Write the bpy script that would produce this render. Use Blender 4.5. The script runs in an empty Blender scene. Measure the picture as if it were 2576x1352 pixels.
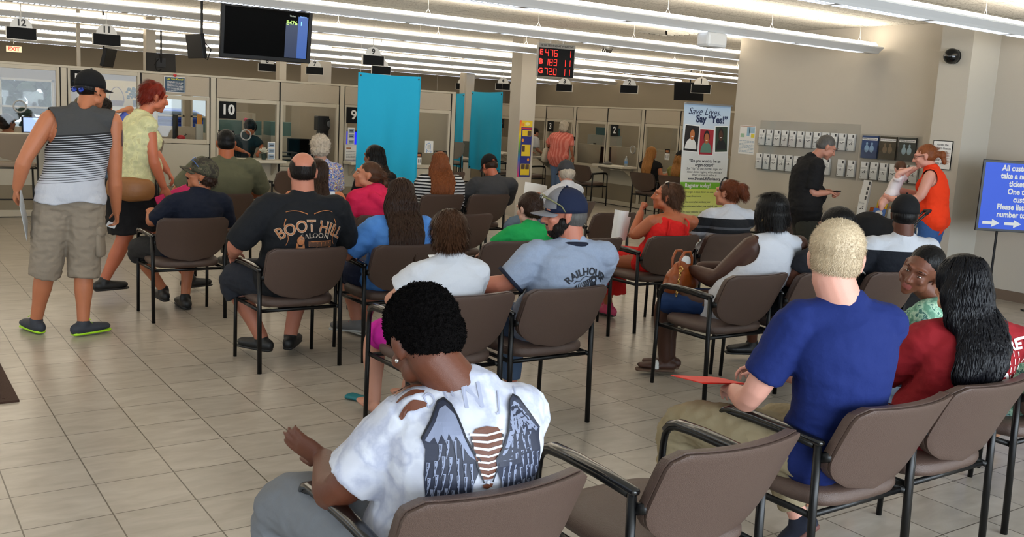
import bpy, math, random
from mathutils import Vector, Matrix, noise
from mathutils.bvhtree import BVHTree
R=math.radians; V=Vector
random.seed(7)
sc=bpy.context.scene; col=sc.collection
H=2.96                                   # ceiling height
# ---------------- camera ----------------
PIT,ROL,YAW=.1560,.0536,.6023
F=V((math.sin(YAW)*math.cos(PIT),math.cos(YAW)*math.cos(PIT),-math.sin(PIT)))
R0=V((math.cos(YAW),-math.sin(YAW),0)); U0=R0.cross(F)
RX=math.cos(ROL)*R0+math.sin(ROL)*U0; UP=-math.sin(ROL)*R0+math.cos(ROL)*U0
CAMP=V((0,0,1.66))
cd=bpy.data.cameras.new('camera'); cam=bpy.data.objects.new('camera',cd); col.objects.link(cam)
cd.sensor_width=36; cd.lens=2415.6/2576*36; cd.clip_end=200
m=Matrix.Identity(4)
for i in range(3): m[i][0]=RX[i]; m[i][1]=UP[i]; m[i][2]=-F[i]; m[i][3]=CAMP[i]
cam.matrix_world=m; sc.camera=cam
# ---------------- world, exposure ----------------
sc.view_settings.view_transform='Standard'; sc.view_settings.look='None'
sc.view_settings.exposure=0.36; sc.view_settings.gamma=1; sc.view_settings.use_curve_mapping=False
w=bpy.data.worlds.new('world'); sc.world=w; w.use_nodes=True
w.node_tree.nodes['Background'].inputs[0].default_value=(.80,.90,1,1); w.node_tree.nodes['Background'].inputs[1].default_value=1.6
sc.cycles.use_denoising=True
sc.cycles.max_bounces=6; sc.cycles.diffuse_bounces=3; sc.cycles.glossy_bounces=2; sc.cycles.transmission_bounces=4; sc.cycles.transparent_max_bounces=8
sc.cycles.sample_clamp_indirect=4; sc.cycles.caustics_reflective=False; sc.cycles.caustics_refractive=False
def area(name,loc,rot,sx,sy,power,colr):
    l=bpy.data.lights.new(name,'AREA'); l.shape='RECTANGLE'; l.size=sx; l.size_y=sy; l.energy=power; l.color=colr
    o=bpy.data.objects.new(name,l); col.objects.link(o); o.location=loc; o.rotation_euler=rot; return o
# daylight through the shop-front windows behind the camera and at its left
area('daylight_front_windows',(3,-3.85,1.55),(R(90),0,R(0)),11,2.3,680,(.80,.90,1))
area('daylight_side_windows',(-4.85,5,1.6),(R(90),0,R(-90)),12,2.0,90,(.85,.93,1))
LAMP_UP=11.0; LAMP_DN=1.6
# ---------------- helpers ----------------
def lin(c): return tuple(((x/255)/12.92 if x/255<=.04045 else ((x/255+.055)/1.055)**2.4) for x in c)
def hx(s): s=s.lstrip('#'); return lin(tuple(int(s[i:i+2],16) for i in (0,2,4)))
MATS={}
def mat(name,color='#888888',rough=.6,metal=0,bump=0,bscale=60,var=0,vscale=8,emit=None,es=1,spec=.5,alpha=1,trans=0,stretch=None,coat=0,sheen=0,sub=0):
    if name in MATS: return MATS[name]
    m=bpy.data.materials.new(name); m.use_nodes=True; nt=m.node_tree; b=nt.nodes['Principled BSDF']; c=hx(color)+(1,)
    b.inputs['Base Color'].default_value=c; b.inputs['Roughness'].default_value=rough; b.inputs['Metallic'].default_value=metal
    b.inputs['Specular IOR Level'].default_value=spec; b.inputs['Alpha'].default_value=alpha; b.inputs['Transmission Weight'].default_value=trans
    b.inputs['Coat Weight'].default_value=coat; b.inputs['Sheen Weight'].default_value=sheen
    if sub: b.inputs['Subsurface Weight'].default_value=sub; b.inputs['Subsurface Radius'].default_value=(.01,.004,.002)
    N=nt.nodes.new; L=nt.links.new
    tc=N('ShaderNodeTexCoord'); mp=N('ShaderNodeMapping'); L(tc.outputs['Object'],mp.inputs[0])
    if stretch: mp.inputs['Scale'].default_value=stretch
    if var:
        n=N('ShaderNodeTexNoise'); n.inputs['Scale'].default_value=vscale; n.inputs['Detail'].default_value=4; L(mp.outputs[0],n.inputs['Vector'])
        mx=N('ShaderNodeMix'); mx.data_type='RGBA'; mx.inputs[6].default_value=tuple(x*(1-var) for x in c[:3])+(1,); mx.inputs[7].default_value=tuple(min(1,x*(1+var)) for x in c[:3])+(1,)
        L(n.outputs[0],mx.inputs[0]); L(mx.outputs[2],b.inputs['Base Color'])
    if bump:
        n=N('ShaderNodeTexNoise'); n.inputs['Scale'].default_value=bscale; n.inputs['Detail'].default_value=3; L(mp.outputs[0],n.inputs['Vector'])
        bp=N('ShaderNodeBump'); bp.inputs['Strength'].default_value=bump; bp.inputs['Distance'].default_value=.01; L(n.outputs[0],bp.inputs['Height']); L(bp.outputs[0],b.inputs['Normal'])
    if emit:
        b.inputs['Emission Color'].default_value=hx(emit)+(1,); b.inputs['Emission Strength'].default_value=es
    MATS[name]=m; return m
def tag(o,label=None,cat=None,group=None,kind=None):
    if label: o['label']=label
    if cat: o['category']=cat
    if group: o['group']=group
    if kind: o['kind']=kind
    return o
def empty(name,loc=(0,0,0),rz=0,label=None,cat=None,group=None):
    o=bpy.data.objects.new(name,None); o.empty_display_size=.1; col.objects.link(o); o.location=loc; o.rotation_euler=(0,0,rz)
    return tag(o,label,cat,group)
def copy_tree(o,parent=None):
    c=o.copy(); col.objects.link(c)
    if parent: c.parent=parent
    for ch in list(o.children): copy_tree(ch,c)
    return c
class G:
    """collects closed shapes and links them as one mesh object"""
    def __init__(s): s.v=[]; s.f=[]; s.m=[]; s.mi=0
    def add(s,vs,fs):
        k=len(s.v); s.v+= [tuple(x) for x in vs]; s.f+=[tuple(i+k for i in f) for f in fs]; s.m+=[s.mi]*len(fs); return s
    def box(s,a,b,M=None):
        x0,y0,z0=a; x1,y1,z1=b
        vs=[V((x,y,z)) for z in (z0,z1) for x,y in ((x0,y0),(x1,y0),(x1,y1),(x0,y1))]
        if M: vs=[M@v for v in vs]
        return s.add(vs,[(3,2,1,0),(4,5,6,7),(0,1,5,4),(1,2,6,5),(2,3,7,6),(3,0,4,7)])
    def tube(s,pts,rad,seg=10,side=None,rnd=True,n=1.0):
        """loft; rad = r or (rx,ry) per point; side = reference side vector(s)"""
        pts=[V(p) for p in pts]; N=len(pts)
        if not isinstance(rad,(list,)): rad=[rad]*N
        rings=[]
        def tan(i):
            a=pts[max(0,i-1)]; b=pts[min(N-1,i+1)]; t=b-a
            return t.normalized() if t.length>1e-9 else V((0,0,1))
        t0=tan(0)
        sd=V(side[0] if isinstance(side,list) else side) if side is not None else (V((1,0,0)) if abs(t0.x)<.8 else V((0,1,0)))
        def rr(r): return (r,r) if not isinstance(r,(tuple,list)) else r
        data=[]
        for i in range(N):
            t=tan(i)
            if isinstance(side,list): sd=V(side[i])
            u=sd-t*sd.dot(t)
            if u.length<1e-6: u=V((0,1,0))-t*t.y
            u.normalize(); w_=t.cross(u)
            if not isinstance(side,list): sd=u
            data.append((pts[i],t,u,w_,rr(rad[i])))
        def ring(p,u,w_,r,k=1):
            o=[]
            for j in range(seg):
                a=2*math.pi*j/seg; c,sn=math.cos(a),math.sin(a)
                if n!=1.0: c=math.copysign(abs(c)**n,c); sn=math.copysign(abs(sn)**n,sn)
                o.append(p+u*(r[0]*k*c)+w_*(r[1]*k*sn))
            return o
        vs=[]; 
        if rnd:
            p,t,u,w_,r=data[0]; e=min(r)
            for a in (75,45): vs.append(ring(p-t*(e*math.sin(R(a))),u,w_,r,math.cos(R(a))))
        for p,t,u,w_,r in data: vs.append(ring(p,u,w_,r))
        if rnd:
            p,t,u,w_,r=data[-1]; e=min(r)
            for a in (45,75): vs.append(ring(p+t*(e*math.sin(R(a))),u,w_,r,math.cos(R(a))))
        flat=[v for r_ in vs for v in r_]; K=len(vs); fs=[]
        for i in range(K-1):
            for j in range(seg):
                j2=(j+1)%seg; fs.append((i*seg+j,i*seg+j2,(i+1)*seg+j2,(i+1)*seg+j))
        fs.append(tuple(range(seg-1,-1,-1))); fs.append(tuple((K-1)*seg+j for j in range(seg)))
        return s.add(flat,fs)
    def ell(s,c,r,M=None,seg=14,rings=8):
        c=V(c); r=(r,r,r) if not isinstance(r,(tuple,list)) else r; vs=[]; fs=[]
        for i in range(1,rings):
            a=math.pi*i/rings
            for j in range(seg):
                b=2*math.pi*j/seg; v=V((r[0]*math.sin(a)*math.cos(b),r[1]*math.sin(a)*math.sin(b),r[2]*math.cos(a)))
                if M: v=M@v
                vs.append(c+v)
        t=V((0,0,r[2])); t=M@t if M else t; vs+= [c+t,c-t]; T=len(vs)-2
        for i in range(rings-2):
            for j in range(seg): j2=(j+1)%seg; fs.append((i*seg+j,(i+1)*seg+j,(i+1)*seg+j2,i*seg+j2))
        for j in range(seg): j2=(j+1)%seg; fs.append((T,j,j2)); fs.append((T+1,(rings-2)*seg+j2,(rings-2)*seg+j))
        return s.add(vs,fs)
    def prism(s,poly,w0,w1,fr):
        """poly of (u,v) extruded from w0 to w1; fr(u,v,w)->point"""
        n=len(poly); vs=[fr(u,v,w0) for u,v in poly]+[fr(u,v,w1) for u,v in poly]
        return s.add(vs,[tuple(range(n-1,-1,-1)),tuple(range(n,2*n))]+[(i,(i+1)%n,(i+1)%n+n,i+n) for i in range(n)])
    def mesh(s,name='m'):
        used=sorted({i for f in s.f for i in f})
        if len(used)<len(s.v): mp={k:n for n,k in enumerate(used)}; s.v=[s.v[k] for k in used]; s.f=[tuple(mp[i] for i in f) for f in s.f]
        me=bpy.data.meshes.new(name); me.from_pydata(s.v,[],s.f); me.validate(); me.update(); return me
    def obj(s,name,mt,parent=None,smooth=False,bevel=0,label=None):
        me=s.mesh(name); ms=mt if isinstance(mt,(list,tuple)) else [mt]
        for x in ms: me.materials.append(x)
        if len(ms)>1:
            for p,k in zip(me.polygons,s.m): p.material_index=k
        if smooth:
            for p in me.polygons: p.use_smooth=True
        o=bpy.data.objects.new(name,me); col.objects.link(o)
        if parent: o.parent=parent
        if bevel: b=o.modifiers.new('b','BEVEL'); b.width=bevel; b.segments=2; b.limit_method='ANGLE'
        if label: o['label']=label
        return o
    def skin(s,voxel,smooth=4,fac=.5):
        """one continuous surface around all shapes"""
        me=s.mesh('t'); o=bpy.data.objects.new('t',me); col.objects.link(o)
        r=o.modifiers.new('r','REMESH'); r.mode='VOXEL'; r.voxel_size=voxel
        if smooth: q=o.modifiers.new('s','SMOOTH'); q.factor=fac; q.iterations=smooth
        dg=bpy.context.evaluated_depsgraph_get(); dg.update(); e=o.evaluated_get(dg); out=bpy.data.meshes.new_from_object(e)
        bpy.data.objects.remove(o); bpy.data.meshes.remove(me)
        for p in out.polygons: p.use_smooth=True
        out.materials.clear(); return out
def link(me,name,mt,parent=None,label=None):
    for x in (mt if isinstance(mt,(list,tuple)) else [mt]): me.materials.append(x)
    o=bpy.data.objects.new(name,me); col.objects.link(o)
    if parent: o.parent=parent
    if label: o['label']=label
    return o
def frame(o,u,v):
    o,u,v=V(o),V(u).normalized(),V(v).normalized(); n=u.cross(v)
    return lambda a,b,c=0: o+u*a+v*b+n*c
def text_mesh(s,size,bold=0,align='CENTER',spacing=1,shear=0):
    cu=bpy.data.curves.new('t','FONT'); cu.body=s; cu.size=size; cu.offset=bold*size; cu.align_x=align; cu.align_y='CENTER'; cu.space_character=spacing; cu.shear=shear; cu.resolution_u=3
    o=bpy.data.objects.new('t',cu); col.objects.link(o); dg=bpy.context.evaluated_depsgraph_get(); dg.update()
    me=bpy.data.meshes.new_from_object(o.evaluated_get(dg)); vs=[v.co.copy() for v in me.vertices]; fs=[tuple(p.vertices) for p in me.polygons]
    bpy.data.objects.remove(o); bpy.data.curves.remove(cu); bpy.data.meshes.remove(me); return vs,fs
def text(g,s,fr,u,v,size,bold=.012,w=.002,align='CENTER',sx=1,spacing=1,shear=0):
    vs,fs=text_mesh(s,size,bold,align,spacing,shear)
    g.add([fr(u+p.x*sx,v+p.y,w) for p in vs],fs); return g
def rect(g,fr,u0,v0,u1,v1,w=.001):
    g.add([fr(u0,v0,w),fr(u1,v0,w),fr(u1,v1,w),fr(u0,v1,w)],[(0,1,2,3)]); return g
def struct(g,name,m,**k): return tag(g.obj(name,m,**k),kind='structure')
# ---------------- materials of the room ----------------
M_white=mat('white_metal','#cfcdc8',.45); M_black=mat('black_metal','#070708',.35,spec=.35); M_blackplastic=mat('black_plastic','#08080a',.5,spec=.3)
M_wall=mat('wall_paint','#bcb5a9',.85,bump=.25,bscale=260); M_darkwall=mat('taupe_wall','#978c7b',.9,bump=.2,bscale=200)
M_column=mat('column_paint','#b9b4a9',.85,bump=.2,bscale=260)
M_base=mat('brown_rubber','#6b5a4c',.6); M_fabricpanel=mat('panel_fabric','#b0a594',.9,bump=.3,bscale=400,var=.05,vscale=90)
M_frame=mat('panel_frame','#b9b19f',.5); M_lowpanel=mat('lower_panel','#b8b3a4',.6,bump=.05); M_band=mat('kick_band','#857b68',.75)
M_gap=mat('dark_gap','#1c1a17',.7); M_ledge=mat('ledge_laminate','#c9c3b4',.5)
def glass_mat(name,alpha=.14,color='#dfe6e6'):
    m=bpy.data.materials.new(name); m.use_nodes=True; nt=m.node_tree; b=nt.nodes['Principled BSDF']; out=nt.nodes['Material Output']
    b.inputs['Base Color'].default_value=hx(color)+(1,); b.inputs['Roughness'].default_value=.03; b.inputs['Specular IOR Level'].default_value=.6
    t=nt.nodes.new('ShaderNodeBsdfTransparent'); mx=nt.nodes.new('ShaderNodeMixShader'); g=nt.nodes.new('ShaderNodeBsdfGlossy'); g.inputs['Roughness'].default_value=.02
    fr=nt.nodes.new('ShaderNodeFresnel'); fr.inputs[0].default_value=1.45
    nt.links.new(fr.outputs[0],mx.inputs[0]); nt.links.new(t.outputs[0],mx.inputs[1]); nt.links.new(g.outputs[0],mx.inputs[2]); nt.links.new(mx.outputs[0],out.inputs[0]); t.inputs[0].default_value=(.93,.95,.94,1)
    MATS[name]=m; return m
M_glass=glass_mat('window_glass')
def nodes(name,rough=.5):
    m=bpy.data.materials.new(name); m.use_nodes=True; nt=m.node_tree; b=nt.nodes['Principled BSDF']; b.inputs['Roughness'].default_value=rough
    MATS[name]=m
    return m,nt,b,nt.nodes.new,nt.links.new
def floor_mat():
    m,nt,b,N,L=nodes('floor_tile',.28)
    g=N('ShaderNodeNewGeometry'); sx=N('ShaderNodeSeparateXYZ'); L(g.outputs['Position'],sx.inputs[0])
    def mth(op,a,bv=None,c=None):
        n=N('ShaderNodeMath'); n.operation=op
        for k,v in enumerate((a,bv,c)):
            if v is None: continue
            if isinstance(v,(int,float)): n.inputs[k].default_value=v
            else: L(v,n.inputs[k])
        return n.outputs[0]
    TX,TY=.33,.33*1.0638; ox,oy=TXO,TYO
    u=mth('DIVIDE',mth('SUBTRACT',sx.outputs[0],ox),TX); v=mth('DIVIDE',mth('SUBTRACT',sx.outputs[1],oy),TY)
    def line(q,wd): return mth('LESS_THAN',mth('ABSOLUTE',mth('SUBTRACT',q,mth('ROUND',q))),wd)
    gr=mth('MAXIMUM',line(u,.0085),line(v,.008))
    cu=N('ShaderNodeCombineXYZ'); L(mth('FLOOR',u),cu.inputs[0]); L(mth('FLOOR',v),cu.inputs[1])
    wn=N('ShaderNodeTexWhiteNoise'); wn.noise_dimensions='3D'; L(cu.outputs[0],wn.inputs[0])
    # cloudy stone streaks, offset per tile
    va=N('ShaderNodeVectorMath'); va.operation='MULTIPLY_ADD'; L(wn.outputs['Color'],va.inputs[0]); va.inputs[1].default_value=(40,40,40)
    sc_=N('ShaderNodeVectorMath'); sc_.operation='MULTIPLY'; L(g.outputs['Position'],sc_.inputs[0]); sc_.inputs[1].default_value=(5,14,5); L(sc_.outputs[0],va.inputs[2])
    n1=N('ShaderNodeTexNoise'); n1.inputs['Scale'].default_value=1; n1.inputs['Detail'].default_value=6; n1.inputs['Distortion'].default_value=.6; L(va.outputs[0],n1.inputs['Vector'])
    cr=N('ShaderNodeValToRGB'); cr.color_ramp.elements[0].position=.3; cr.color_ramp.elements[0].color=hx('#a0978a')+(1,); cr.color_ramp.elements[1].position=.72; cr.color_ramp.elements[1].color=hx('#b4aca0')+(1,)
    L(n1.outputs[0],cr.inputs[0])
    hv=N('ShaderNodeHueSaturation'); L(cr.outputs[0],hv.inputs['Color']); L(mth('MULTIPLY_ADD',wn.outputs['Value'],.1,.95),hv.inputs['Value'])
    mx=N('ShaderNodeMix'); mx.data_type='RGBA'; L(gr,mx.inputs[0]); L(hv.outputs[0],mx.inputs[6]); mx.inputs[7].default_value=hx('#5c5346')+(1,); L(mx.outputs[2],b.inputs['Base Color'])
    bp=N('ShaderNodeBump'); bp.inputs['Strength'].default_value=.35; bp.inputs['Distance'].default_value=.004; L(mth('SUBTRACT',mth('MULTIPLY',n1.outputs[0],.5),gr),bp.inputs['Height']); L(bp.outputs[0],b.inputs['Normal'])
    b.inputs['Specular IOR Level'].default_value=.4
    return m
def ceil_mat():
    m,nt,b,N,L=nodes('ceiling_tile',.95); g=N('ShaderNodeNewGeometry'); sx=N('ShaderNodeSeparateXYZ'); L(g.outputs['Position'],sx.inputs[0])
    def mth(op,a,bv=None):
        n=N('ShaderNodeMath'); n.operation=op
        for k,v in enumerate((a,bv)):
            if v is None: continue
            if isinstance(v,(int,float)): n.inputs[k].default_value=v
            else: L(v,n.inputs[k])
        return n.outputs[0]
    def line(o,s,off,wd):
        q=mth('DIVIDE',mth('SUBTRACT',o,off),s); return mth('LESS_THAN',mth('ABSOLUTE',mth('SUBTRACT',q,mth('ROUND',q))),wd/s)
    gr=mth('MAXIMUM',line(sx.outputs[0],1.22,.35,.006),line(sx.outputs[1],.61,.15,.006))
    vo=N('ShaderNodeTexNoise'); vo.inputs['Scale'].default_value=45; vo.inputs['Detail'].default_value=5; L(g.outputs['Position'],vo.inputs['Vector'])
    cr=N('ShaderNodeValToRGB'); cr.color_ramp.elements[0].position=.36; cr.color_ramp.elements[0].color=hx('#b3aea4')+(1,); cr.color_ramp.elements[1].position=.46; cr.color_ramp.elements[1].color=hx('#e6e3da')+(1,)
    L(vo.outputs[0],cr.inputs[0])
    mx=N('ShaderNodeMix'); mx.data_type='RGBA'; L(gr,mx.inputs[0]); L(cr.outputs[0],mx.inputs[6]); mx.inputs[7].default_value=hx('#8d887c')+(1,); L(mx.outputs[2],b.inputs['Base Color'])
    bp=N('ShaderNodeBump'); bp.inputs['Strength'].default_value=.3; bp.inputs['Distance'].default_value=.005; L(vo.outputs[0],bp.inputs['Height']); L(bp.outputs[0],b.inputs['Normal'])
    return m
TXO,TYO=.4612,3.8833
# ---------------- room shell ----------------
X0,X1,Y0,Y1=-5,16.6,-4,25
struct(G().box((X0,Y0,-.1),(X1,Y1,0)),'floor',floor_mat())
struct(G().box((X0,Y0,H),(X1,Y1,H+.1)),'ceiling',ceil_mat())
WR=10.15
struct(G().box((WR,Y0,0),(WR+.2,9.5,H)),'wall_right',M_wall)
struct(G().box((WR+.2,9.3,0),(X1,9.5,H)),'wall_side',M_wall)
struct(G().box((9.63,5.80,0),(WR,6.16,H)),'column_right',M_column)
struct(G().box((WR-.012,Y0,0),(WR,5.8,.11)).box((9.618,5.80,0),(9.63,6.16,.11)).box((9.618,5.788,0),(WR,5.80,.11)).box((WR-.012,6.16,0),(WR,9.5,.11)),'baseboard_right',M_base)
struct(G().box((X1,9.3,0),(X1+.2,Y1,H)),'wall_far_right',M_darkwall)
# far wall with windows to the car park: openings (x0,x1,z0,z1)
OPEN=[(1.2,2.35,.8,1.95),(2.75,3.9,.8,1.95),(6.15,6.9,.75,1.9),(7.05,7.75,.75,1.9)]
g=G(); xs=X0
for a,b,z0,z1 in OPEN:
    g.box((xs,Y1,0),(a,Y1+.2,H)); g.box((a,Y1,0),(b,Y1+.2,z0)); g.box((a,Y1,z1),(b,Y1+.2,H)); xs=b
g.box((xs,Y1,0),(X1,Y1+.2,H)); struct(g,'wall_far',M_darkwall)
for i,(a,b,z0,z1) in enumerate(OPEN):
    g=G(); t=.05
    g.box((a,Y1-.02,z0),(a+t,Y1+.1,z1)).box((b-t,Y1-.02,z0),(b,Y1+.1,z1)).box((a,Y1-.02,z1-t),(b,Y1+.1,z1)).box((a,Y1-.02,z0),(b,Y1+.1,z0+t)).box((a,Y1-.02,z0+(z1-z0)*.42),(b,Y1+.06,z0+(z1-z0)*.42+.04))
    f=struct(g,'window_%d'%(i+1),M_frame); G().add([(a,Y1+.05,z0),(b,Y1+.05,z0),(b,Y1+.05,z1),(a,Y1+.05,z1)],[(0,1,2,3)]).obj('pane',M_glass,f)
# shop-front wall behind the camera and left wall (their windows carry the daylight)
g=G(); g.box((X0,Y0-.2,0),(X1,Y0,.35)).box((X0,Y0-.2,2.75),(X1,Y0,H)).box((X0,Y0-.2,.35),(-2.6,Y0,2.75)).box((8.6,Y0-.2,.35),(WR+.2,Y0,2.75)); struct(g,'wall_back',M_wall)
g=G(); g.box((X0-.2,Y0,0),(X0,Y1,.55)).box((X0-.2,Y0,2.65),(X0,Y1,H)).box((X0-.2,Y0,.55),(X0,-1.05,2.65)).box((X0-.2,11.05,.55),(X0,Y1,2.65)); struct(g,'wall_left',M_wall)
struct(G().box((-2.6,Y0-.1,.35),(8.6,Y0-.09,2.75)),'window_5',mat('daylit_glass','#9fb4c4',.2)); struct(G().box((X0-.1,-1.05,.55),(X0-.09,11.05,2.65)),'window_6',mat('daylit_glass'))
# free-standing columns
for nm,a,b in (('pillar',(9.15,13.33),(9.46,13.64)),('pillar',(4.0,16.7),(4.15,16.92)),('pillar',(8.02,19.68),(8.54,20.1)),('pillar',(11.9,19.6),(12.12,19.9)),('pillar',(6.9,18.4),(7.04,18.6)),('pillar',(2.93,16.6),(2.98,16.65))):
    struct(G().box((a[0],a[1],0),(b[0],b[1],H)),nm,M_wall)
# ---------------- partitions ----------------
def partition(name,label,place,total,mods,posts,seams,ledges,ztop=2.03,kick=(.10,.43)):
    """place(u,v,w): u along, v up, w towards the public side"""
    r=empty(name,place(total[0],0,0),0,label,'partition'); inv=lambda p:p-r.location
    P=lambda u,v,w:inv(place(u,v,w))
    o_=P(0,0,0); hand=(P(1,0,0)-o_).cross(P(0,0,1)-o_).dot(P(0,1,0)-o_)>0
    def bx(g,u0,v0,w0,u1,v1,w1):
        vs=[P(u,v,w) for v in (v0,v1) for u,w in ((u0,w0),(u1,w0),(u1,w1),(u0,w1))]
        fs=[(3,2,1,0),(4,5,6,7),(0,1,5,4),(1,2,6,5),(2,3,7,6),(3,0,4,7)]; g.add(vs,fs if hand else [f[::-1] for f in fs])
    g=G()
    for u0,u1,z0,z1 in mods:
        bx(g,u0+.012,z1+.06,-.03,u1-.012,ztop-.035,.03) if z1<1.9 else None
    if g.v: g.obj('fabric_panel',M_fabricpanel,r,bevel=.004)
    g=G()
    for u0,u1,z0,z1 in mods: bx(g,u0+.012,kick[1],-.03,u1-.012,z0-.07,.03)
    g.obj('lower_panel',M_lowpanel,r,bevel=.003)
    g=G()
    for u0,u1,z0,z1 in mods: bx(g,u0+.01,kick[0],-.03,u1-.01,kick[1],.028)
    g.obj('kick_band',M_band,r)
    g=G(); bx(g,total[0],.012,-.03,total[1],kick[0],.034); bx(g,total[0],ztop-.03,-.035,total[1],ztop,.035); 
    for u0,u1 in posts: bx(g,u0,.012,-.035,u1,ztop-.0301,.036)
    g.obj('post',M_frame,r,bevel=.003)
    g=G(); bx(g,total[0],0,-.025,total[1],.012,.028)
    for u in seams+[x for p in posts for x in p]: bx(g,u-.004,.1,-.02,u+.004,ztop-.03,.0385)
    g.obj('seam_strip',M_gap,r)
    for u0,u1,z0,z1 in mods:
        g=G(); t=.05; top=min(z1+.055,ztop-.03)
        bx(g,u0+.01,z0-.06,-.032,u0+t,top,.034); bx(g,u1-t,z0-.06,-.032,u1-.01,top,.034); bx(g,u0+t,z1,-.032,u1-t,top,.034); bx(g,u0+t,z0-.06,-.032,u1-t,z0,.034)
        f=g.obj('window_frame',M_frame,r,bevel=.003); g=G(); q=[P(u0+t,z0,0),P(u1-t,z0,0),P(u1-t,z1,0),P(u0+t,z1,0)]; nq=(q[1]-q[0]).cross(q[3]-q[0]); q=q if nq.dot(P(u0,z0,1)-P(u0,z0,0))>0 else q[::-1]; g.add(q,[(0,1,2,3)]); g.obj('pane',M_glass,f)
    for u0,u1,z,d in ledges:
        g=G(); bx(g,u0,z-.045,.03,u1,z,.03+d); o=g.obj('counter_shelf',M_ledge,r,bevel=.006)
        g=G()
        for u in (u0+.1,u1-.13):
            vs=[P(u+du,v,w) for du in (0,.02) for v,w in ((z-.05,.036),(z-.05,d-.02),(z-.24,.036))]
            g.add(vs,[(2,1,0),(3,4,5),(0,1,4,3),(1,2,5,4),(2,0,3,5)])
        g.obj('bracket',M_frame,o)
    return r
LP=lambda u,v,w:V((u,14.2-w,v))
partition('counter_partition','long beige service counter partition with windows 9 to 12 across the left',LP,(-2,8.41),
  [(.38,2.29,1.12,1.95),(2.37,3.32,1.12,1.95),(3.32,4.28,1.10,1.66),(4.36,5.33,.85,1.66),(5.33,6.30,.80,1.66),(6.38,7.35,.85,1.66),(7.35,8.33,.80,1.66)],
  [(.3,.38),(2.29,2.37),(4.28,4.36),(6.30,6.38),(8.33,8.41)],[3.32,5.33,7.35],[(-2,2.29,1.12,.34),(2.37,3.32,1.10,.3),(4.36,5.33,.84,.32),(6.38,7.35,.84,.32)])
RP=lambda u,v,w:V((12.8-w,u,v))
mods=[];posts=[];seams=[]
for k,p in enumerate((12.25,14.32,16.50,18.6,20.7)):
    n=(14.32,16.50,18.6,20.7,22.8)[k]; posts.append((p-.05,p+.05)); mid=(p+n)/2; seams.append(mid); mods+=[(p+.05,mid,.78,1.62),(mid,n-.05,.78,1.62)]
partition('counter_partition','beige service counter partition with windows 1 to 4 at the far right',RP,(11.9,22.8),mods,posts,seams,[(14.4,15.35,.82,.38),(16.6,17.5,.84,.36),(12.3,13.2,.82,.36),(18.7,19.6,.84,.34)],ztop=1.975)
# end panel of the left partition
struct(G().box((8.33,14.236,0),(8.41,16.6,2.03)),'trim_1',M_frame)
# back-office dividers seen through the windows
for i,(a,b,h) in enumerate((((-1,16.6),(2.2,16.66),1.12),((2.5,16.9),(3.95,16.96),1.2),((4.3,17.2),(8.6,17.26),1.2),((5.5,15.9),(5.56,17.2),1.5),((6.3,14.3),(6.36,16.2),1.9),((13.9,12.3),(13.96,22),1.15))):
    o=G().box((a[0],a[1],0),(b[0],b[1],h)).obj('office_divider',M_fabricpanel,bevel=.004)
    tag(o,['low beige office divider behind window 12','beige office divider behind window 11','long beige office divider behind window 10 and 9','tall office divider standing crosswise behind window 10','tall office divider next to window 9','beige office divider behind windows 1 to 3'][i],'divider')
# ---------------- suspended lamps ----------------
M_lampbody=mat('lamp_body','#dcdcda',.4); M_lampglow=mat('lamp_glow_up','#ffffff',.5,emit='#fff1dc',es=LAMP_UP)
def louvre_mat():
    m,nt,b,N,L=nodes('lamp_louvre',.4); g=N('ShaderNodeNewGeometry'); sx=N('ShaderNodeSeparateXYZ'); L(g.outputs['Position'],sx.inputs[0])
    a=N('ShaderNodeMath'); a.operation='FRACT'; d=N('ShaderNodeMath'); d.operation='DIVIDE'; L(sx.outputs[0],d.inputs[0]); d.inputs[1].default_value=.055; L(d.outputs[0],a.inputs[0])
    c=N('ShaderNodeMath'); c.operation='GREATER_THAN'; L(a.outputs[0],c.inputs[0]); c.inputs[1].default_value=.3
    mu=N('ShaderNodeMath'); mu.operation='MULTIPLY'; L(c.outputs[0],mu.inputs[0]); mu.inputs[1].default_value=LAMP_DN
    b.inputs['Base Color'].default_value=hx('#c9cdd2')+(1,); b.inputs['Emission Color'].default_value=hx('#dfe8f5')+(1,); L(mu.outputs[0],b.inputs['Emission Strength']); return m
M_louvre=louvre_mat()
names=['nearest to the camera','second from the camera, ending beside the brochure wall','third from the camera','fourth from the camera','fifth from the camera','sixth from the camera','seventh from the camera','eighth, farthest from the camera']
ZL=2.63
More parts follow.
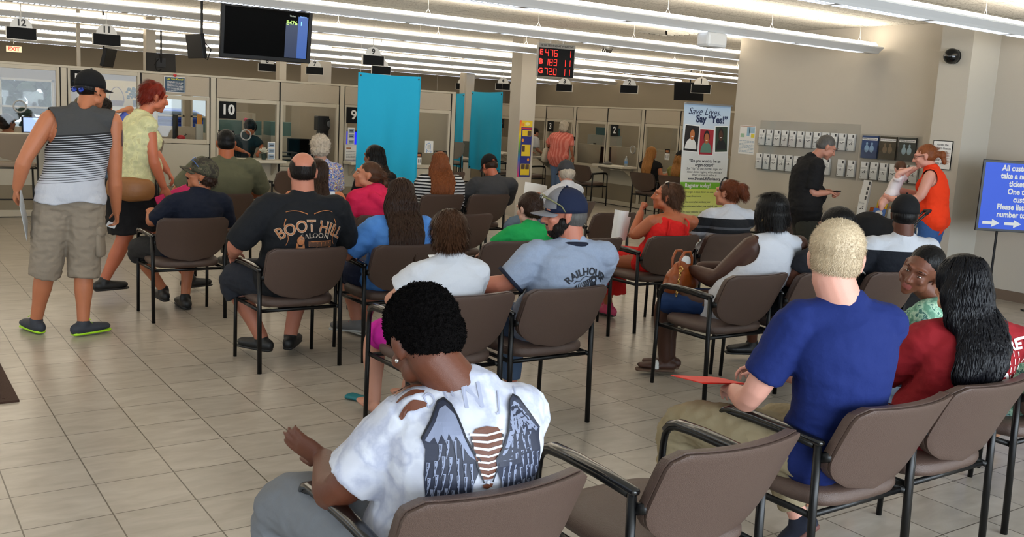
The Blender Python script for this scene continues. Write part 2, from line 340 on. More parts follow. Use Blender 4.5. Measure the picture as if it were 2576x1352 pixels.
for i,y in enumerate((4.86,7.28,9.72,12.16,14.6,17.04,19.48,21.92)):
    x1=(10.02,10.05,16.3,16.3,16.3,16.3,16.3,16.3)[i]; x0=-4.6
    r=empty('suspended_lamp',((x0+x1)/2,y,ZL),0,'long white suspended linear lamp, row '+names[i],'lamp','rows of suspended lamps'); c=(x0+x1)/2
    prof=[(-.055,0),(.055,0),(.075,.02),(.125,.062),(.125,.074),(.085,.085),(-.085,.085),(-.125,.074),(-.125,.062),(-.075,.02)]
    G().prism(prof,x0-c,x1-c,lambda u,v,w:V((w,u,v))).obj('housing',M_lampbody,r)
    g=G(); ln=(x1-x0)/2-.05; g.add([(-ln,-.078,.086),(ln,-.078,.086),(ln,-.045,.124),(-ln,-.045,.124),(-ln,.045,.124),(ln,.045,.124),(ln,.078,.086),(-ln,.078,.086)],[(0,1,2,3),(4,5,6,7),(3,2,5,4)]); g.obj('uplight_lens',M_lampglow,r)
    g=G(); x=x1-.25
    while x>x0+1.2: rect(g,lambda u,v,w:V((u,-v,-w)),x-1.14-c,-.05,x-c,.05,.003); x-=1.22
    g.obj('louvre',M_louvre,r)
    x=x1-.3
    while x>max(x0,-.2):
        z=H-ZL-.004; g=G()
        g.tube([(x-c,0,z),(x-c,0,.18)],.0025,4,rnd=False); g.tube([(x-c,0,.18),(x-c-.06,0,.08)],.0025,4,rnd=False); g.tube([(x-c,0,.18),(x-c+.06,0,.08)],.0025,4,rnd=False); x-=1.52
        g.obj('cable',M_white,r)
# box hanging under the second lamp row
G_=G().box((-.14,-.09,0),(.14,.09,.15)); o=G_.obj('sensor_box',M_lampbody,bevel=.03); o.location=(7.35,7.28,2.479); tag(o,'white rounded sensor box under the second lamp row','sensor')
M_vent=mat('vent_grey','#c9c6bd',.6)
for i,(x,y) in enumerate(((6.0,9.2),(9.6,10.4),(2.1,13.3))):
    r=empty('ceiling_vent',(x,y,H-.012),0,['square ceiling vent above the now serving board','square ceiling vent beside the brochure wall end','square ceiling vent above window 12'][i],'vent')
    g=G()
    for k in range(5):
        a=.28-.05*k; g.box((-a,-a,-.006*k),(a,-a+.02,.01)).box((-a,a-.02,-.006*k),(a,a,.01)).box((-a,-a,-.006*k),(-a+.02,a,.01)).box((a-.02,-a,-.006*k),(a,a,.01))
    g.obj('louvre_ring',M_vent,r); G().box((-.3,-.3,.004),(.3,.3,.012)).obj('backing',M_vent,r)
# ---------------- guest chairs ----------------
def vinyl(name,c,bump=.35):
    m=mat(name,c,.36,bump=bump,bscale=420,spec=.5); return m
M_vinyl=vinyl('brown_vinyl','#54423a'); M_pad=mat('arm_pad_black','#0d0d0e',.22,spec=.6,coat=.3)
def back_grid(nu,nz,off,zz0=.465,zz1=.805,wmax=.262,inset=0):
    """outline of the backrest: straight top with round corners, deep curved bottom"""
    rows=[]
    for k in range(nz+1):
        t=k/nz; z=zz0+inset+(zz1-zz0-2*inset)*t
        wd=1.0
        if t<.45: wd=max(0,1-(1-t/.45)**2.1)**.48
        if t>.84: q=(t-.84)/.16; wd=1-.16*(1-math.sqrt(max(0,1-q*q)))
        wd*= (.955+.045*t); wd=max(wd,.02)*(wmax-inset)
        y0=-.245-.155*((z-.465)/.34)**1.1 if z>.465 else -.245
        rows.append([V((u*wd,y0+.055*(u*wd/.26)**2+off,z)) for u in [-1+2*j/nu for j in range(nu+1)]])
    return rows
def slab(g,A,B):
    nz=len(A)-1; nu=len(A[0])-1; vs=[v for r in A for v in r]+[v for r in B for v in r]; K=(nz+1)*(nu+1); i=lambda a,b:a*(nu+1)+b; fs=[]
    for a in range(nz):
        for b in range(nu): fs.append((i(a,b),i(a,b+1),i(a+1,b+1),i(a+1,b))); fs.append((K+i(a+1,b),K+i(a+1,b+1),K+i(a,b+1),K+i(a,b)))
    for b in range(nu): fs.append((i(0,b+1),i(0,b),K+i(0,b),K+i(0,b+1))); fs.append((i(nz,b),i(nz,b+1),K+i(nz,b+1),K+i(nz,b)))
    for a in range(nz): fs.append((i(a,0),i(a+1,0),K+i(a+1,0),K+i(a,0))); fs.append((i(a+1,nu),i(a,nu),K+i(a,nu),K+i(a+1,nu)))
    g.add(vs,fs)
def make_chair(name='guest_chair',vin=None,cat='chair'):
    vin=vin or M_vinyl; r=empty(name); tag(r,None,cat)
    g=G(); pts=[(.0,.0,.408),(0,0,.415),(0,0,.432),(0,0,.452),(0,0,.466),(0,0,.474),(0,0,.477)]; rad=[(.232,.222),(.246,.236),(.252,.243),(.250,.241),(.238,.229),(.19,.18),(.11,.10)]
    g.tube([V(p)+V((0,.0,0)) for p in pts],rad,40,side=(1,0,0),rnd=False,n=.52); g.obj('seat',vin,r,smooth=True)
    g=G(); slab(g,back_grid(16,14,.0,inset=.0),back_grid(16,14,.034,inset=.004)); o=g.obj('backrest',vin,r,smooth=True,bevel=.008)
    g=G(); slab(g,back_grid(16,14,-.016,zz0=.462,zz1=.801,wmax=.262),back_grid(16,14,-.002,zz0=.464,zz1=.80,wmax=.260)); g.obj('back_shell',vin,r,smooth=True,bevel=.006)
    for s in (-1,1):
        x=.268*s
        # front leg rises and bends into the arm, rear leg straight
        g=G(); g.tube([(x,.236,0),(x,.232,.30),(x,.228,.56),(x,.222,.605),(x,.205,.632),(x,.175,.645),(x,.10,.650),(x,-.05,.648),(x,-.20,.640)],(.0125),10,side=(1,0,0),rnd=False); g.obj('leg',M_black,r,smooth=True)
        g=G(); g.tube([(x,-.236,0),(x,-.222,.40),(x,-.214,.655)],(.0145),10,side=(1,0,0),rnd=False); g.obj('leg',M_black,r,smooth=True)
        g=G(); g.tube([(x,.222,.625),(x,.198,.650),(x,.16,.664),(x,.05,.668),(x,-.1,.664),(x,-.225,.655)],[(.016,.010),(.021,.011),(.024,.012),(.023,.012),(.020,.012),(.017,.012)],12,side=(1,0,0),n=.8); g.obj('armrest',M_pad,r,smooth=True)
    g=G()
    for s in (-1,1):
        g.tube([(.262*s,.225,.392),(.255*s,-.22,.392)],(.010,.013),8,rnd=False)
        g.tube([(.264*s,-.214,.60),(.245*s,-.262,.615)],(.008,.018),8,rnd=False)
    g.tube([(-.262,.20,.392),(.262,.20,.392)],(.010,.012),8,rnd=False); g.tube([(-.26,-.20,.390),(.26,-.20,.390)],(.010,.012),8,rnd=False)
    g.obj('seat_frame',M_black,r,smooth=True); return r
chair0=make_chair(); first=[True]
def chair(x,y,label,group='brown guest chairs in rows',rz=0):
    r=chair0 if first[0] else copy_tree(chair0); first[0]=False
    r.location=(x,y,0); r.rotation_euler=(0,0,rz); tag(r,label,'chair',group); return r
CH={}
def C(k,x,y,label,rz=0): CH[k]=(x,y); return chair(x,y,label,rz=R(rz))
C('afro',1.235,2.13,'brown vinyl guest chair under the woman in the winged white shirt'); C('empty1',2.01,2.10,'empty brown guest chair in front, between the winged shirt and the navy tee'); C('blond',2.855,2.14,'brown guest chair under the blond man in the navy tee'); C('girl',3.43,2.16,'brown guest chair under the black-haired girl in dark red'); C('young',4.29,2.24,'brown guest chair at the right edge beyond the girl in dark red')
C('edge',5.0,2.3,'brown guest chair farthest along the front row, cut off by the right edge')
C('boy',2.45,4.24,'brown guest chair under the short-haired child in a plain white tee'); C('rail',3.05,4.24,'brown guest chair under the bearded man in the navy cap'); C('wh',4.50,4.24,'brown guest chair under the woman in the white sleeveless top'); C('lbh',5.07,4.18,'brown guest chair under the woman with straight black hair'); C('capm',5.62,4.04,'brown guest chair under the man in the black cap and black-white tee',-3)
C('boot',2.285,5.88,'brown guest chair under the balding man in the black printed tee'); C('blue',2.99,5.88,'brown guest chair under the long-haired person in the sky blue tee'); C('green',3.83,5.88,'brown guest chair under the boy in the green tee'); C('e2',4.56,5.88,'empty brown guest chair between the green tee boy and the woman in red'); C('red',5.37,5.88,'brown guest chair under the woman in the red sundress'); C('strip2',6.00,5.88,'brown guest chair under the ponytailed woman in the broad-striped top')
C('camo',2.05,7.51,'brown guest chair under the man in the camouflage cap'); C('lhair',3.1,7.5,'brown guest chair hidden behind the balding man, under the brown-haired woman in a tank top'); C('pink',3.62,7.5,'brown guest chair under the person in the pink hoodie'); C('e3',4.43,7.5,'empty brown guest chair just above the child in the white tee'); C('e4',6.08,7.45,'empty brown guest chair behind the rolled papers of the woman in red')
C('olive',2.9,9.4,'brown guest chair under the heavy man in the olive tee'); C('str',5.22,9.3,'brown guest chair under the woman in the thin-striped top'); C('gray',5.82,9.3,'brown guest chair under the man in the charcoal tee'); C('old',6.35,8.45,'brown guest chair under the white-haired man in the grey cap',12)
# chairs at the service windows
C('w10',4.75,12.6,'empty brown guest chair in front of window 10',14); C('w2a',12.15,15.1,'empty brown guest chair turned sideways at window 2',-80); C('w1a',12.0,13.1,'brown guest chair at window 1 beside the long-blond-haired woman',-78); C('w1b',12.0,12.35,'brown guest chair in front of window 1 by the donor banner',-78); C('w3a',12.0,17.0,'brown guest chair at window 3 beside the woman in coral',-85); C('w3b',11.9,17.9,'brown guest chair right behind the square pillar',-95); C('w9',7.4,12.9,'brown guest chair behind the thin-striped top, under the counter',5); C('bh',4.46,9.32,'brown guest chair under the woman with black hair in front of the blue banner'); C('white',3.88,9.35,'brown guest chair under the white-haired woman in the flowered top')
# tall stools
def make_stool():
    r=empty('counter_stool'); st=mat('greige_vinyl','#8d7f70',.5,bump=.3,bscale=420)
    g=G(); g.tube([(0,0,.735),(0,0,.745),(0,0,.775),(0,0,.79),(0,0,.797)],[(.22,.21),(.235,.225),(.238,.228),(.21,.2),(.12,.11)],32,side=(1,0,0),rnd=False,n=.55); g.obj('seat',st,r,smooth=True)
    def up(rows): return [[v+V((0,0,.345)) for v in q] for q in rows]
    g=G(); slab(g,up(back_grid(12,10,-.014)),up(back_grid(12,10,.03,inset=.004))); g.obj('backrest',st,r,smooth=True,bevel=.008)
    for s in (-1,1):
        for t in (-1,1):
            g=G(); g.tube([(.24*s,.225*t,0),(.225*s,.20*t,.74 if t>0 else 1.0)],.0125,8,rnd=False); g.obj('leg',M_black,r,smooth=True)
    g=G()
    for z in (.30,.33):
        pass
    g.tube([(-.235,.215,.30),(.235,.215,.30)],.009,8,rnd=False).tube([(-.235,-.215,.34),(.235,-.215,.34)],.009,8,rnd=False).tube([(-.235,-.215,.32),(-.235,.215,.32)],.009,8,rnd=False).tube([(.235,-.215,.32),(.235,.215,.32)],.009,8,rnd=False)
    g.tube([(-.23,-.21,.725),(.23,-.21,.725)],.009,8,rnd=False).tube([(-.23,.21,.725),(.23,.21,.725)],.009,8,rnd=False).tube([(-.23,-.21,.725),(-.23,.21,.725)],.009,8,rnd=False).tube([(.23,-.21,.725),(.23,.21,.725)],.009,8,rnd=False)
    g.obj('foot_rail',M_black,r,smooth=True); return r
st0=make_stool()
for i,(x,y,rz,lb) in enumerate(((1.62,13.36,0,'tall greige stool at window 12 behind the man in the striped tank'),(9.3,15.9,-20,'tall stool by the pair of hanging blue banners'),(10.3,16.6,-40,'tall stool between the narrow blue banner and the square pillar'),(3.0,13.2,8,'tall greige stool at window 11 behind the walking woman'))):
    r=st0 if i==0 else copy_tree(st0); r.location=(x,y,0); r.rotation_euler=(0,0,R(rz)); tag(r,lb,'stool','tall counter stools')
# ---------------- people ----------------
def bez(a,c,b,t): return a*(1-t)**2+c*2*t*(1-t)+b*t*t
def lerp_tab(tab,t):
    for i in range(len(tab)-1):
        a,b=tab[i],tab[i+1]
        if t<=b[0]:
            q=(t-a[0])/(b[0]-a[0]) if b[0]>a[0] else 0; q=min(1,max(0,q)); return tuple(a[k]+(b[k]-a[k])*q for k in range(1,len(a)))
    return tab[-1][1:]
TORSO=[(0,.155,.11),(.1,.175,.125),(.32,.152,.112),(.55,.160,.118),(.74,.172,.112),(.86,.160,.095),(.94,.105,.075),(1,.062,.06)]
ARM=[(0,.047,),(.12,.047,),(.3,.043,),(.5,.036,),(.58,.039,),(.75,.034,),(1,.024,)]
LEG=[(0,.088,),(.2,.083,),(.42,.062,),(.5,.058,),(.6,.056,),(.7,.057,),(.85,.042,),(1,.036,)]
class P:
    def __init__(_,label,base,skin,**k):
        s=_
        s.k=dict(s=1,b=1,pel=(0,-.08,.53),neck=(0,-.16,1.03),head=(0,-.12,1.17),hy=0,hp=0,hr=0,sy=0,py=0,sw=.165,hw=.095,ab=1,lb=1,bulge=.05,vox=.009,belly=0,bust=0,hs=1,
            eL=None,wL=None,eR=None,wR=None,kL=None,aL=None,kR=None,aR=None,tL=0,tR=0,hdL=None,hdR=None,pnL=None,pnR=None,cuL=.5,cuR=.5,face=False,lips='#9a5a50',feet=True,ears=True,nk=1,eyes=('#2a1c12'),gz=0)
        s.k.update(k); k=s.k; s.skinc=skin
        s.root=empty('person',(base[0],base[1],0),0,label,'person')
        for q in ('pel','neck','head'): k[q]=V(k[q])
        s.side=V((math.cos(R(k['sy'])),math.sin(R(k['sy'])),0)); s.hside=V((math.cos(R(k['py'])),math.sin(R(k['py'])),0)); s.fw=V((-s.hside.y,s.hside.x,0)); s.sfw=V((-s.side.y,s.side.x,0))
        s.ctrl=(k['pel']+k['neck'])/2-(s.fw+s.sfw).normalized()*k['bulge']*2
        up=(k['neck']-bez(k['pel'],s.ctrl,k['neck'],.8)).normalized()
        s.up=up; sc_=k['s']; s.S={-1:k['neck']-up*.055*sc_-s.side*k['sw']*sc_,1:k['neck']-up*.055*sc_+s.side*k['sw']*sc_}
        def dflt(v,d): return V(v) if v is not None else V(d)
        s.E={-1:dflt(k['eL'],s.S[-1]+V((-.06,.06,-.27))*sc_),1:dflt(k['eR'],s.S[1]+V((.06,.06,-.27))*sc_)}
        s.W={-1:dflt(k['wL'],s.E[-1]+s.fw*.22*sc_+V((.06,0,.0))),1:dflt(k['wR'],s.E[1]+s.fw*.22*sc_-V((.06,0,0)))}
        s.HJ={q:k['pel']+s.hside*q*k['hw']*sc_ for q in (-1,1)}
        s.K={-1:dflt(k['kL'],s.HJ[-1]+s.fw*.42-s.hside*.05+V((0,0,-.01))),1:dflt(k['kR'],s.HJ[1]+s.fw*.42+s.hside*.05+V((0,0,-.01)))}
        s.A={-1:dflt(k['aL'],V((s.K[-1].x,s.K[-1].y,.08))+s.fw*.0),1:dflt(k['aR'],V((s.K[1].x,s.K[1].y,.08)))}
        s.Mh=Matrix.Translation(k['head'])@Matrix.Rotation(R(k['hy']),4,'Z')@Matrix.Rotation(R(-k['hp']),4,'X')@Matrix.Rotation(R(k['hr']),4,'Y')@Matrix.Scale(k['hs'],4)
    def h(s,*a): return s.Mh@V(a)
    def spine(s,t): return bez(s.k['pel'],s.ctrl,s.k['neck'],t)
    def torso(s,g,off=0,t0=0,t1=1,n=12,flare=0,grow=0):
        k=s.k; pts=[];rad=[];sd=[]; mb=k['b']; S=k['s']
        for i in range(n+1):
            t=t0+(t1-t0)*i/n; rx,ry=lerp_tab(TORSO,max(0,t)); w_=mb if t<.75 else mb+(1-mb)*(t-.75)/.25
            f=1+flare*max(0,(.25-t)/.25)
            pts.append(s.spine(t) if t>=0 else s.spine(0)+(s.spine(0)-s.spine(.05)).normalized()*(-t)*(k['neck']-k['pel']).length); rad.append(((rx*w_*S+off)*f,(ry*w_*S+off)*f)); q=min(1,max(0,t)); sd.append((s.hside*(1-q)+s.side*q).normalized())
        g.tube(pts,rad,24,side=sd)
        for q in (-1,1): # shoulder yoke
            if t1>.85: g.tube([s.spine(.93)+s.side*q*.03*S,s.S[q]],[(.066*S+off,.055*S+off),(.048*S+off,.048*S+off)],12,side=s.sfw)
        if k['belly']: g.ell(s.spine(.28)+s.fw*.05*S,(.15*mb*S+off,(.10+k['belly'])*S+off,.13*S+off))
        if k['bust']:
            for q in (-1,1): g.ell(s.spine(.68)+s.side*q*.075*S+s.sfw*.075*S,(k['bust']+off,)*3)
        return g
    def path(s,A,B,Cc,tab,f0,f1,off,mul,flare=0):
        L1=(B-A).length; L2=(Cc-B).length; pts=[];rad=[]; n=max(3,int((f1-f0)*14))
        for i in range(n+1):
            f=f0+(f1-f0)*i/n
            p=A+(B-A)*(f/.5) if f<=.5 else B+(Cc-B)*((f-.5)/.5)
            if .38<f<.62: # round the joint
                q=(f-.38)/.24; a=A+(B-A)*.76; b=B+(Cc-B)*.24; p=bez(a,B,b,q)
            r=lerp_tab(tab,f)[0]*mul*s.k['s']+off; r*=1+flare*(i/n)
            pts.append(p); rad.append(r)
        return pts,rad
    def arm(s,g,q,f0=0,f1=1,off=0,flare=0,rnd=True):
        p,r=s.path(s.S[q],s.E[q],s.W[q],ARM,f0,f1,off,s.k['ab'],flare); g.tube(p,r,14,rnd=rnd)
        if f0==0: g.ell(s.S[q]-s.side*q*.01,(.044*s.k['ab']*s.k['s']+off,)*3)
        return g
    def leg(s,g,q,f0=0,f1=1,off=0,flare=0,rnd=True):
        p,r=s.path(s.HJ[q],s.K[q],s.A[q],LEG,f0,f1,off,s.k['lb'],flare); g.tube(p,r,16,rnd=rnd); return g
    def hips(s,g,off=0):
        S=s.k['s']; b=s.k['b']
        for q in (-1,1): g.ell(s.HJ[q]-s.fw*.02*S,((.09*b)*S+off,.105*b*S+off,.085*S+off))
        g.ell(s.k['pel'],(.15*b*S+off,.105*b*S+off,.09*S+off)); return g
    def hand(s,g,q):
        k=s.k; W=s.W[q]; d=k['hdL' if q<0 else 'hdR']; d=V(d).normalized() if d else (W-s.E[q]).normalized()
        nn=k['pnL' if q<0 else 'pnR']; nn=V(nn) if nn else V((-.3*q,0,-1)); nn=(nn-d*nn.dot(d)).normalized(); side=d.cross(nn); 
        th=side*(1 if side.dot(V((-q,0,0)))>0 else -1) if abs(side.x)>.2 else side
        tk=k.get('thL' if q<0 else 'thR'); 
        if tk: th=side*tk
        c=k['cuL' if q<0 else 'cuR']; S=k['s']*(.95)
        g.tube([W-d*.01,W+d*.045*S,W+d*.088*S],[(.026*S,.019*S),(.038*S,.016*S),(.037*S,.013*S)],14,side=side)
        for j,(o,l) in enumerate(((.028,.072),(.0095,.081),(-.0095,.075),(-.028,.058))):
            b=W+d*(.085-.004*abs(j-1))*S+th*o*S; pts=[b-d*.012*S,b]; dr=d; a=0
            for m_,fr in enumerate((.45,.3,.25)):
                a+=c*(.9,1.1,.7)[m_]*(1+.1*j); dd=(d*math.cos(a)+nn*math.sin(a)+th*o*1.2).normalized(); pts.append(pts[-1]+dd*l*fr*S)
            g.tube(pts,[.0092*S,.0092*S,.0085*S,.0080*S,.0068*S],8)
        b=W+d*.022*S+th*.022*S; t1=(th*.75+d*.6+nn*.35).normalized(); t2=(th*.35+d*.85+nn*(.3+c*.4)).normalized()
        g.tube([b-t1*.01*S,b+t1*.038*S,b+t1*.038*S+t2*.03*S,b+t1*.038*S+t2*.052*S],[.0135*S,.0115*S,.010*S,.008*S],8)
    def foot(s,g,q,off=0):
        yaw=s.k['tL' if q<0 else 'tR']; a=s.A[q]; S=s.k['s']
        d=(Matrix.Rotation(R(yaw),4,'Z')@s.fw.to_4d()).to_3d() if True else s.fw
        up=s.k.get('upL' if q<0 else 'upR',0); d=(d*math.cos(up)-V((0,0,1))*math.sin(up)).normalized(); z=a-V((0,0,.045*S)) if not up else a+d*.0-V((0,0,.04*S))
        g.tube([z-d*.055*S,z-d*.02*S,z+d*.06*S,z+d*.13*S,z+d*.17*S],[(.030*S+off,.036*S+off),(.034*S+off,.036*S+off),(.040*S+off,.030*S+off),(.044*S+off,.020*S+off),(.036*S+off,.014*S+off)],14,side=d.cross(V((0,0,1))))
        g.tube([a,z+d*.0],[.036*S+off,.034*S+off],12); return z,d
    def headshape(s,g):
        h=s.h; k=s.k['hs']; M3=s.Mh.to_3x3()
        def e(c,r,rot=None):
            M_=M3.copy()
            if rot: M_=M3@rot
            g.ell(h(*c),tuple(x for x in r),M_,seg=20,rings=12)
        e((0,-.018,.028),(.076,.094,.088)); e((0,.03,-.025),(.060,.062,.082)); e((0,.052,-.075),(.036,.036,.034)); e((0,.070,-.096),(.020,.018,.016))
        for q in (-1,1):
            e((q*.047,.018,-.062),(.020,.035,.028)); e((q*.040,.064,-.018),(.021,.020,.020))
            g.tube([h(q*.012,.086,.034),h(q*.034,.083,.037),h(q*.052,.066,.030)],[.010*k,.010*k,.009*k],8)
            if s.k['ears']:
                Rr=Matrix.Rotation(R(q*-18),3,'Z'); e((q*.079,-.012,-.003),(.007,.018,.031),Rr); e((q*.083,-.018,.008),(.006,.013,.018),Rr); e((q*.077,-.006,-.028),(.006,.009,.012))
        g.tube([h(0,.084,.028),h(0,.094,.008),h(0,.106,-.018),h(0,.111,-.026)],[.008*k,.009*k,.011*k,.012*k],10)
        for q in (-1,1): g.ell(h(q*.012,.099,-.029),.009*k,seg=10,rings=6)
        g.tube([h(-.021,.081,-.056),h(0,.092,-.054),h(.021,.081,-.056)],[.005*k,.0068*k,.005*k],8); g.tube([h(-.018,.080,-.066),h(0,.089,-.067),h(.018,.080,-.066)],[.005*k,.0072*k,.005*k],8)
    def body(s,arms=(-1,1),legs=(-1,1),hands=(-1,1),feet=(-1,1),tor=True,extra=None):
        k=s.k; g=G(); S=k['s']
        if tor: s.torso(g)
        nb=s.spine(.96); hb=s.h(0,-.03,-.07)
        g.tube([nb,(nb+hb)/2-(s.sfw*.004),hb+(hb-nb)*.25],[.066*S*k['nk'],.057*S*k['nk'],.056*S*k['nk']],16,side=s.side)
        s.headshape(g); 
        if tor: s.hips(g)
        for q in arms: s.arm(g,q)
        for q in hands: s.hand(g,q)
        for q in legs: s.leg(g,q)
        for q in feet: s.foot(g,q)
        if extra: extra(g)
        me=g.skin(k['vox'],3 if k['vox']<.008 else 2)
        ms=[s.skin_mat(),mat('lips_'+k['lips'],k['lips'],.5),mat('eye_white','#d8d3cb',.25),mat('iris_'+k['eyes'],k['eyes'],.2)]
        Mi=s.Mh.inverted()
        for x in ms: me.materials.append(x)
        for p in me.polygons:
            c=Mi@p.center
            if abs(c.x)<.024 and c.y>.074 and -.0745<c.z<-.048 and abs(c.x)<.026-(abs(c.z+.061)*.6): p.material_index=1
        g2=G(); M3=s.Mh.to_3x3()
        for q in (-1,1):
            g2.mi=2; g2.ell(s.h(q*.030,.0735,.009),(.0118,.0105,.0052),M3,seg=14,rings=8); g2.mi=3; g2.ell(s.h(q*.030+s.k['gz'],.0790,.009),(.0052,.0058,.0048),M3,seg=10,rings=6); g2.mi=0; g2.tube([s.h(q*.017,.079,.0125),s.h(q*.030,.0825,.0165),s.h(q*.043,.073,.0125)],[(.0028,.0034)]*3,6); g2.tube([s.h(q*.018,.079,.0045),s.h(q*.030,.0815,.0035),s.h(q*.042,.073,.0055)],[(.0022,.0026)]*3,6)
        if not k['face']: g2=G()
        vs=[v.co[:] for v in me.vertices]; fs=[tuple(p.vertices) for p in me.polygons]; mi=[p.material_index for p in me.polygons]; n=len(vs)
        out=bpy.data.meshes.new('body'); out.from_pydata(vs+[tuple(v) for v in g2.v],[],fs+[tuple(i+n for i in f) for f in g2.f]); mi+=g2.m
        for x in ms: out.materials.append(x)
        out.polygons.foreach_set('material_index',mi); out.polygons.foreach_set('use_smooth',[True]*len(mi)); out.update(); bpy.data.meshes.remove(me)
        s.bodyo=bpy.data.objects.new('body',out); col.objects.link(s.bodyo); s.bodyo.parent=s.root; return s
    def skin_mat(s):
        n='skin_'+s.skinc
        if n in MATS: return MATS[n]
        m=mat(n,s.skinc,.48,bump=.12,bscale=500,var=.10,vscale=14,spec=.4,sub=.05); return m
    def wear(s,name,g,mt,voxel=None,smooth=3,wr=.004,fq=9,cut=None,seed=0,label=None,solid=0):
        me=g.skin(voxel or max(.009,s.k['vox']*1.15),smooth)
        if wr:
            o=V((seed*3.1,seed*1.7,0)); co=[v.co.copy() for v in me.vertices]; nr=[v.normal.copy() for v in me.vertices]
            for v,c,nn in zip(me.vertices,co,nr):
                q=V((c.x*fq,c.y*fq,c.z*fq*1.7))+o; a=noise.noise(q)+.5*noise.noise(q*2.3); a=1-abs(a)*2 if True else a
                v.co=c+nn*(a*wr*.6)
            me.update()
        if cut:
            keep=[p for p in me.polygons if not cut(p.center)]; used={}; vs=[];fs=[]
            for p in keep:
                f=[]
                for i in p.vertices:
                    if i not in used: used[i]=len(vs); vs.append(me.vertices[i].co[:])
                    f.append(used[i])
                fs.append(f)
            bpy.data.meshes.remove(me); me=bpy.data.meshes.new(name); me.from_pydata(vs,[],fs); me.update()
            ec={}
            for p in me.polygons:
                for e in p.edge_keys: ec[e]=ec.get(e,0)+1
            nb={}
            for (i,j),n in ec.items():
                if n==1: nb.setdefault(i,[]).append(j); nb.setdefault(j,[]).append(i)
            for _ in range(10):
                co={i:(me.vertices[i].co*.4+sum((me.vertices[j].co for j in js),V((0,0,0)))*(.6/len(js))) for i,js in nb.items()}
                for i,v in co.items(): me.vertices[i].co=v
            me.update()
            for p in me.polygons: p.use_smooth=True
            solid=solid or .004
        o=link(me,name,mt,s.root,label)
        if solid: q=o.modifiers.new('t','SOLIDIFY'); q.thickness=solid; q.offset=-1
        return o
    # common clothes
    def tee(s,mt,sl=.33,off=.014,hem=-.02,name='shirt',flare=.10,slw=.012,**k):
        g=G(); s.torso(g,off,hem,.968,14,flare=.06)
        for q in (-1,1):
            if sl: s.arm(g,q,0,sl,off*.8+slw*.35,flare=flare*.9,rnd=False)
            else: g.ell(s.S[q],.05)
        if hem<0.05: s.hips(g,off+.010) if k.pop('hip',True) else None
        else: k.pop('hip',None)
        s.shirt=s.wear(name,g,mt,**k); return s.shirt
    def pants(s,mt,f=1.0,off=.014,name='trousers',flare=0,**k):
        g=G(); s.hips(g,min(off-.002,.015)); s.torso(g,min(off,.010),-.02,.10,4)
        for q in (-1,1): s.leg(g,q,0,f,off,flare=flare,rnd=False)
        return s.wear(name,g,mt,**k)
    def shoe(s,q,mt,sole,lace=None,swoosh=False):
        g=G(); z,d=s.foot(g,q,.010); r=s.wear('shoe',g,mt,voxel=.008,wr=0,cut=lambda c:c.z>s.A[q].z+.035 if not s.k.get('upL' if q<0 else 'upR') else (c-s.A[q]).z>.04)
        S=s.k['s']; sd=d.cross(V((0,0,1))).normalized(); upv=sd.cross(d); g=G()
        b=z-upv*.030*S; g.tube([b-d*.068*S,b+d*.0*S,b+d*.08*S,b+d*.17*S,b+d*.192*S],[(.032*S,.014),(.040*S,.014),(.044*S,.012),(.044*S,.011),(.03*S,.010)],16,side=sd,n=.8)
        o=g.obj('sole',sole,s.root,smooth=True)
        if lace:
            g=G()
            for i in range(4): c=z+d*(.03+.022*i)*S+upv*(.040-.006*i)*S; g.tube([c-sd*.022,c+upv*.006,c+sd*.022],.0035,6)
            for w_ in (-1,1): c=z+d*.02+upv*.045; g.tube([c,c+upv*.035+sd*w_*.015,c+upv*.02+sd*w_*.04+d*.01],.003,6)
            g.obj('lace',lace,s.root,smooth=True)
        return r
    def back(s,u,z):
        c=s.spine(.6); return frame(V((c.x,c.y,z))+s.side*u-s.sfw*.15,s.side,(0,0,1))
    # hair
    def hair_cap(s,mt,pcs,voxel=.007,amp=.003,fq=45,name='hair',smooth=2,strands=0,sl=.02,up=.5,cut=None,sr=.0012):
        g=G(); M3=s.Mh.to_3x3()
        for c,r in pcs: g.ell(s.h(*c),r,M3,seg=22,rings=14)
        me=g.skin(voxel,smooth); Mi=s.Mh.inverted()
        nr=[v.normal.copy() for v in me.vertices]
        for v,nn in zip(me.vertices,nr):
            c=v.co; v.co=c+nn*(amp*noise.noise(c*fq))
        me.update()
        if cut:
            keep=[p for p in me.polygons if not cut(Mi@p.center)]; vs=[v.co[:] for v in me.vertices]; fs=[tuple(p.vertices) for p in keep]
            m2=bpy.data.meshes.new(name); m2.from_pydata(vs,[],fs); m2.update(); bpy.data.meshes.remove(me); me=m2
            for p in me.polygons: p.use_smooth=True
        if strands:
            polys=[p for p in me.polygons]; rnd=random.Random(3); vs=[v.co[:] for v in me.vertices]; fs=[tuple(p.vertices) for p in me.polygons]
            for i in range(strands):
                p=polys[rnd.randrange(len(polys))]; c=p.center; nn=p.normal; hc=Mi@c
                if hc.y>.075 and hc.z<.05: continue
                if callable(up): d=M3@up(hc,Mi.to_3x3()@nn,rnd)
                else: d=nn*up+V((rnd.gauss(0,.5),rnd.gauss(0,.5),rnd.gauss(0,.5)))
                d.normalize(); a=nn.cross(d); a=a.normalized() if a.length>.01 else V((1,0,0)); a*=sr; st=c-nn*.002; l=sl*(.6+.8*rnd.random()); k=len(vs)
                e1=st+d*l*.5+nn*.002; e2=st+d*l
                vs+=[(st-a)[:],(st+a)[:],(e1+a*.8)[:],(e1-a*.8)[:],e2[:]]; fs+=[(k,k+1,k+2,k+3),(k+3,k+2,k+4)]
            m2=bpy.data.meshes.new(name); m2.from_pydata(vs,[],fs); m2.update(); bpy.data.meshes.remove(me); me=m2
            for p in me.polygons: p.use_smooth=True
        s.hairo=link(me,name,mt,s.root); return s.hairo
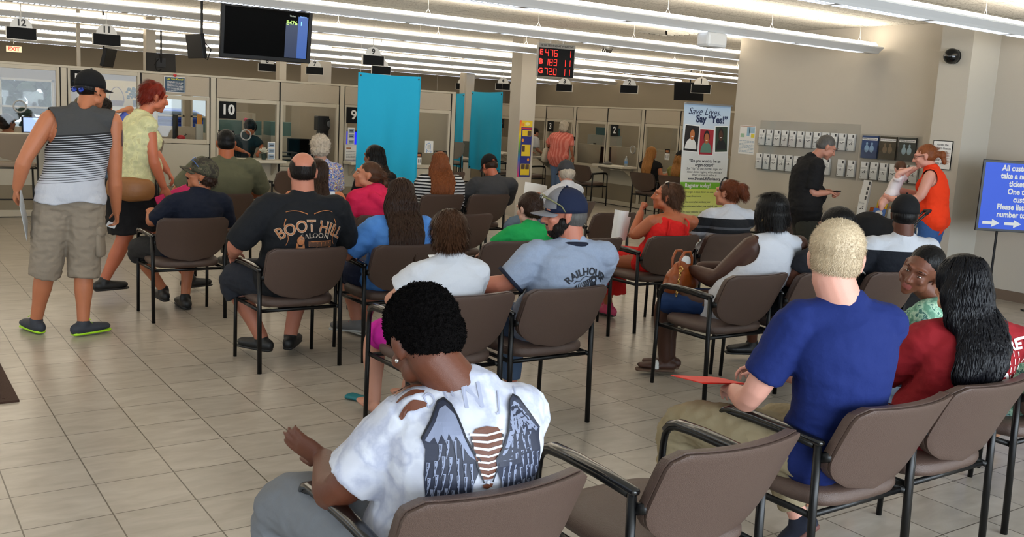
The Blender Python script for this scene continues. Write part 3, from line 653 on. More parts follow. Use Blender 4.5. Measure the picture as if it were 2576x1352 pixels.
    def long_hair(s,mt,L=.40,wd=.10,n=420,r=.0038,wave=.0,seed=1,back=.135,thick=.034,shift=0,taper=.75):
        """hair that falls over neck and shoulders: a draped body with fine strands lying on it"""
        sd=s.side; f=s.sfw; h=s.h; M3=s.Mh.to_3x3(); hs=M3@V((1,0,0)); top=h(0,-.055,.03); nape=h(0,-.085,-.06); z0=nape.z; k=s.k
        def bk(z):
            t=1-(k['neck'].z-z)/max(.1,(k['neck'].z-k['pel'].z)); t=max(.2,min(1,t)); c=s.spine(t); rx,ry=lerp_tab(TORSO,t); return c-f*((ry*k['s']*(k['b'] if t<.75 else k['b']+(1-k['b'])*(t-.75)/.25))+.022+thick*.5)
        pts=[top,nape]; rad=[(.080,.070),(.088*wd/.10,.058)]
        for i in range(1,7):
            z=z0-(L)*i/6; c=bk(z) if z<k['neck'].z+.02 else nape*(1-i/6)+bk(k['neck'].z-.03)*(i/6); c=V((c.x,c.y,z))+sd*shift*i/6
            pts.append(c); rad.append((wd*(1.0-(1-taper)*(i/6)**2),thick*(1.15-.55*i/6)))
        g=G(); g.tube(pts,rad,20,side=[hs.normalized()]*2+[sd]*6); me=g.skin(.009,5)
        nr=[v.normal.copy() for v in me.vertices]
        for v,nn in zip(me.vertices,nr):
            c=v.co; q=c.dot(sd)*1.0; v.co=c+nn*((.007+.012*wave)*noise.noise(V((q*34+wave*7*math.sin(c.z*20),c.z*(3+14*wave),seed))))
        me.update(); o=link(me,'hair_length',mt,s.root)
        vs=[];fs=[]; cap=s.hairo
        for ob in (o,cap):
            kk=len(vs); vs+=[v.co[:] for v in ob.data.vertices]; fs+=[tuple(i+kk for i in p.vertices) for p in ob.data.polygons]
        bvh=BVHTree.FromPolygons(vs,fs); rnd=random.Random(seed); g=G(); step=.022
        for i in range(n):
            a=rnd.uniform(-1.25,1.25); p=h(.085*math.sin(a),-.10*math.cos(a)+.0,.06+.06*rnd.random()) if rnd.random()<.55 else pts[rnd.randrange(1,5)]+sd*rnd.uniform(-1,1)*wd*.95-f*.06
            ph=rnd.random()*6; ql=0; LL=L*(.75+.5*rnd.random()); path=[]; drift=rnd.gauss(0,.10)
            while ql<LL and len(path)<30:
                hit=bvh.find_nearest(p)
                if hit[0] is None: break
                nn=hit[1]; q=hit[0]+nn*(.0015+.004*rnd.random()) if len(path)<3 or hit[3]<.05 else p
                path.append(q); d=V((0,0,-1))+sd*(drift+wave*math.sin(ph+ql*42)); d=d-nn*d.dot(nn)*.8
                if d.length<.2: d=V((0,0,-1))
                p=q+d.normalized()*step; ql+=step
                if q.z<z0-L-.03: break
            if len(path)<4: continue
            m_=len(path); g.tube(path,[(r*(.4+.6*min(1,j/2))*(1-.75*(j/m_)**2),r*.5*(1-.6*j/m_)) for j in range(m_)],5,side=sd,rnd=False)
        g.obj('hair_strand',mt,s.root,smooth=True); return o
def hair_mat(name,c,rough=.42,streak=.35,sc_=(90,90,6)):
    m=mat(name,c,rough,var=streak,vscale=1,stretch=sc_,bump=.5,bscale=1.2,spec=.18); return m
def decal(o,name,items,fr,d,mt,parent=None,off=.002,grid=.02):
    """press flat lettering and shapes (in frame fr) along direction d onto garment o"""
    bm=bpy.data.meshes; vs=[v.co for v in o.data.vertices]; bvh=BVHTree.FromPolygons([v[:] for v in vs],[tuple(p.vertices) for p in o.data.polygons]); d=V(d).normalized(); g=G()
    for idx,(vv,ff,mi) in enumerate(items):
        g.mi=mi; out=[]; lay=off+.0015+(.0004*idx if idx<6 else .0022+.000012*idx)
        for a,b in vv:
            p=fr(a,b,0); h=bvh.ray_cast(p-d*.35,d)
            q=h[0]+h[1]*lay if h[0] is not None and (h[0]-p).length<.3 else None; out.append(q)
        g.add([q or V((0,0,0)) for q in out],[f for f in ff if all(out[i] is not None for i in f)])
    return g.obj(name,mt,parent or o.parent)
def tx(s,size,u=0,v=0,bold=.02,arc=0,mi=0,sx=1,align='CENTER',rot=0,spacing=1,shear=0):
    vs,fs=text_mesh(s,size,bold,align,spacing,shear); out=[]
    for p in vs:
        x,y=p.x*sx,p.y
        if arc: a=x/arc; x,y=(arc+y)*math.sin(a),(arc+y)*math.cos(a)-arc
        if rot: x,y=x*math.cos(rot)-y*math.sin(rot),x*math.sin(rot)+y*math.cos(rot)
        out.append((x+u,y+v))
    return (out,fs,mi)
def shp(poly,mi=0,cell=.012):
    """filled outline cut into strips so that it can follow a curved surface"""
    import bmesh
    b=bmesh.new(); vv=[b.verts.new((x,y,0)) for x,y in poly]
    try: b.faces.new(vv)
    except Exception: b.free(); return ([],[],mi)
    xs=[p[0] for p in poly]; ys=[p[1] for p in poly]
    for ax,lo,hi in ((0,min(xs),max(xs)),(1,min(ys),max(ys))):
        q=lo+cell
        while q<hi:
            n=V((1,0,0)) if ax==0 else V((0,1,0)); bmesh.ops.bisect_plane(b,geom=b.verts[:]+b.edges[:]+b.faces[:],plane_co=n*q,plane_no=n,dist=1e-5); q+=cell
    bmesh.ops.triangulate(b,faces=b.faces[:]); b.verts.index_update(); out=([(v.co.x,v.co.y) for v in b.verts],[tuple(v.index for v in f.verts) for f in b.faces],mi); b.free(); return out
def stroke(pts,w0,w1=None,mi=0):
    w1=w0 if w1 is None else w1; vs=[];fs=[]; n=len(pts)
    for i,(x,y) in enumerate(pts):
        a=pts[max(0,i-1)]; b=pts[min(n-1,i+1)]; dx,dy=b[0]-a[0],b[1]-a[1]; l=math.hypot(dx,dy) or 1; w_=w0+(w1-w0)*i/(n-1); vs+=[(x-dy/l*w_/2,y+dx/l*w_/2),(x+dy/l*w_/2,y-dx/l*w_/2)]
    for i in range(n-1): fs.append((2*i,2*i+1,2*i+3,2*i+2))
    return (vs,fs,mi)
def disc(x,y,rx,ry=None,mi=0,n=24,a0=0,a1=360):
    ry=ry or rx; pts=[(x,y)]+[(x+rx*math.cos(R(a0+(a1-a0)*i/n)),y+ry*math.sin(R(a0+(a1-a0)*i/n))) for i in range(n+1)]
    return (pts,[(0,i+1,i+2) for i in range(n)],mi)
def ball_cap(p,mt,brim_mt=None,back=0,sc_=1.0,pos=(0,-.014,.040),tilt=0,opening=False):
    """baseball cap on the head of p (as a child); back: yaw of brim in degrees"""
    M_=p.Mh@Matrix.Translation(V(pos))@Matrix.Rotation(R(back),4,'Z')@Matrix.Rotation(R(tilt),4,'X')@Matrix.Scale(sc_,4)
    g=G(); rows=[]; nn=28
    for sgn,kk in ((1,1.0),(-1,.95)):
        rg=[(.0,0)]+[(math.sin(R(a)),math.cos(R(a))) for a in (12,25,38,52,66,80,90)]+[(.99,-.22)]
        for rr,z in (rg if sgn>0 else rg[::-1]):
            rr=max(rr,.02); row=[]
            for j in range(nn):
                a=2*math.pi*j/nn; x,y=math.cos(a)*rr*.084*kk,math.sin(a)*rr*.103*kk; zz=z*.098*kk-(.0 if sgn>0 else 0)
                if z<0 and opening and y<-.08 and abs(x)<.035: zz+=.03*(1-abs(x)/.035)
                row.append(M_@V((x,y,zz)))
            rows.append(row)
    vs=[v for r_ in rows for v in r_]; fs=[tuple(range(nn))[::-1]]; 
    for i in range(len(rows)-1):
        for j in range(nn): j2=(j+1)%nn; fs.append((i*nn+j,i*nn+j2,(i+1)*nn+j2,(i+1)*nn+j))
    g.add(vs,fs); g.ell(M_@V((0,0,.1)),(.008,.008,.005)); cap=g.obj('cap',mt,p.root,smooth=True)
    g=G(); A=[];B=[]
    for i in range(9):
        t=i/8; ra=[]; rb=[]
        for j in range(13):
            a=R(-62+124*j/12); x=math.sin(a)*.083; y0=math.cos(a)*.100; y=y0+t*.072*max(0,math.cos(a*1.35))**.6; z=-.018-.012*t-(x/.083)**2*.016*(1-.0*t)+.004
            ra.append(M_@V((x*(1+.02*t),y,z))); rb.append(M_@V((x*(1+.02*t),y,z-.004)))
        A.append(ra);B.append(rb)
    slab(g,A,B); b=g.obj('cap_brim',brim_mt or mt,p.root,smooth=True); return cap,M_
def sunglasses(p,lens,fr_mt,pos=(0,.04,.085),tilt=-50,name='sunglasses',sc_=1,yaw=0):
    M_=p.Mh@Matrix.Translation(V(pos))@Matrix.Rotation(R(yaw),4,'Z')@Matrix.Rotation(R(tilt),4,'X')@Matrix.Scale(sc_,4); g=G(); 
    for q in (-1,1): g.ell(M_@V((q*.034,0,0)),(.029*sc_,.005*sc_,.02*sc_),M_.to_3x3().normalized())
    g.mi=1
    for q in (-1,1): g.tube([M_@V((q*.062,0,.006)),M_@V((q*.073,-.03,.008)),M_@V((q*.078,-.10,.004)),M_@V((q*.074,-.13,-.014))],[(.003,.006),(.003,.005),(.003,.004),(.003,.004)],8)
    g.tube([M_@V((-.066,-.002,.014)),M_@V((0,.005,.012)),M_@V((.066,-.002,.014))],.004,8)
    o=g.obj(name,[lens,fr_mt],p.root,smooth=True); return o
# ---------------- cloth materials ----------------
def cloth(n,c='#888888',**k): 
    kk=dict(rough=.85,bump=.3,bscale=35,spec=.25,var=.04,vscale=300); kk.update(k); return mat('cloth_'+n,c,**kk)
def zmat(name,stops,z0,z1,axis=2,rough=.85,period=None):
    """bands woven into the cloth, by height on the wearer; stops=(pos,colour)"""
    m,nt,b,N,L=nodes('cloth_'+name,rough); tc=N('ShaderNodeTexCoord'); sx=N('ShaderNodeSeparateXYZ'); L(tc.outputs['Object'],sx.inputs[0])
    mr=N('ShaderNodeMapRange'); mr.inputs[1].default_value=z0; mr.inputs[2].default_value=z1; L(sx.outputs[axis],mr.inputs[0]); src=mr.outputs[0]
    if period:
        f=N('ShaderNodeMath'); f.operation='FRACT'; q=N('ShaderNodeMath'); q.operation='DIVIDE'; L(sx.outputs[axis],q.inputs[0]); q.inputs[1].default_value=period; L(q.outputs[0],f.inputs[0]); src=f.outputs[0]
    cr=N('ShaderNodeValToRGB'); cr.color_ramp.interpolation='CONSTANT'; el=cr.color_ramp.elements
    el[0].position=stops[0][0]; el[0].color=hx(stops[0][1])+(1,); el[1].position=stops[1][0]; el[1].color=hx(stops[1][1])+(1,)
    for p,c in stops[2:]: e=el.new(p); e.color=hx(c)+(1,)
    L(src,cr.inputs[0]); L(cr.outputs[0],b.inputs['Base Color']); b.inputs['Specular IOR Level'].default_value=.25
    n=N('ShaderNodeTexNoise'); n.inputs['Scale'].default_value=35; bp=N('ShaderNodeBump'); bp.inputs['Strength'].default_value=.3; bp.inputs['Distance'].default_value=.01; L(n.outputs[0],bp.inputs['Height']); L(bp.outputs[0],b.inputs['Normal']); return m
def blotch(name,cols,scale,rough=.85,detail=3):
    m,nt,b,N,L=nodes('cloth_'+name,rough); tc=N('ShaderNodeTexCoord'); n=N('ShaderNodeTexNoise'); n.inputs['Scale'].default_value=scale; n.inputs['Detail'].default_value=detail; L(tc.outputs['Object'],n.inputs['Vector'])
    cr=N('ShaderNodeValToRGB'); cr.color_ramp.interpolation='CONSTANT' if detail<3.5 else 'LINEAR'; el=cr.color_ramp.elements; k=len(cols)
    for i,c in enumerate(cols):
        p=.36+.28*i/max(1,k-1); e=el[i] if i<2 else el.new(p); e.position=p; e.color=hx(c)+(1,)
    L(n.outputs[0],cr.inputs[0]); L(cr.outputs[0],b.inputs['Base Color']); return m
SK='#b97f66'; TAN='#b5714f'; PALE='#cf9c86'; BR1='#4a2a1c'; BR2='#6a4130'; BR3='#5a3424'
HB=lambda n:hair_mat('hair_'+n,{'black':'#0c0a0a','brown':'#2f1e15','midbrown':'#4a3020','auburn':'#5a2c16','ginger':'#7a4526','grey':'#55524f','white':'#b5aa9a','blond':'#b39a74','goldblond':'#9c6c3a','red':'#6e1f12','dark':'#17110e'}[n])
SHOE=mat('shoe_black','#141414',.5); SOLE=mat('sole_dark','#1d1b1a',.6)
SHORT=[((0,-.024,.040),(.0805,.097,.086)),((0,-.045,.0),(.070,.072,.062))]
def down(hc,n,rnd): t=max(0,min(1,(hc.z-.06)/.06)); return V((hc.x*2.5+rnd.gauss(0,.12),-.5-.4*t+rnd.gauss(0,.12),-.9+.85*t))+n*.10
# --- standing man in the striped tank ---
s=P('standing man in a striped tank top, khaki cargo shorts and black cap',(1.2,7.08),TAN,face=True,b=1.08,pel=(-.01,.0,.93),neck=(.08,-.01,1.545),head=(.145,.04,1.69),hy=-62,hp=6,sw=.195,sy=-8,py=-8,bulge=.02,vox=.0075,ab=1.28,lb=1.12,
  eL=(-.29,-.03,1.215),wL=(-.325,.05,1.02),eR=(.275,-.02,1.09),wR=(.30,.06,.86),kL=(-.155,.06,.50),aL=(-.215,.16,.095),kR=(.07,.0,.49),aR=(.055,-.03,.095),tL=25,tR=-62,cuL=.55,cuR=.6,pnL=(1,0,0),pnR=(-1,0,0))
s.body()
tank=None
def tankmat():
    m,nt,b,N,L=nodes('cloth_tank',.85); tc=N('ShaderNodeTexCoord'); sx=N('ShaderNodeSeparateXYZ'); L(tc.outputs['Object'],sx.inputs[0])
    def M(op,a,bb=None):
        n=N('ShaderNodeMath'); n.operation=op
        for k,v in enumerate((a,bb)):
            if v is None: continue
            if isinstance(v,(int,float)): n.inputs[k].default_value=v
            else: L(v,n.inputs[k])
        return n.outputs[0]
    z=M('SUBTRACT',sx.outputs[2],M('MULTIPLY',sx.outputs[0],.10)); fr=M('FRACT',M('DIVIDE',z,.0155))
    th=M('DIVIDE',M('SUBTRACT',1.395,z),.33)         # white share grows towards the hem
    st=M('LESS_THAN',fr,M('ADD',M('MULTIPLY',th,.62),.2)); top=M('GREATER_THAN',z,1.395); bot=M('LESS_THAN',z,1.075)
    w_=M('MAXIMUM',M('MULTIPLY',st,M('SUBTRACT',1,top)),bot)
    mx=N('ShaderNodeMix'); mx.data_type='RGBA'; L(w_,mx.inputs[0]); L(mx.outputs[2],b.inputs['Base Color']); m2=N('ShaderNodeMix'); m2.data_type='RGBA'; L(top,m2.inputs[0]); m2.inputs[6].default_value=hx('#16171a')+(1,); m2.inputs[7].default_value=hx('#3c3d3e')+(1,); L(m2.outputs[2],mx.inputs[6]); mx.inputs[7].default_value=hx('#babdc6')+(1,)
    n=N('ShaderNodeTexNoise'); n.inputs['Scale'].default_value=30; bp=N('ShaderNodeBump'); bp.inputs['Strength'].default_value=.3; bp.inputs['Distance'].default_value=.01; L(n.outputs[0],bp.inputs['Height']); L(bp.outputs[0],b.inputs['Normal']); return m
S1=s.S
def armhole(c,s=s):
    for q in (-1,1):
        d=c-(s.S[q]+s.side*q*.055+V((0,0,-.05)))
        if (d.x/.085)**2+(d.y/.3)**2+(d.z/.135)**2<1: return True
    return (c.z>s.spine(.965).z and (c-s.spine(1)).length<.085) or c.z<.938+.012*math.sin(c.x*19+1)
g=G(); s.torso(g,.026,-.04,.96,16,flare=.10); s.hips(g,.034); [g.ell(s.S[q]-s.side*q*.03,.07) for q in (-1,1)]
s.shirt=s.wear('tank_top',g,tankmat(),wr=.007,fq=6,cut=armhole)
KH=cloth('khaki','#8d8172'); s.pants(KH,.60,.030,'shorts',flare=.10,wr=.012,fq=9)
g=G(); 
p0=s.HJ[1]+(s.K[1]-s.HJ[1])*.62; g.tube([p0+V((.085,-.06,.09)),p0+V((.095,-.06,-.08))],[(.060,.022),(.062,.024)],12,side=(.6,1,0),n=.6); g.tube([p0+V((.09,-.06,.105)),p0+V((.098,-.06,.065))],[(.064,.026),(.064,.028)],12,side=(.6,1,0),n=.6)
g.obj('cargo_pocket',KH,s.root,smooth=True)
NAVY=mat('shoe_slate','#2b303a',.7); LIME=mat('lime_rubber','#a8e01e',.5)
for q in (-1,1): s.shoe(q,NAVY,LIME,lace=LIME)
s.hair_cap(HB('dark'),[((0,-.03,.02),(.077,.090,.075))],amp=.001)
BK=cloth('black','#121214'); cp,CM=ball_cap(s,BK,sc_=1.04)
sunglasses(s,mat('blue_lens','#12308c',.08,metal=.6),M_blackplastic,pos=(0,-.112,-.010),tilt=4,sc_=1.0,yaw=180)
g=G(); vs=tx('FLEXFIT',.012,bold=.02); fr=frame(CM@V((-.065,-.078,.006)),CM.to_3x3()@V((.75,-.66,0)),CM.to_3x3()@V((0,0,1))); g.add([fr(a,b,.002) for a,b in vs[0]],vs[1]); g.obj('cap_lettering',mat('blue_print','#2a7fd0'),s.root)
g=G(); a=s.S[1]; fr=None; g.ell(a*.72+s.E[1]*.28+V((.048,-.03,0)),(.008,.022,.06)); g.obj('tattoo',mat('ink','#5b4a48',.6),s.root,smooth=True)
man=s
# papers in his hands
o=G().box((-.11,-.001,-.15),(.11,.001,.15)).box((-.105,.0015,-.14),(.105,.003,.14)).obj('paper',mat('form_paper','#cfd3d6',.7)); o.location=(.91,7.12,.85); o.rotation_euler=(R(-6),R(-30),R(80)); tag(o,'printed form hanging from the left hand of the man in the striped tank','paper')
o=G().box((-.035,-.001,-.02),(.035,.001,.02)).obj('ticket',mat('paper_white','#e4e4e2',.7)); o.location=(1.475,7.19,.755); o.rotation_euler=(R(20),R(20),R(20)); tag(o,'small white ticket pinched in the right hand of the striped tank man','ticket')
# --- walking woman ---
s=P('walking woman with short red hair in a pale yellow sleeveless blouse and black skirt',(2.0,8.35),'#b9694a',face=True,b=1.12,pel=(-.13,0,.93),neck=(-.04,.0,1.49),head=(.065,-.0,1.665),hy=-86,hp=12,sy=-80,py=-80,sw=.16,bulge=.02,vox=.0085,bust=.075,ab=1.2,lb=1.1,belly=.03,
  eL=(.09,.16,1.22),wL=(.20,.14,1.05),eR=(-.0,-.19,1.17),wR=(.09,-.16,.94),kL=(.08,.10,.50),aL=(.38,.08,.12),kR=(-.20,-.07,.50),aR=(-.36,-.06,.16),tL=0,tR=0,cuR=.9,pnR=(-.2,1,0),hdR=(.35,.05,-.6))
s.body()
YB=blotch('yellow_blouse',['#bdbd90','#c6c498','#d0ce9c','#c0ba8a'],22)
s.tee(YB,sl=0,off=.030,hem=.051,name='blouse',flare=.2,wr=.01,fq=7)
g=G(); g.tube([s.k['pel']+V((0,0,.06)),s.k['pel']+V((0,0,-.12)),s.k['pel']+V((.03,0,-.37))],[(.17,.20),(.19,.21),(.24,.21)],20,side=(0,1,0),rnd=False); s.wear('skirt',g,cloth('skirt_black','#141315'),wr=.008)
s.hair_cap(HB('red'),[((0,-.03,.045),(.088,.105,.090)),((0,-.06,-.01),(.075,.07,.07))],amp=.010,fq=30,strands=2500,sl=.035,up=down)
for q in (-1,1): s.shoe(q,SHOE,SOLE)
g=G(); g.tube([V((-.34,-.17,1.0)),V((-.22,-.25,.99)),V((-.08,-.25,.985))],[(.05,.085),(.075,.10),(.05,.085)],18,side=(0,1,0),n=.7); hb=g.obj('handbag',mat('tan_leather','#8a5a2e',.5,bump=.4,bscale=20),smooth=True); hb.location=(2.02,8.30,-.06)
tag(hb,'tan and brown shoulder bag at the hip of the walking red-haired woman','bag')
o=G().box((-.155,-.004,-.12),(.155,.004,.12)).obj('folder',mat('pink_card','#e0306c',.6)); o.location=(2.20,8.22,.80); o.rotation_euler=(R(8),R(-22),R(8)); tag(o,'bright pink folder in the hand of the walking woman','folder')
# --- person in blue at window 11 ---
s=P('child in a periwinkle blue shirt at window 11, hand behind the head',(2.72,13.32),'#c0805c',s=.92,pel=(0,0,.84),neck=(0,.05,1.36),head=(-.02,.12,1.50),hy=-20,hp=10,sw=.15,bulge=.02,vox=.012,eL=(-.18,.2,1.2),wL=(-.12,.38,1.1),eR=(.30,.0,1.53),wR=(.10,-.03,1.46),hdR=(-1,.1,-.1),kL=(-.07,0,.45),aL=(-.08,0,.09),kR=(.07,.02,.45),aR=(.09,.05,.09),nk=.9)
s.body(feet=()); s.tee(cloth('periwinkle','#5b6cc4'),.30,hem=-.05,wr=.008); s.pants(cloth('denim','#5a6f8e'),.97,.016,'jeans')
s.hair_cap(HB('dark'),[((0,-.03,.035),(.088,.105,.095)),((0,-.06,-.02),(.078,.07,.07))],amp=.01); [s.shoe(q,SHOE,SOLE) for q in (-1,1)]
# --- camouflage cap man ---
s=P('seated man in a camouflage cap and navy tee looking left',CH['camo'],TAN,face=True,pel=(.03,-.02,.53),neck=(.10,-.15,.955),head=(.115,-.13,1.10),hy=66,hp=-12,hr=-4,sy=4,sw=0.18,bulge=.05,vox=.0075,b=1.05,ab=1.15,
  eL=(-.245,-.10,.735),wL=(-.20,.12,.80),eR=(.36,-.02,.70),wR=(.25,.2,.69),kL=(-.28,.30,.50),aL=(-.05,.34,.14),kR=(.16,.34,.50),aR=(.09,.22,.09),hdL=(.2,1,.1),lips='#a05f50',feet=True)
s.body(); NV=cloth('navy_dark','#161c2c'); s.tee(NV,.46,wr=.009,slw=.016,seed=2); s.pants(cloth('charcoal','#2e2d2d'),.62,.02,'shorts',flare=.08,wr=.008)
for q in (-1,1): s.shoe(q,SHOE,SOLE)
s.hair_cap(HB('brown'),[((0,-.045,-.015),(.080,.078,.065))],amp=.010,fq=60,strands=700,sl=.025,up=down)
CA=blotch('camouflage',['#2f2b22','#4b4635','#3a3a2a','#5f5946'],28); cp,CM=ball_cap(s,CA,sc_=1.06,tilt=6)
sunglasses(s,mat('silver_lens','#8f98a8',.1,metal=.8),mat('blue_frame','#3c5f9a',.3),pos=(0,.085,.105),tilt=35)
g=G(); g.ell(s.h(-.084,-.005,-.040),.005); g.ell(s.h(-.084,-.008,-.052),.004); g.obj('earring',mat('silver','#d8d8d8',.15,metal=1),s.root)
g=G(); g.tube([s.h(-.03,.085,-.046),s.h(0,.1,-.043),s.h(.03,.085,-.046)],[(.008,.005),(.012,.006),(.008,.005)],8); g.ell(s.h(0,.083,-.088),(.02,.012,.02),s.Mh.to_3x3()); g.obj('moustache',HB('dark'),s.root,smooth=True)
# --- balding man, printed black tee ---
s=P('heavy balding man in a black tee with a printed saloon picture on the back',CH['boot'],'#b3735c',b=1.36,pel=(.0,-.06,.55),neck=(.02,-.18,1.09),head=(.035,-.125,1.25),hy=-20,hp=4,sw=0.205,bulge=.045,sy=-10,vox=.0075,ab=1.45,lb=1.25,nk=1.25,belly=.06,hs=1.06,
  eL=(-.375,-.10,.80),wL=(-.30,.18,.70),eR=(.37,-.08,.79),wR=(.27,.18,.69),kL=(-.27,.33,.53),aL=(-.10,.20,.12),kR=(.24,.34,.52),aR=(.10,.20,.12),tL=30,tR=-35)
s.body(); BT=cloth('black_tee','#15171b'); s.tee(BT,.50,off=.02,slw=.022,wr=.008,fq=6,seed=5); s.pants(cloth('dark_denim_shorts','#23262e'),.66,.026,'shorts',flare=.06,wr=.008)
for q in (-1,1): s.shoe(q,SHOE,SOLE,lace=SHOE)
s.hair_cap(HB('dark'),[((0,-.022,.028),(.0795,.0955,.0895)),((0,-.045,.0),(.073,.073,.064))],voxel=.006,amp=.0006,strands=9000,sl=.009,up=down,sr=.0006,cut=lambda c:((c.x/.069)**2+((c.y+.015)/.112)**2<1 and c.z>.035) or c.y>.05)
fr=s.back(.03,.855); ORG,CRM,DK,WT,SKN=0,1,2,3,4
pm=[mat('print_orange','#a9683a'),mat('print_cream','#b8a692'),mat('print_black','#0c0c0e'),mat('print_white','#c2bfba'),mat('print_skin','#b07c58'),mat('print_brown','#4f3322')]
it=[]
rnd=random.Random(4)
for q in (-1,1):
    it.append(stroke([(q*(.02+.016*i),.150+.018*math.sin(i*.33)) for i in range(9)],.005,.003,0)); it.append(stroke([(q*(.15+.012*math.sin(i*.8)),.12-.02*i) for i in range(9)],.006,.003,0))
it+=[tx('BOOT HILL',.098,0,.078,.05,arc=.36,mi=2,sx=.86),]
it+=[tx('BOOT HILL',.098,0,.078,.026,arc=.36,mi=1,sx=.86),tx('BOOT HILL',.098,0,.078,-.002,arc=.36,mi=0,sx=.86)]
it+=[tx('SALOON',.044,.022,.022,.05,arc=.36,mi=2),tx('SALOON',.044,.022,.022,.012,arc=.36,mi=1)]
# picture below: rider, saloon front and motorcycle
it+=[shp([(-.02,-.01),(.13,-.01),(.135,-.05),(-.02,-.045)],5),shp([(-.02,-.012),(.13,-.012),(.128,-.018),(-.02,-.018)],0)]
for k in range(6): it.append(stroke([(-.01+.025*k,-.02),(-.012+.025*k,-.045)],.004,.004,0))
it+=[shp([(.03,-.05),(.04,-.05),(.04,-.13),(.03,-.13)],5),shp([(.115,-.05),(.127,-.05),(.13,-.13),(.115,-.13)],0),shp([(.06,-.075),(.11,-.075),(.11,-.13),(.06,-.13)],5)]
it+=[disc(-.065,-.008,.022,.028,0),disc(-.065,-.014,.012,.017,4),shp([(-.088,-.02),(-.10,-.11),(-.075,-.12),(-.078,-.04)],0),shp([(-.045,-.02),(-.030,-.10),(-.05,-.12),(-.054,-.04)],0),
     shp([(-.085,-.045),(-.045,-.045),(-.05,-.07),(-.055,-.10),(-.04,-.13),(-.09,-.13),(-.078,-.10),(-.082,-.07)],4),shp([(-.083,-.058),(-.047,-.058),(-.05,-.074),(-.08,-.074)],3)]
it+=[stroke([(-.02,-.06),(-.005,-.055),(.002,-.09),(.02,-.10)],.005,.003,3),disc(.0,-.11,.025,.018,3),shp([(-.02,-.10),(.04,-.115),(.05,-.13),(-.03,-.13)],3),disc(.045,-.12,.016,.014,2)]
decal(s.shirt,'shirt_print',it,fr,s.sfw,pm,off=.0022)
# --- long-haired person in sky blue ---
s=P('seated person with long dark brown hair in a sky blue tee and denim shorts',CH['blue'],'#b87a62',b=1.12,pel=(.0,-.06,.53),neck=(.02,-.17,.945),head=(.03,-.12,1.09),hy=-24,hp=16,sw=0.165,bulge=.06,sy=-14,vox=.0085,ab=1.35,lb=1.2,belly=.04,
  eL=(-.31,-.04,.71),wL=(-.20,.17,.66),eR=(.31,-.02,.70),wR=(.2,.2,.66),kL=(-.12,.36,.52),aL=(-.06,.32,.16),kR=(.14,.34,.50),aR=(.05,.45,.10),tL=50,tR=10)
s.body(); s.tee(cloth('sky_blue','#4f86cf'),.46,off=.02,slw=.018,wr=.008,hem=-.05,seed=8); s.pants(cloth('denim_navy','#1e2c4c'),.56,.02,'shorts',flare=.06)
GS=mat('shoe_grey','#6c6a68',.7); [s.shoe(q,GS,mat('sole_white','#b9b9b4',.6),lace=mat('lace_red','#8c2f3a',.6)) for q in (-1,1)]
s.hair_cap(HB('brown'),[((0,-.03,.035),(.085,.105,.093)),((0,-.07,-.04),(.078,.065,.09))],amp=.003)
s.long_hair(HB('brown'),.36,.125,n=520,wave=.22,seed=4,taper=.85)
# --- child in white ---
s=P('seated child with a short brown bowl cut in a plain white tee and pink shorts',CH['boy'],'#c08a74',s=.93,pel=(-.02,-.05,.53),neck=(-.025,-.17,.935),head=(-.02,-.13,1.07),hy=-22,hp=10,sw=0.155,bulge=.05,sy=-12,vox=.008,b=1.0,ab=1.05,lb=1.15,nk=.85,
  eL=(-.27,-.02,.72),wL=(-.14,.22,.70),eR=(.20,.05,.70),wR=(.16,.3,.72),kL=(-.17,.36,.47),aL=(-.17,.34,.10),kR=(.14,.36,.47),aR=(.08,.42,.10))
s.body(); s.tee(cloth('white_tee','#c6c8ce'),.30,off=.018,slw=.02,wr=.006,seed=9,flare=.35); s.pants(cloth('hot_pink','#c4209a'),.47,.016,'shorts')
s.hair_cap(HB('midbrown'),[((0,-.028,.036),(.090,.108,.090)),((0,-.055,-.022),(.086,.078,.062))],amp=.004,fq=30,strands=7000,sl=.04,up=lambda hc,n,r:V((hc.x*6+r.gauss(0,.12),hc.y*5-.1+r.gauss(0,.12),-1.0*max(0,min(1,(.13-hc.z)/.06))))+n*.10,sr=.0012)
o=None
# --- bearded man, navy cap ---
s=P('bearded man in a navy and grey cap and light grey dark-collared tee',CH['rail'],'#b8735c',face=True,b=1.12,pel=(.06,-.06,.55),neck=(.13,-.175,.995),head=(.085,-.145,1.155),hy=60,hp=4,sy=-18,sw=0.195,bulge=.05,vox=.0065,ab=1.35,nk=1.2,lb=1.1,hs=1.05,
  eL=(-.21,-.06,.775),wL=(-.36,.14,.745),hdL=(-.9,.5,.1),eR=(.40,-.02,.74),wR=(.3,.2,.68),kL=(-.18,.36,.5),kR=(.16,.38,.5),lips='#8f5a50')
s.body(); GT=cloth('heather_grey','#8f9bb0',var=.10,vscale=120); s.tee(GT,.43,off=.02,slw=.022,wr=.008,seed=11,hem=-.06); s.pants(cloth('jeans_light','#44566f'),.97,.018,'jeans')
g=G(); nb=s.spine(.99); ring=[]
t=(s.spine(.99)-s.spine(.93)).normalized(); u=s.side; w_=t.cross(u)
g.tube([nb+u*.090*math.cos(R(a))+w_*.083*math.sin(R(a))+t*.004 for a in range(0,361,15)],[(.013,.011)]*25,8,side=t); DN=cloth('ringer_navy','#1d2130'); g.obj('collar',DN,s.root,smooth=True)
for q in (-1,1):
    pa,ra=s.path(s.S[q],s.E[q],s.W[q],ARM,0,.43,.033,s.k['ab'],.09); d=(pa[-1]-pa[-2]).normalized(); g=G(); g.tube([pa[-1]-d*.016,pa[-1]+d*.004],[ra[-1]+.001]*2,20,rnd=False); g.obj('sleeve_cuff',DN,s.root,smooth=True)
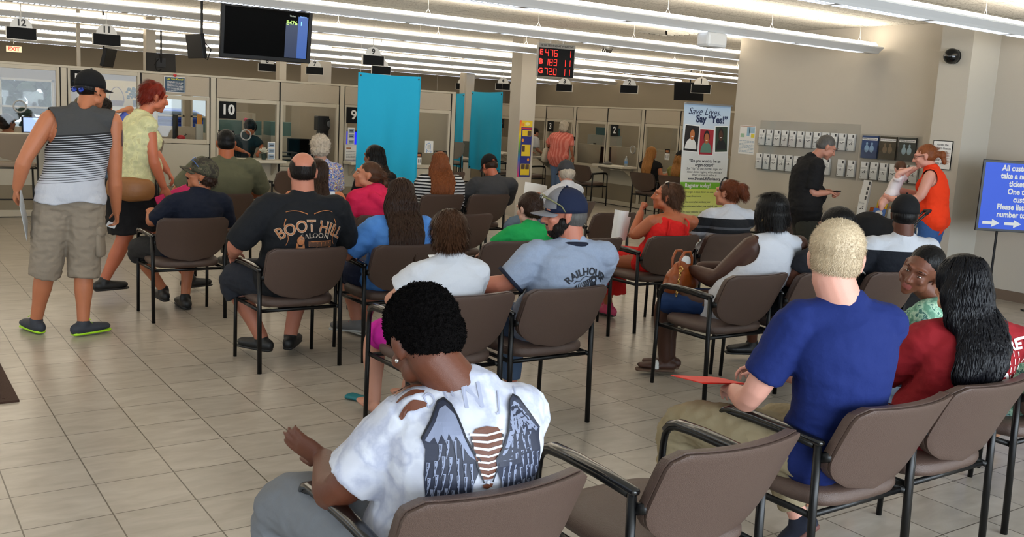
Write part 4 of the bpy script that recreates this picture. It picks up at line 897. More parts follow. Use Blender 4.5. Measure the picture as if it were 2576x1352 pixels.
s.hair_cap(HB('grey'),[((0,-.042,-.005),(.0805,.080,.070))],amp=.001,strands=2500,sl=.006,up=down,sr=.0006)
s.hair_cap(HB('dark'),[((0,.046,-.082),(.040,.043,.034)),((.043,.024,-.060),(.0255,.040,.036)),((-.043,.024,-.060),(.0255,.040,.036)),((.053,.008,-.036),(.020,.030,.036)),((-.053,.008,-.036),(.020,.030,.036)),((0,.082,-.046),(.024,.014,.008))],voxel=.0055,amp=.001,name='beard',strands=3500,sl=.010,up=lambda hc,n,r:V((r.gauss(0,.3),r.gauss(0,.3),-.8))+n*.5,sr=.0006)
GC=cloth('cap_grey','#77777c'); NC=cloth('cap_navy','#182038'); cp,CM=ball_cap(s,NC,GC,sc_=1.08,tilt=2)
g=G(); rows=[]
for a in range(-58,59,6):
    rows.append([CM@V((math.sin(R(a))*math.sin(R(e))*.0865,math.cos(R(a))*math.sin(R(e))*.106,math.cos(R(e))*.1005+.001)) for e in range(8,94,6)])
nc=len(rows[0]); g.add([v for r_ in rows for v in r_],[(i*nc+j,i*nc+j+1,(i+1)*nc+j+1,(i+1)*nc+j) for i in range(len(rows)-1) for j in range(nc-1)]); g.obj('cap_front_panel',GC,s.root,smooth=True)
fr=frame(CM@V((-.045,.101,.046)),CM.to_3x3()@V((1,.42,0)),CM.to_3x3()@V((0,-.15,1)))
wm=mat('emblem_white','#dfe3e8',.6); 
it=[(shp([(-.035,-.015),(-.038,.012),(-.025,.028),(-.008,.034),(.012,.030),(.030,.018),(.038,-.004),(.032,-.024),(.012,-.034),(-.012,-.030)],0,.008)),stroke([(-.03,.0),(-.015,.012),(.0,.006),(.012,.016),(.026,.004)],.003,.002,1),stroke([(-.02,-.02),(-.005,-.012),(.012,-.020),(.024,-.012)],.003,.002,1),stroke([(-.01,.028),(-.002,.01),(-.004,-.01)],.002,.003,1),disc(-.012,.004,.004,mi=1),disc(.010,.006,.004,mi=1)]
decal(bpy.data.objects[g and 'cap_front_panel'],'cap_emblem',it,fr,CM.to_3x3()@V((.4,-1,0)),[wm,mat('emblem_navy','#27304a')],parent=s.root,off=.003)
sunglasses(s,mat('dark_lens','#1b1d1c',.08),mat('camo_frame','#6c6a45',.5),pos=(-.012,.112,.098),tilt=28)
fr=s.back(.075,.875); NP=mat('print_navy','#161a26'); it=[tx('RAILHOUSE',.052,0,.0,.035,arc=.15,sx=1.0)]
it+=[disc(.035,-.048,.026,.027,0),disc(.040,-.046,.008,.008,1),shp([(.012,-.035),(.012,-.10),(-.09,-.10),(-.06,-.068)],0),shp([(.058,-.06),(.062,-.10),(.012,-.10),(.02,-.06)],0),disc(.036,-.088,.020,.016,0),stroke([(.02,-.03),(-.01,-.022),(-.03,-.032),(-.045,-.05),(-.065,-.048),(-.078,-.06)],.004,.003,0)]
for k in range(7): it.append(stroke([(-.055+.012*k,-.062+.004*k),(-.06+.012*k,-.10)],.003,.003,1))
for k in range(3): it.append(stroke([(-.075+.02*k,-.10),(-.02+.02*k,-.075)],.003,.003,1))
decal(s.shirt,'shirt_print',it,fr,s.sfw,[NP,mat('print_light','#9aa7bd')])
# --- boy in green ---
s=P('boy with short dark brown hair in a kelly green tee, head bowed',CH['green'],'#c79a88',s=.80,pel=(.18,-.0,.52),neck=(.27,-.14,.87),head=(.265,-.10,.995),hy=8,hp=12,sw=.17,bulge=.05,sy=-12,vox=.0085,nk=.85,ab=.95,eL=(-.0,.02,.68),wL=(.05,.2,.62),eR=(.47,.0,.70),wR=(.36,.2,.64),kL=(.05,.33,.5),kR=(.3,.33,.5))
s.body(feet=()); s.tee(cloth('kelly_green','#1f9c50'),.36,off=.018,slw=.02,wr=.007,seed=3,hem=-.08); s.pants(cloth('shorts_dark','#2a2c33'),.6,.018,'shorts')
s.hair_cap(HB('brown'),[((0,-.026,.040),(.086,.104,.090)),((0,-.055,-.01),(.078,.072,.065))],amp=.003,strands=2500,sl=.02,up=down,sr=.0012)
# --- woman in the red sundress ---
s=P('tanned woman in a red sundress holding her hand to her mouth',CH['red'],'#a85f3e',face=True,b=1.0,pel=(.05,-.02,.53),neck=(.13,-.17,.945),head=(.10,-.09,1.085),hy=46,hp=-6,sy=-16,py=5,sw=.18,bulge=.05,vox=.0075,ab=1.2,bust=.06,
  eL=(-.145,.0,.745),wL=(.0,.09,.935),hdL=(.25,.1,.9),pnL=(.8,-.6,0),cuL=1.2,eR=(.34,.04,.72),wR=(.18,.24,.74),kL=(-.14,.36,.50),aL=(-.05,.36,.10),kR=(.08,.40,.50),aR=(.0,.45,.10))
s.body(); RD=cloth('red_dress','#d3211f',bump=.5)
g=G(); s.torso(g,.024,-.02,.66,12); s.hips(g,.020); [g.ell(s.spine(.68)+s.side*q*.075+s.sfw*.075,.076) for q in (-1,1)]
g.tube([s.k['pel'],(s.K[-1]+s.K[1])/2+V((0,0,.02)),(s.A[-1]+s.A[1])/2+V((-.04,.0,.12))],[(.17,.12),(.18,.12),(.25,.15)],24,side=s.hside,rnd=False); s.shirt=s.wear('dress',g,RD,wr=.006,fq=12)
g=G()
for q in (-1,1):
    pts=[]; 
    for t,dy in ((.64,-.142),(.78,-.134),(.89,-.108),(.955,-.045),(.95,.03),(.85,.095),(.68,.145)): pts.append(s.spine(t)+s.side*q*(.085 if t<.9 else .075)+s.sfw*dy)
    g.tube(pts,[(.010,.004)]*7,8,side=s.side)
g.obj('strap',RD,s.root,smooth=True)
for q in (-1,1): s.shoe(q,mat('sandal_pink','#c7466a',.6),SOLE)
s.hair_cap(HB('midbrown'),[((0,-.035,.035),(.088,.104,.092)),((0,-.075,-.03),(.082,.062,.082))],amp=.005,strands=3800,sl=.05,up=down,sr=.0015)
sunglasses(s,mat('dark_lens'),M_blackplastic,pos=(0,.01,.118),tilt=72)
# --- ponytail woman, broad stripes ---
s=P('woman with an auburn bun and headband in a white top with broad black stripes',CH['strip2'],'#b77a5f',face=True,b=1.08,pel=(.1,-.05,.53),neck=(.17,-.16,.97),head=(.155,-.11,1.115),hy=18,hp=-2,sy=-22,sw=.18,bulge=.05,vox=.0085,ab=1.25,eL=(-.10,.0,.74),wL=(.0,.22,.7),eR=(.42,.0,.74),wR=(.3,.2,.7))
s.body(feet=(),legs=()); s.tee(zmat('broad_stripes',[(0,'#b4b7bf'),(.24,'#1c1e22'),(.34,'#4e5055'),(.40,'#1c1e22'),(.60,'#b9bcc4')],.70,1.05),.46,off=.016,slw=.014,wr=.007); s.pants(cloth('black_pants','#1a1a1c'),.95,.014)
s.hair_cap(HB('auburn'),[((0,-.03,.035),(.083,.101,.089)),((.0,-.13,.05),(.052,.055,.058)),((.0,-.16,.01),(.04,.04,.05)),((0,-.05,-.015),(.07,.06,.055))],amp=.006,strands=3000,sl=.035,up=down,sr=.0012)
g=G(); g.tube([s.h(.085*math.cos(R(a)),.03,.035+.096*math.sin(R(a))) for a in range(0,181,15)],.006,8); g.obj('headband',M_blackplastic,s.root,smooth=True)
# --- woman in white sleeveless top ---
s=P('dark-skinned woman with a sleek black bob in a white sleeveless top and denim skirt',CH['wh'],'#42261a',b=1.1,pel=(.12,-.04,.54),neck=(.36,-.165,.985),head=(.325,-.10,1.145),hy=-2,hp=12,sy=-10,py=0,sw=0.175,bulge=.04,vox=.0075,ab=1.6,lb=1.15,nk=1.1,bust=.07,belly=.03,
  eL=(.03,.035,.695),wL=(.03,.24,.73),hdL=(.1,1,-.05),eR=(.46,.12,.72),wR=(.14,.28,.74),hdR=(-.8,.4,-.1),kL=(-.13,.34,.52),aL=(-.06,.35,.11),kR=(-.02,.40,.51),aR=(.03,.40,.11),tL=60,tR=50,cuL=.5)
s.body()
def cut(c,s=s):
    for q in (-1,1):
        d=c-(s.S[q]+s.side*q*.07+V((0,0,-.03)))
        if d.length<.105: return True
    return False
WTm=cloth('white_top','#c4c7cf'); g=G(); s.torso(g,.018,-.12,.96,14,flare=.1); s.hips(g,.016); [g.ell(s.spine(.68)+s.side*q*.075+s.sfw*.075,.086) for q in (-1,1)]
s.shirt=s.wear('sleeveless_top',g,WTm,wr=.006,cut=cut)
g=G(); s.hips(g,.020); g.tube([s.k['pel']+V((0,-.02,0)),(s.K[-1]+s.K[1])/2-s.fw*.02+V((0,0,-.005))],[(.175,.11),(.16,.085)],20,side=s.hside,rnd=False); s.wear('skirt',g,cloth('denim_blue','#1d3560'),wr=.006)
s.hair_cap(HB('black'),[((0,-.025,.038),(.096,.112,.094)),((0,-.05,-.025),(.094,.088,.085)),((.06,.02,-.02),(.038,.05,.08)),((-.06,.02,-.02),(.038,.05,.08))],amp=.002,fq=20,strands=5000,sl=.05,up=lambda hc,n,r:V((hc.x,0,-1.1+ (1 if hc.z>.11 else 0)))+n*.10,sr=.0015)
g=G(); c=s.h(-.088,.0,-.045); g.tube([c+s.Mh.to_3x3()@V((0,.014*math.cos(R(a)),.014*math.sin(R(a)))) for a in range(0,361,30)],.0025,6); g.obj('hoop_earring',mat('gold','#d9b36a',.2,metal=1),s.root,smooth=True)
g=G(); nb=s.spine(.985); t=(s.spine(.99)-s.spine(.93)).normalized(); g.tube([nb+s.side*.080*math.cos(R(a))+t.cross(s.side)*.072*math.sin(R(a)) for a in range(0,361,15)],.0016,5); g.obj('necklace',mat('silver'),s.root,smooth=True)
g=G()
for q in (-1,1):
    z,d=s.foot(G(),q); sd=d.cross(V((0,0,1))).normalized(); g.tube([z-d*.06-V((0,0,.03)),z+d*.03-V((0,0,.03)),z+d*.12-V((0,0,.03)),z+d*.185-V((0,0,.03))],[(.036,.012),(.038,.012),(.046,.011),(.034,.011)],14,side=sd,n=.8)
g.obj('sandal_sole',mat('cork_brown','#5b4434',.7),s.root,smooth=True)
g=G()
for q in (-1,1):
    z,d=s.foot(G(),q); sd=d.cross(V((0,0,1))).normalized(); c=z+d*.06; g.tube([c-sd*.043-V((0,0,.015)),c-sd*.03+V((0,0,.022)),c+V((0,0,.036)),c+sd*.03+V((0,0,.022)),c+sd*.043-V((0,0,.015))],[(.016,.004)]*5,8,side=d)
g.obj('sandal_strap',mat('strap_white','#cfd0cc',.5),s.root,smooth=True)
wh=s
# --- woman with straight black hair ---
s=P('woman with straight black hair, mostly hidden behind the blond man',CH['lbh'],'#5e3626',face=True,b=.98,pel=(.0,-.05,.53),neck=(-.0,-.30,.93),head=(-.01,-.36,1.085),hy=22,hp=10,sw=.165,bulge=.05,vox=.009,eL=(-.20,-.2,.70),wL=(.05,-.06,.80),eR=(.25,-.1,.70),wR=(.15,.1,.76),kL=(-.06,.36,.52),aL=(.12,.42,.30),kR=(.16,.40,.5),aR=(.28,.46,.13),tR=65,tL=60,pnL=(0,0,1))
s.body(); s.tee(cloth('dark_top','#1b1c22'),.2,wr=.006); s.pants(cloth('black_shorts','#18181b'),.42,.014,'shorts')
for q in (-1,1): s.shoe(q,SHOE,SHOE)
s.hair_cap(HB('black'),[((0,-.03,.04),(.090,.108,.092)),((0,-.07,-.03),(.088,.066,.10))],amp=.002,strands=2500,sl=.06,up=lambda hc,n,r:V((hc.x,-.1,-1))+n*.1,sr=.0015)
# --- man in black cap, black and white tee ---
s=P('man in a black cap and a black tee with white shoulders, back to the camera',CH['capm'],'#5a3526',b=1.1,pel=(.04,-.10,.54),neck=(.055,-.31,1.0),head=(.06,-.29,1.16),hy=-50,hp=2,sw=0.2,bulge=.03,sy=-30,vox=.008,ab=1.25,nk=1.1,eL=(-.24,-.14,.76),wL=(-.18,.14,.70),eR=(.40,-.1,.75),wR=(.3,.2,.7),kL=(-.18,.36,.5),kR=(.16,.36,.5))
s.body(feet=()); s.tee(zmat('yoke_tee',[(0,'#14171f'),(.6,'#bfc2c9')],.70,1.09),.42,off=.018,slw=.02,wr=.007); s.pants(cloth('jeans_dark','#27303e'),.95,.016,'jeans')
s.hair_cap(HB('black'),[((0,-.04,.0),(.0795,.082,.072))],amp=.001); ball_cap(s,BK,sc_=1.07)
for q in (-1,):
    pa,ra=s.path(s.S[q],s.E[q],s.W[q],ARM,0,.42,.024,s.k['ab'],.09); d=(pa[-1]-pa[-2]).normalized(); g=G(); g.tube([pa[-1]-d*.022,pa[-1]-d*.014],[ra[-1]+.003]*2,20,rnd=False); g.obj('sleeve_stripe',mat('print_white'),s.root,smooth=True)
g=G(); nb=s.spine(.955); t=(s.spine(.99)-s.spine(.93)).normalized(); g.tube([nb+s.side*.078*math.cos(R(a))+t.cross(s.side)*.072*math.sin(R(a))+t*.012 for a in range(0,361,15)],[(.011,.009)]*25,8,side=t); g.obj('collar',BK,s.root,smooth=True)
# --- blond man, navy tee ---
s=P('blond man with cropped hair in a plain navy tee, seen from behind',CH['blond'],'#d59c8a',b=1.0,pel=(-.04,-.07,.55),neck=(-.145,-.160,1.10),head=(-.145,-.115,1.245),hy=-50,hp=6,sw=.158,bulge=.05,vox=.0065,ab=1.15,nk=1.22,lb=1.05,hs=1.06,sy=-28,
  eL=(-.355,.02,.735),wL=(-.19,.24,.70),hdL=(.5,.7,-.1),eR=(.16,.02,.74),wR=(.05,.28,.74),kL=(-.30,.42,.56),aL=(-.24,.40,.12),kR=(.14,.36,.5),aR=(.20,.18,.13),upR=.9,tR=10)
s.body(); s.tee(cloth('royal_navy','#14245f'),.34,off=.016,slw=.014,wr=.007,fq=7,seed=14,hem=-.06,voxel=.008); s.pants(cloth('khaki_pants','#8f8267'),.93,.020,wr=.010,fq=12)
def blondup(hc,n,r): t=max(0,min(1,(hc.z-.02)/.10)); return V((r.gauss(0,.35),t*.8-.1+r.gauss(0,.3),-.75+t*.8))+n*.30
BLm=mat('hair_straw','#c8b394',.5,var=.22,vscale=1,stretch=(120,120,30),bump=.3,bscale=1.5)
s.hair_cap(BLm,[((0,-.022,.042),(.084,.098,.088)),((0,-.036,.0),(.0785,.082,.070))],voxel=.005,amp=.0015,strands=26000,sl=.011,up=blondup,sr=.0006)
for q in (-1,1): s.shoe(q,mat('shoe_navy','#12182a',.8),mat('gum_rubber','#6d4640',.6))
# --- girl in dark red ---
s=P('girl with long glossy black hair in a dark red lettered tee, chin on her hand',CH['girl'],'#b98467',b=0.98,pel=(.08,-.04,.54),neck=(.125,-.165,.955),head=(.095,-.10,1.10),hy=-32,hp=10,sy=-34,sw=0.17,bulge=.06,vox=.007,ab=1.1,
  eL=(.00,.16,.665),wL=(.10,.30,.755),hdL=(.5,.1,.9),pnL=(.5,-.8,0),cuL=.9,eR=(.42,.08,.70),wR=(.3,.3,.72),kL=(-.05,.38,.52),kR=(.22,.36,.5))
s.body(feet=()); RT=cloth('dark_red','#8c1c24'); s.tee(RT,.40,off=.020,slw=.022,wr=.009,seed=21,hem=-.06); s.pants(cloth('jeans_pale','#7f9cc0'),.95,.016,'jeans')
s.hair_cap(HB('black'),[((0,-.03,.036),(.092,.112,.098)),((0,-.075,-.04),(.096,.072,.11))],amp=.003,fq=20)
s.long_hair(hair_mat('hair_gloss_black','#0b0b10',.34),.29,.105,n=700,r=.0042,wave=.22,seed=6,thick=.045,taper=.8,shift=-.04)
g=G(); w0=s.W[-1]; d=(s.W[-1]-s.E[-1]).normalized(); a=d.cross(V((0,0,1))).normalized(); b2=d.cross(a); g.tube([w0-d*.02+a*.031*math.cos(R(t))+b2*.031*math.sin(R(t)) for t in range(0,361,30)],.007,8); g.obj('bracelet',M_blackplastic,s.root,smooth=True)
fr=s.back(.150,.865); it=[tx('SECRETS',.058,-.02,.035,.04,arc=.20,mi=0,rot=.45,sx=.9)]
for k in range(6):
    for j in range(4): it.append(stroke([(-.07+.028*k+j*.006,.02-.028*j),(-.067+.028*k+j*.006,.0-.028*j)],.004,.003,0))
it+=[shp([(-.14,-.085),(-.04,-.055),(-.02,-.10),(-.14,-.12)],0),shp([(-.125,-.088),(-.05,-.066),(-.04,-.10),(-.125,-.11)],1)]
decal(s.shirt,'shirt_print',it,fr,s.sfw,[mat('print_paint_white','#d8d4d2'),RT])
# --- young man leaning into view ---
s=P('young dark-skinned man with cropped hair leaning forward and looking back over his shoulder',CH['young'],'#6b3f2c',face=True,b=.98,pel=(.02,-.02,.54),neck=(-.13,.27,.91),head=(-.285,.29,1.065),hy=98,hp=10,hr=-24,sw=.18,bulge=.06,vox=.006,lips='#8d4d47',ab=1.0,
  eL=(-.22,.42,.72),wL=(-.10,.56,.60),eR=(.22,.42,.68),wR=(.05,.55,.6),kL=(-.14,.42,.52),kR=(.18,.40,.5),hs=.96,nk=.92,eyes='#1d120c')
s.body(feet=()); s.tee(blotch('green_print',['#5f8f78','#7fae94','#a9c9b0','#3f6f66','#8aa5a0'],30),.34,off=.016,wr=.007,hem=-.05); s.pants(cloth('shorts_navy','#1c2a3a'),.6,.02,'shorts')
s.hair_cap(HB('black'),[((0,-.030,.046),(.0785,.094,.082)),((0,-.045,.0),(.0755,.076,.064))],voxel=.0055,amp=.0008,strands=6000,sl=.004,up=.8,sr=.0006)
g=G()
for q in (-1,1): g.tube([s.h(q*.014,.0905,.034),s.h(q*.034,.088,.040),s.h(q*.052,.072,.032)],[(.0035,.002)]*3,6)
g.obj('eyebrow',HB('black'),s.root,smooth=True)
# --- woman with afro, wing shirt ---
s=P('woman with short curly black hair in a white shirt with printed black wings',CH['afro'],'#5d3220',b=1.12,pel=(-.02,-.07,.55),neck=(.015,-.145,.968),head=(-.065,-.045,1.085),hy=2,hp=34,hr=-5,sy=-16,sw=.140,bulge=.055,vox=.0062,ab=1.28,nk=1.12,lb=1.2,belly=.04,bust=.07,hs=1.05,
  eL=(-.275,.015,.68),wL=(-.20,.24,.70),hdL=(-.55,.8,.35),pnL=(.9,.3,0),cuL=.15,eR=(.30,.08,.72),wR=(.17,.28,.70),kL=(-.27,.40,.545),aL=(-.22,.38,.12),kR=(.16,.38,.52))
s.body(feet=())
WS=blotch('winged_shirt',['#c6c8d3','#c0c3d0','#a9adc0','#c6c9d4','#bcbfcc'],9,detail=5)
s.tee(WS,.36,off=.018,slw=.016,wr=.006,fq=7,seed=31,hem=-.10,voxel=.0072,flare=.12); s.pants(cloth('grey_sweats','#6f7277'),.95,.02,wr=.008)
def feathers(q):
    it=[]; K=1.14 
    # wing outline, pale shoulder, dark feathers and pale quills
    out=[(.072,.128),(.085,.136),(.100,.130),(.125,.100),(.150,.068),(.143,.052),(.146,.0),(.141,-.05),(.131,-.09),(.118,-.135),(.112,-.165),(.103,-.135),(.094,-.17),(.083,-.14),(.072,-.165),(.062,-.13),(.050,-.10),(.042,-.05),(.034,-.02),(.022,.004),(.018,.028),(.034,.046),(.052,.075),(.062,.105)]
    it.append(shp([(q*a,b) for a,b in out],0,.008))
    it.append(shp([(q*a,b) for a,b in [(.068,.112),(.085,.126),(.100,.119),(.122,.092),(.143,.067),(.134,.064),(.122,.074),(.116,.062),(.106,.080),(.098,.064),(.090,.082),(.082,.066),(.074,.078),(.060,.058),(.046,.040),(.030,.030),(.044,.052),(.058,.080)]],1,.007))
    rnd=random.Random(5)
    for row,(y0,nn) in enumerate(((.070,7),(.040,8),(.008,8),(-.025,8),(-.06,7),(-.095,6))):
        for k in range(nn):
            x=.030+.016*k+.006*(row%2)+.004*row; l=.034+.004*row
            if x>.138 or (row==0 and not .05<x<.12) or (row>3 and x<.05) or (row>4 and x<.06): continue
            ln=[(q*(x+.006*t*t*(1 if x>.08 else -.6)),y0-.010*abs(k-3.5)*(.5)-l*t+rnd.uniform(-.003,.003)) for t in (0,.25,.5,.75,1)]; it.append(stroke(ln,.0075,.0015,1)); it.append(stroke([(a+q*.0012,b-.002) for a,b in ln],.0028,.0006,0))
    it.append(stroke([(q*a,b) for a,b in ((.018,.028),(.034,.046),(.052,.075),(.062,.105),(.072,.128),(.085,.136),(.100,.130),(.125,.100),(.150,.068))],.0035,.0035,2))
    return [([(x*1.02,y*K) for x,y in v],f,m_) for v,f,m_ in it]
fr=s.back(.022,.82); fr0=fr
decal(s.shirt,'wing_print',feathers(-1)+feathers(1),lambda a,b,c:fr0(a,b,c),s.sfw,[mat('wing_navy','#23283a'),mat('wing_slate','#7c849c'),mat('wing_black','#14161f')],off=.003)
it=[tx('N',.07,-.02,.165,.02),tx('H',.035,-.075,.17,.02,rot=.3),tx('Y',.045,.10,.165,.0,rot=-.3),tx('D',.04,-.12,.15,.0,rot=.4),tx('J',.05,.045,.15,.0,rot=-.2)]
decal(s.shirt,'faded_lettering',it,fr,s.sfw,[mat('print_faded','#9da2b8')],off=.0002)
SKN=s.skin_mat(); it=[shp([(-.040,.085),(-.030,.100),(.0,.106),(.030,.100),(.040,.085),(.034,.05),(.024,.015),(.012,-.012),(-.012,-.012),(-.024,.015),(-.034,.05)],0,.007)]
for k in range(7):
    z=-.028-.021*k; w_=.013+.004*(k%2); it.append(shp([(-w_,z+.003),(0,z+.006),(w_,z+.003),(w_*.8,z-.004),(0,z-.007),(-w_*.8,z-.004)],0,.007))
for k in range(7):
    z=.088-.015*k; w_=.040-.0045*k; it.append(stroke([(-w_-.004,z+.003),(0,z-.002),(w_+.004,z+.003)],.0048,.0048,1))
it.append(stroke([(0,-.015),(0,-.175)],.005,.005,1)); it.append(stroke([(-.040,.085),(-.026,.02),(-.010,-.02)],.004,.004,2)); it.append(stroke([(.040,.085),(.026,.02),(.010,-.02)],.004,.004,2))
decal(s.shirt,'cutout',it,fr,s.sfw,[SKN,mat('cord_white','#c8cad2',.8),mat('wing_black')],off=.0036)
frs=frame(s.S[-1]+V((0,0,.12)),s.side,s.sfw); it=[]
for k in range(5): y=-.055+.026*k; it.append(shp([(-.045,y+.003),(-.01,y+.008),(.022,y+.003),(.018,y-.004),(-.01,y-.008),(-.04,y-.003)],0,.007))
decal(s.shirt,'shoulder_slit',it,frs,(0,0,-1),[SKN],off=.0035)
AF=mat('hair_coils','#070505',.9,bump=1,bscale=160,spec=.08)
def coil(hc,n,r): return n*.4+V((r.gauss(0,.8),r.gauss(0,.8),r.gauss(0,.8)))
s.hair_cap(AF,[((0,-.026,.044),(.088,.106,.092)),((0,-.052,-.005),(.0785,.080,.068))],voxel=.006,amp=.008,fq=110,smooth=1,strands=30000,sl=.0065,up=coil,sr=.0013)
g=G(); g.ell(s.h(-.087,-.004,-.034),.006); g.obj('stud_earring',mat('silver'),s.root,smooth=True)
# --- olive tee man ---
s=P('heavy man with a buzz cut in an olive tee in front of window 10',CH['olive'],'#a85c38',b=1.5,pel=(.03,-.06,.56),neck=(.045,-.17,1.10),head=(.055,-.13,1.265),hy=-16,sw=.23,bulge=.03,sy=-12,vox=.010,ab=1.6,nk=1.3,hs=1.08,belly=.08,eL=(-.38,-.05,.80),wL=(-.3,.2,.72),eR=(.45,-.05,.80),wR=(.3,.2,.72),kL=(-.22,.36,.53),aL=(-.2,.35,.09),kR=(.22,.36,.53))
s.body(); s.tee(cloth('olive','#5b5c48'),.45,off=.022,slw=.02,wr=.008,fq=6); s.pants(cloth('grey_trousers','#57524a'),.95,.02); [s.shoe(q,SHOE,SOLE) for q in (-1,1)]
s.hair_cap(HB('black'),[((0,-.026,.044),(.079,.096,.086)),((0,-.045,.0),(.0765,.078,.066))],amp=.001,voxel=.008); sunglasses(s,mat('dark_lens'),M_blackplastic,pos=(0,.03,.105),tilt=60)
# --- brown-haired woman in tank behind the balding man ---
s=P('woman with very long straight brown hair and bare shoulders behind the balding man',CH['lhair'],'#bf7148',b=1.1,pel=(.0,-.06,.53),neck=(-.04,-.17,.985),head=(.0,-.12,1.125),hy=-20,sw=.19,bulge=.05,sy=-15,vox=.010,ab=1.25)
s.body(feet=(),legs=()); s.tee(zmat('tank_print',[(0,'#d0d4dc'),(.5,'#33529a')],0,1,period=.06),0,hem=-.02,wr=.004,cut=lambda c,s=s:any((c-(s.S[q]+s.side*q*.05)).length<.11 for q in (-1,1))); s.pants(cloth('shorts_dark'),.6,.016,'shorts')
s.hair_cap(HB('brown'),[((0,-.03,.036),(.086,.104,.092)),((0,-.07,-.04),(.085,.065,.10))],amp=.002)
s.long_hair(HB('brown'),.38,.09,wave=.03,seed=9,shift=.05)
# --- white-haired woman ---
s=P('elderly woman with curly white hair and a flowered top at window 9',CH['white'],'#b98d78',pel=(.0,-.05,.54),neck=(.03,-.15,1.10),head=(.025,-.12,1.25),hy=-25,hp=10,sw=.17,bulge=.05,vox=.011,b=1.15)
s.body(feet=(),legs=()); s.tee(blotch('flowers',['#3f5fa8','#c9cfd8','#6a4aa0','#d8c24a','#dcdfe6'],45),.4,hem=.02,wr=.005); s.pants(cloth('grey_trousers'),.9,.016)
s.hair_cap(HB('white'),[((0,-.025,.036),(.10,.115,.10)),((0,-.055,-.03),(.092,.085,.07))],amp=.014,fq=45,strands=1500,sl=.02,up=coil,sr=.0015)
# --- pink hoodie ---
s=P('person with a ponytail in a hot pink hoodie looking left',CH['pink'],'#bb7a5c',face=True,b=1.08,pel=(-.02,-.05,.53),neck=(-.02,-.17,.985),head=(-.075,-.12,1.115),hy=66,hp=-8,sw=.18,bulge=.05,vox=.009,ab=1.2)
s.body(feet=(),legs=()); PK=cloth('hot_pink_fleece','#cf2350'); 
g=G(); s.torso(g,.022,-.02,.955,14); s.hips(g,.02); [s.arm(g,q,0,.97,.020,rnd=False) for q in (-1,1)]; g.tube([s.spine(.93)+V((-.07,.02,.02)),s.spine(.9)+V((-.06,-.09,.0)),s.spine(.86)+V((0,-.125,-.03)),s.spine(.9)+V((.06,-.09,.0)),s.spine(.93)+V((.07,.02,.02))],[.04,.05,.055,.05,.04],12)
s.wear('hoodie',g,PK,wr=.007); s.pants(cloth('jeans_dark'),.95,.016,'jeans')
s.hair_cap(HB('midbrown'),[((0,-.028,.036),(.080,.098,.087)),((0,-.045,-.005),(.074,.07,.06)),((0,-.135,.02),(.032,.036,.040)),((0,-.16,-.04),(.022,.024,.05))],amp=.002,strands=600,sl=.05,up=lambda hc,n,r:V((0,-1,.0))+n*.05)
g=G(); g.ell(s.h(0,-.115,.025),(.022,.014,.022),s.Mh.to_3x3()); g.obj('hair_tie',mat('teal_elastic','#2f9c8c'),s.root,smooth=True)
# --- black-haired woman before the banner ---
s=P('woman with straight black hair and black top in front of the big blue banner',CH['bh'],'#8a5a45',pel=(.0,-.05,.54),neck=(.05,-.16,1.02),head=(.02,-.12,1.17),hy=25,sw=.17,bulge=.05,vox=.012)
s.body(feet=(),legs=()); s.tee(cloth('black_top','#141416'),.95,wr=.005); s.pants(cloth('black_pants'),.95,.014)
s.hair_cap(HB('black'),[((0,-.03,.04),(.094,.108,.096)),((0,-.07,-.04),(.105,.07,.12))],amp=.002); s.long_hair(HB('black'),.34,.11,n=250,wave=.03)
# --- thin stripes woman ---
s=P('woman with wavy auburn hair in a thin black and white striped top',CH['str'],'#c08a70',b=1.2,pel=(.0,-.05,.54),neck=(.05,-.17,.985),head=(.06,-.12,1.125),hy=-28,sw=.19,bulge=.05,sy=-16,vox=.010,ab=1.3)
s.body(feet=(),legs=()); s.tee(zmat('thin_stripes',[(0,'#1a1b1e'),(.5,'#cfd0d2')],0,1,period=.034),.62,off=.02,slw=.016,wr=.005); s.pants(cloth('black_pants'),.95,.014)
s.hair_cap(HB('ginger'),[((0,-.03,.036),(.088,.106,.094)),((0,-.07,-.04),(.092,.07,.10))],amp=.004); s.long_hair(HB('ginger'),.27,.135,n=520,wave=.45,seed=3,taper=.95)
sunglasses(s,mat('dark_lens'),M_blackplastic,pos=(0,.0,.125),tilt=70)
# --- charcoal tee man ---
s=P('man in a charcoal tee and black cap with his head bowed over papers',CH['gray'],'#b4664c',b=1.12,pel=(.02,-.04,.54),neck=(.17,-.16,.955),head=(.13,-.08,1.095),hy=0,hp=28,sw=.21,sy=-15,bulge=.06,vox=.010,ab=1.25,eL=(-.24,.0,.68),wL=(-.1,.2,.70),eR=(.46,.02,.68),wR=(.3,.2,.7))
s.body(feet=(),legs=()); s.tee(cloth('charcoal_tee','#3c3d40'),.5,off=.02,slw=.018,wr=.007); s.pants(cloth('jeans_dark'),.95,.016,'jeans'); ball_cap(s,BK,cloth('cap_grey'),sc_=1.07,opening=True); s.hair_cap(HB('brown'),[((0,-.042,-.004),(.079,.079,.068))],amp=.001)
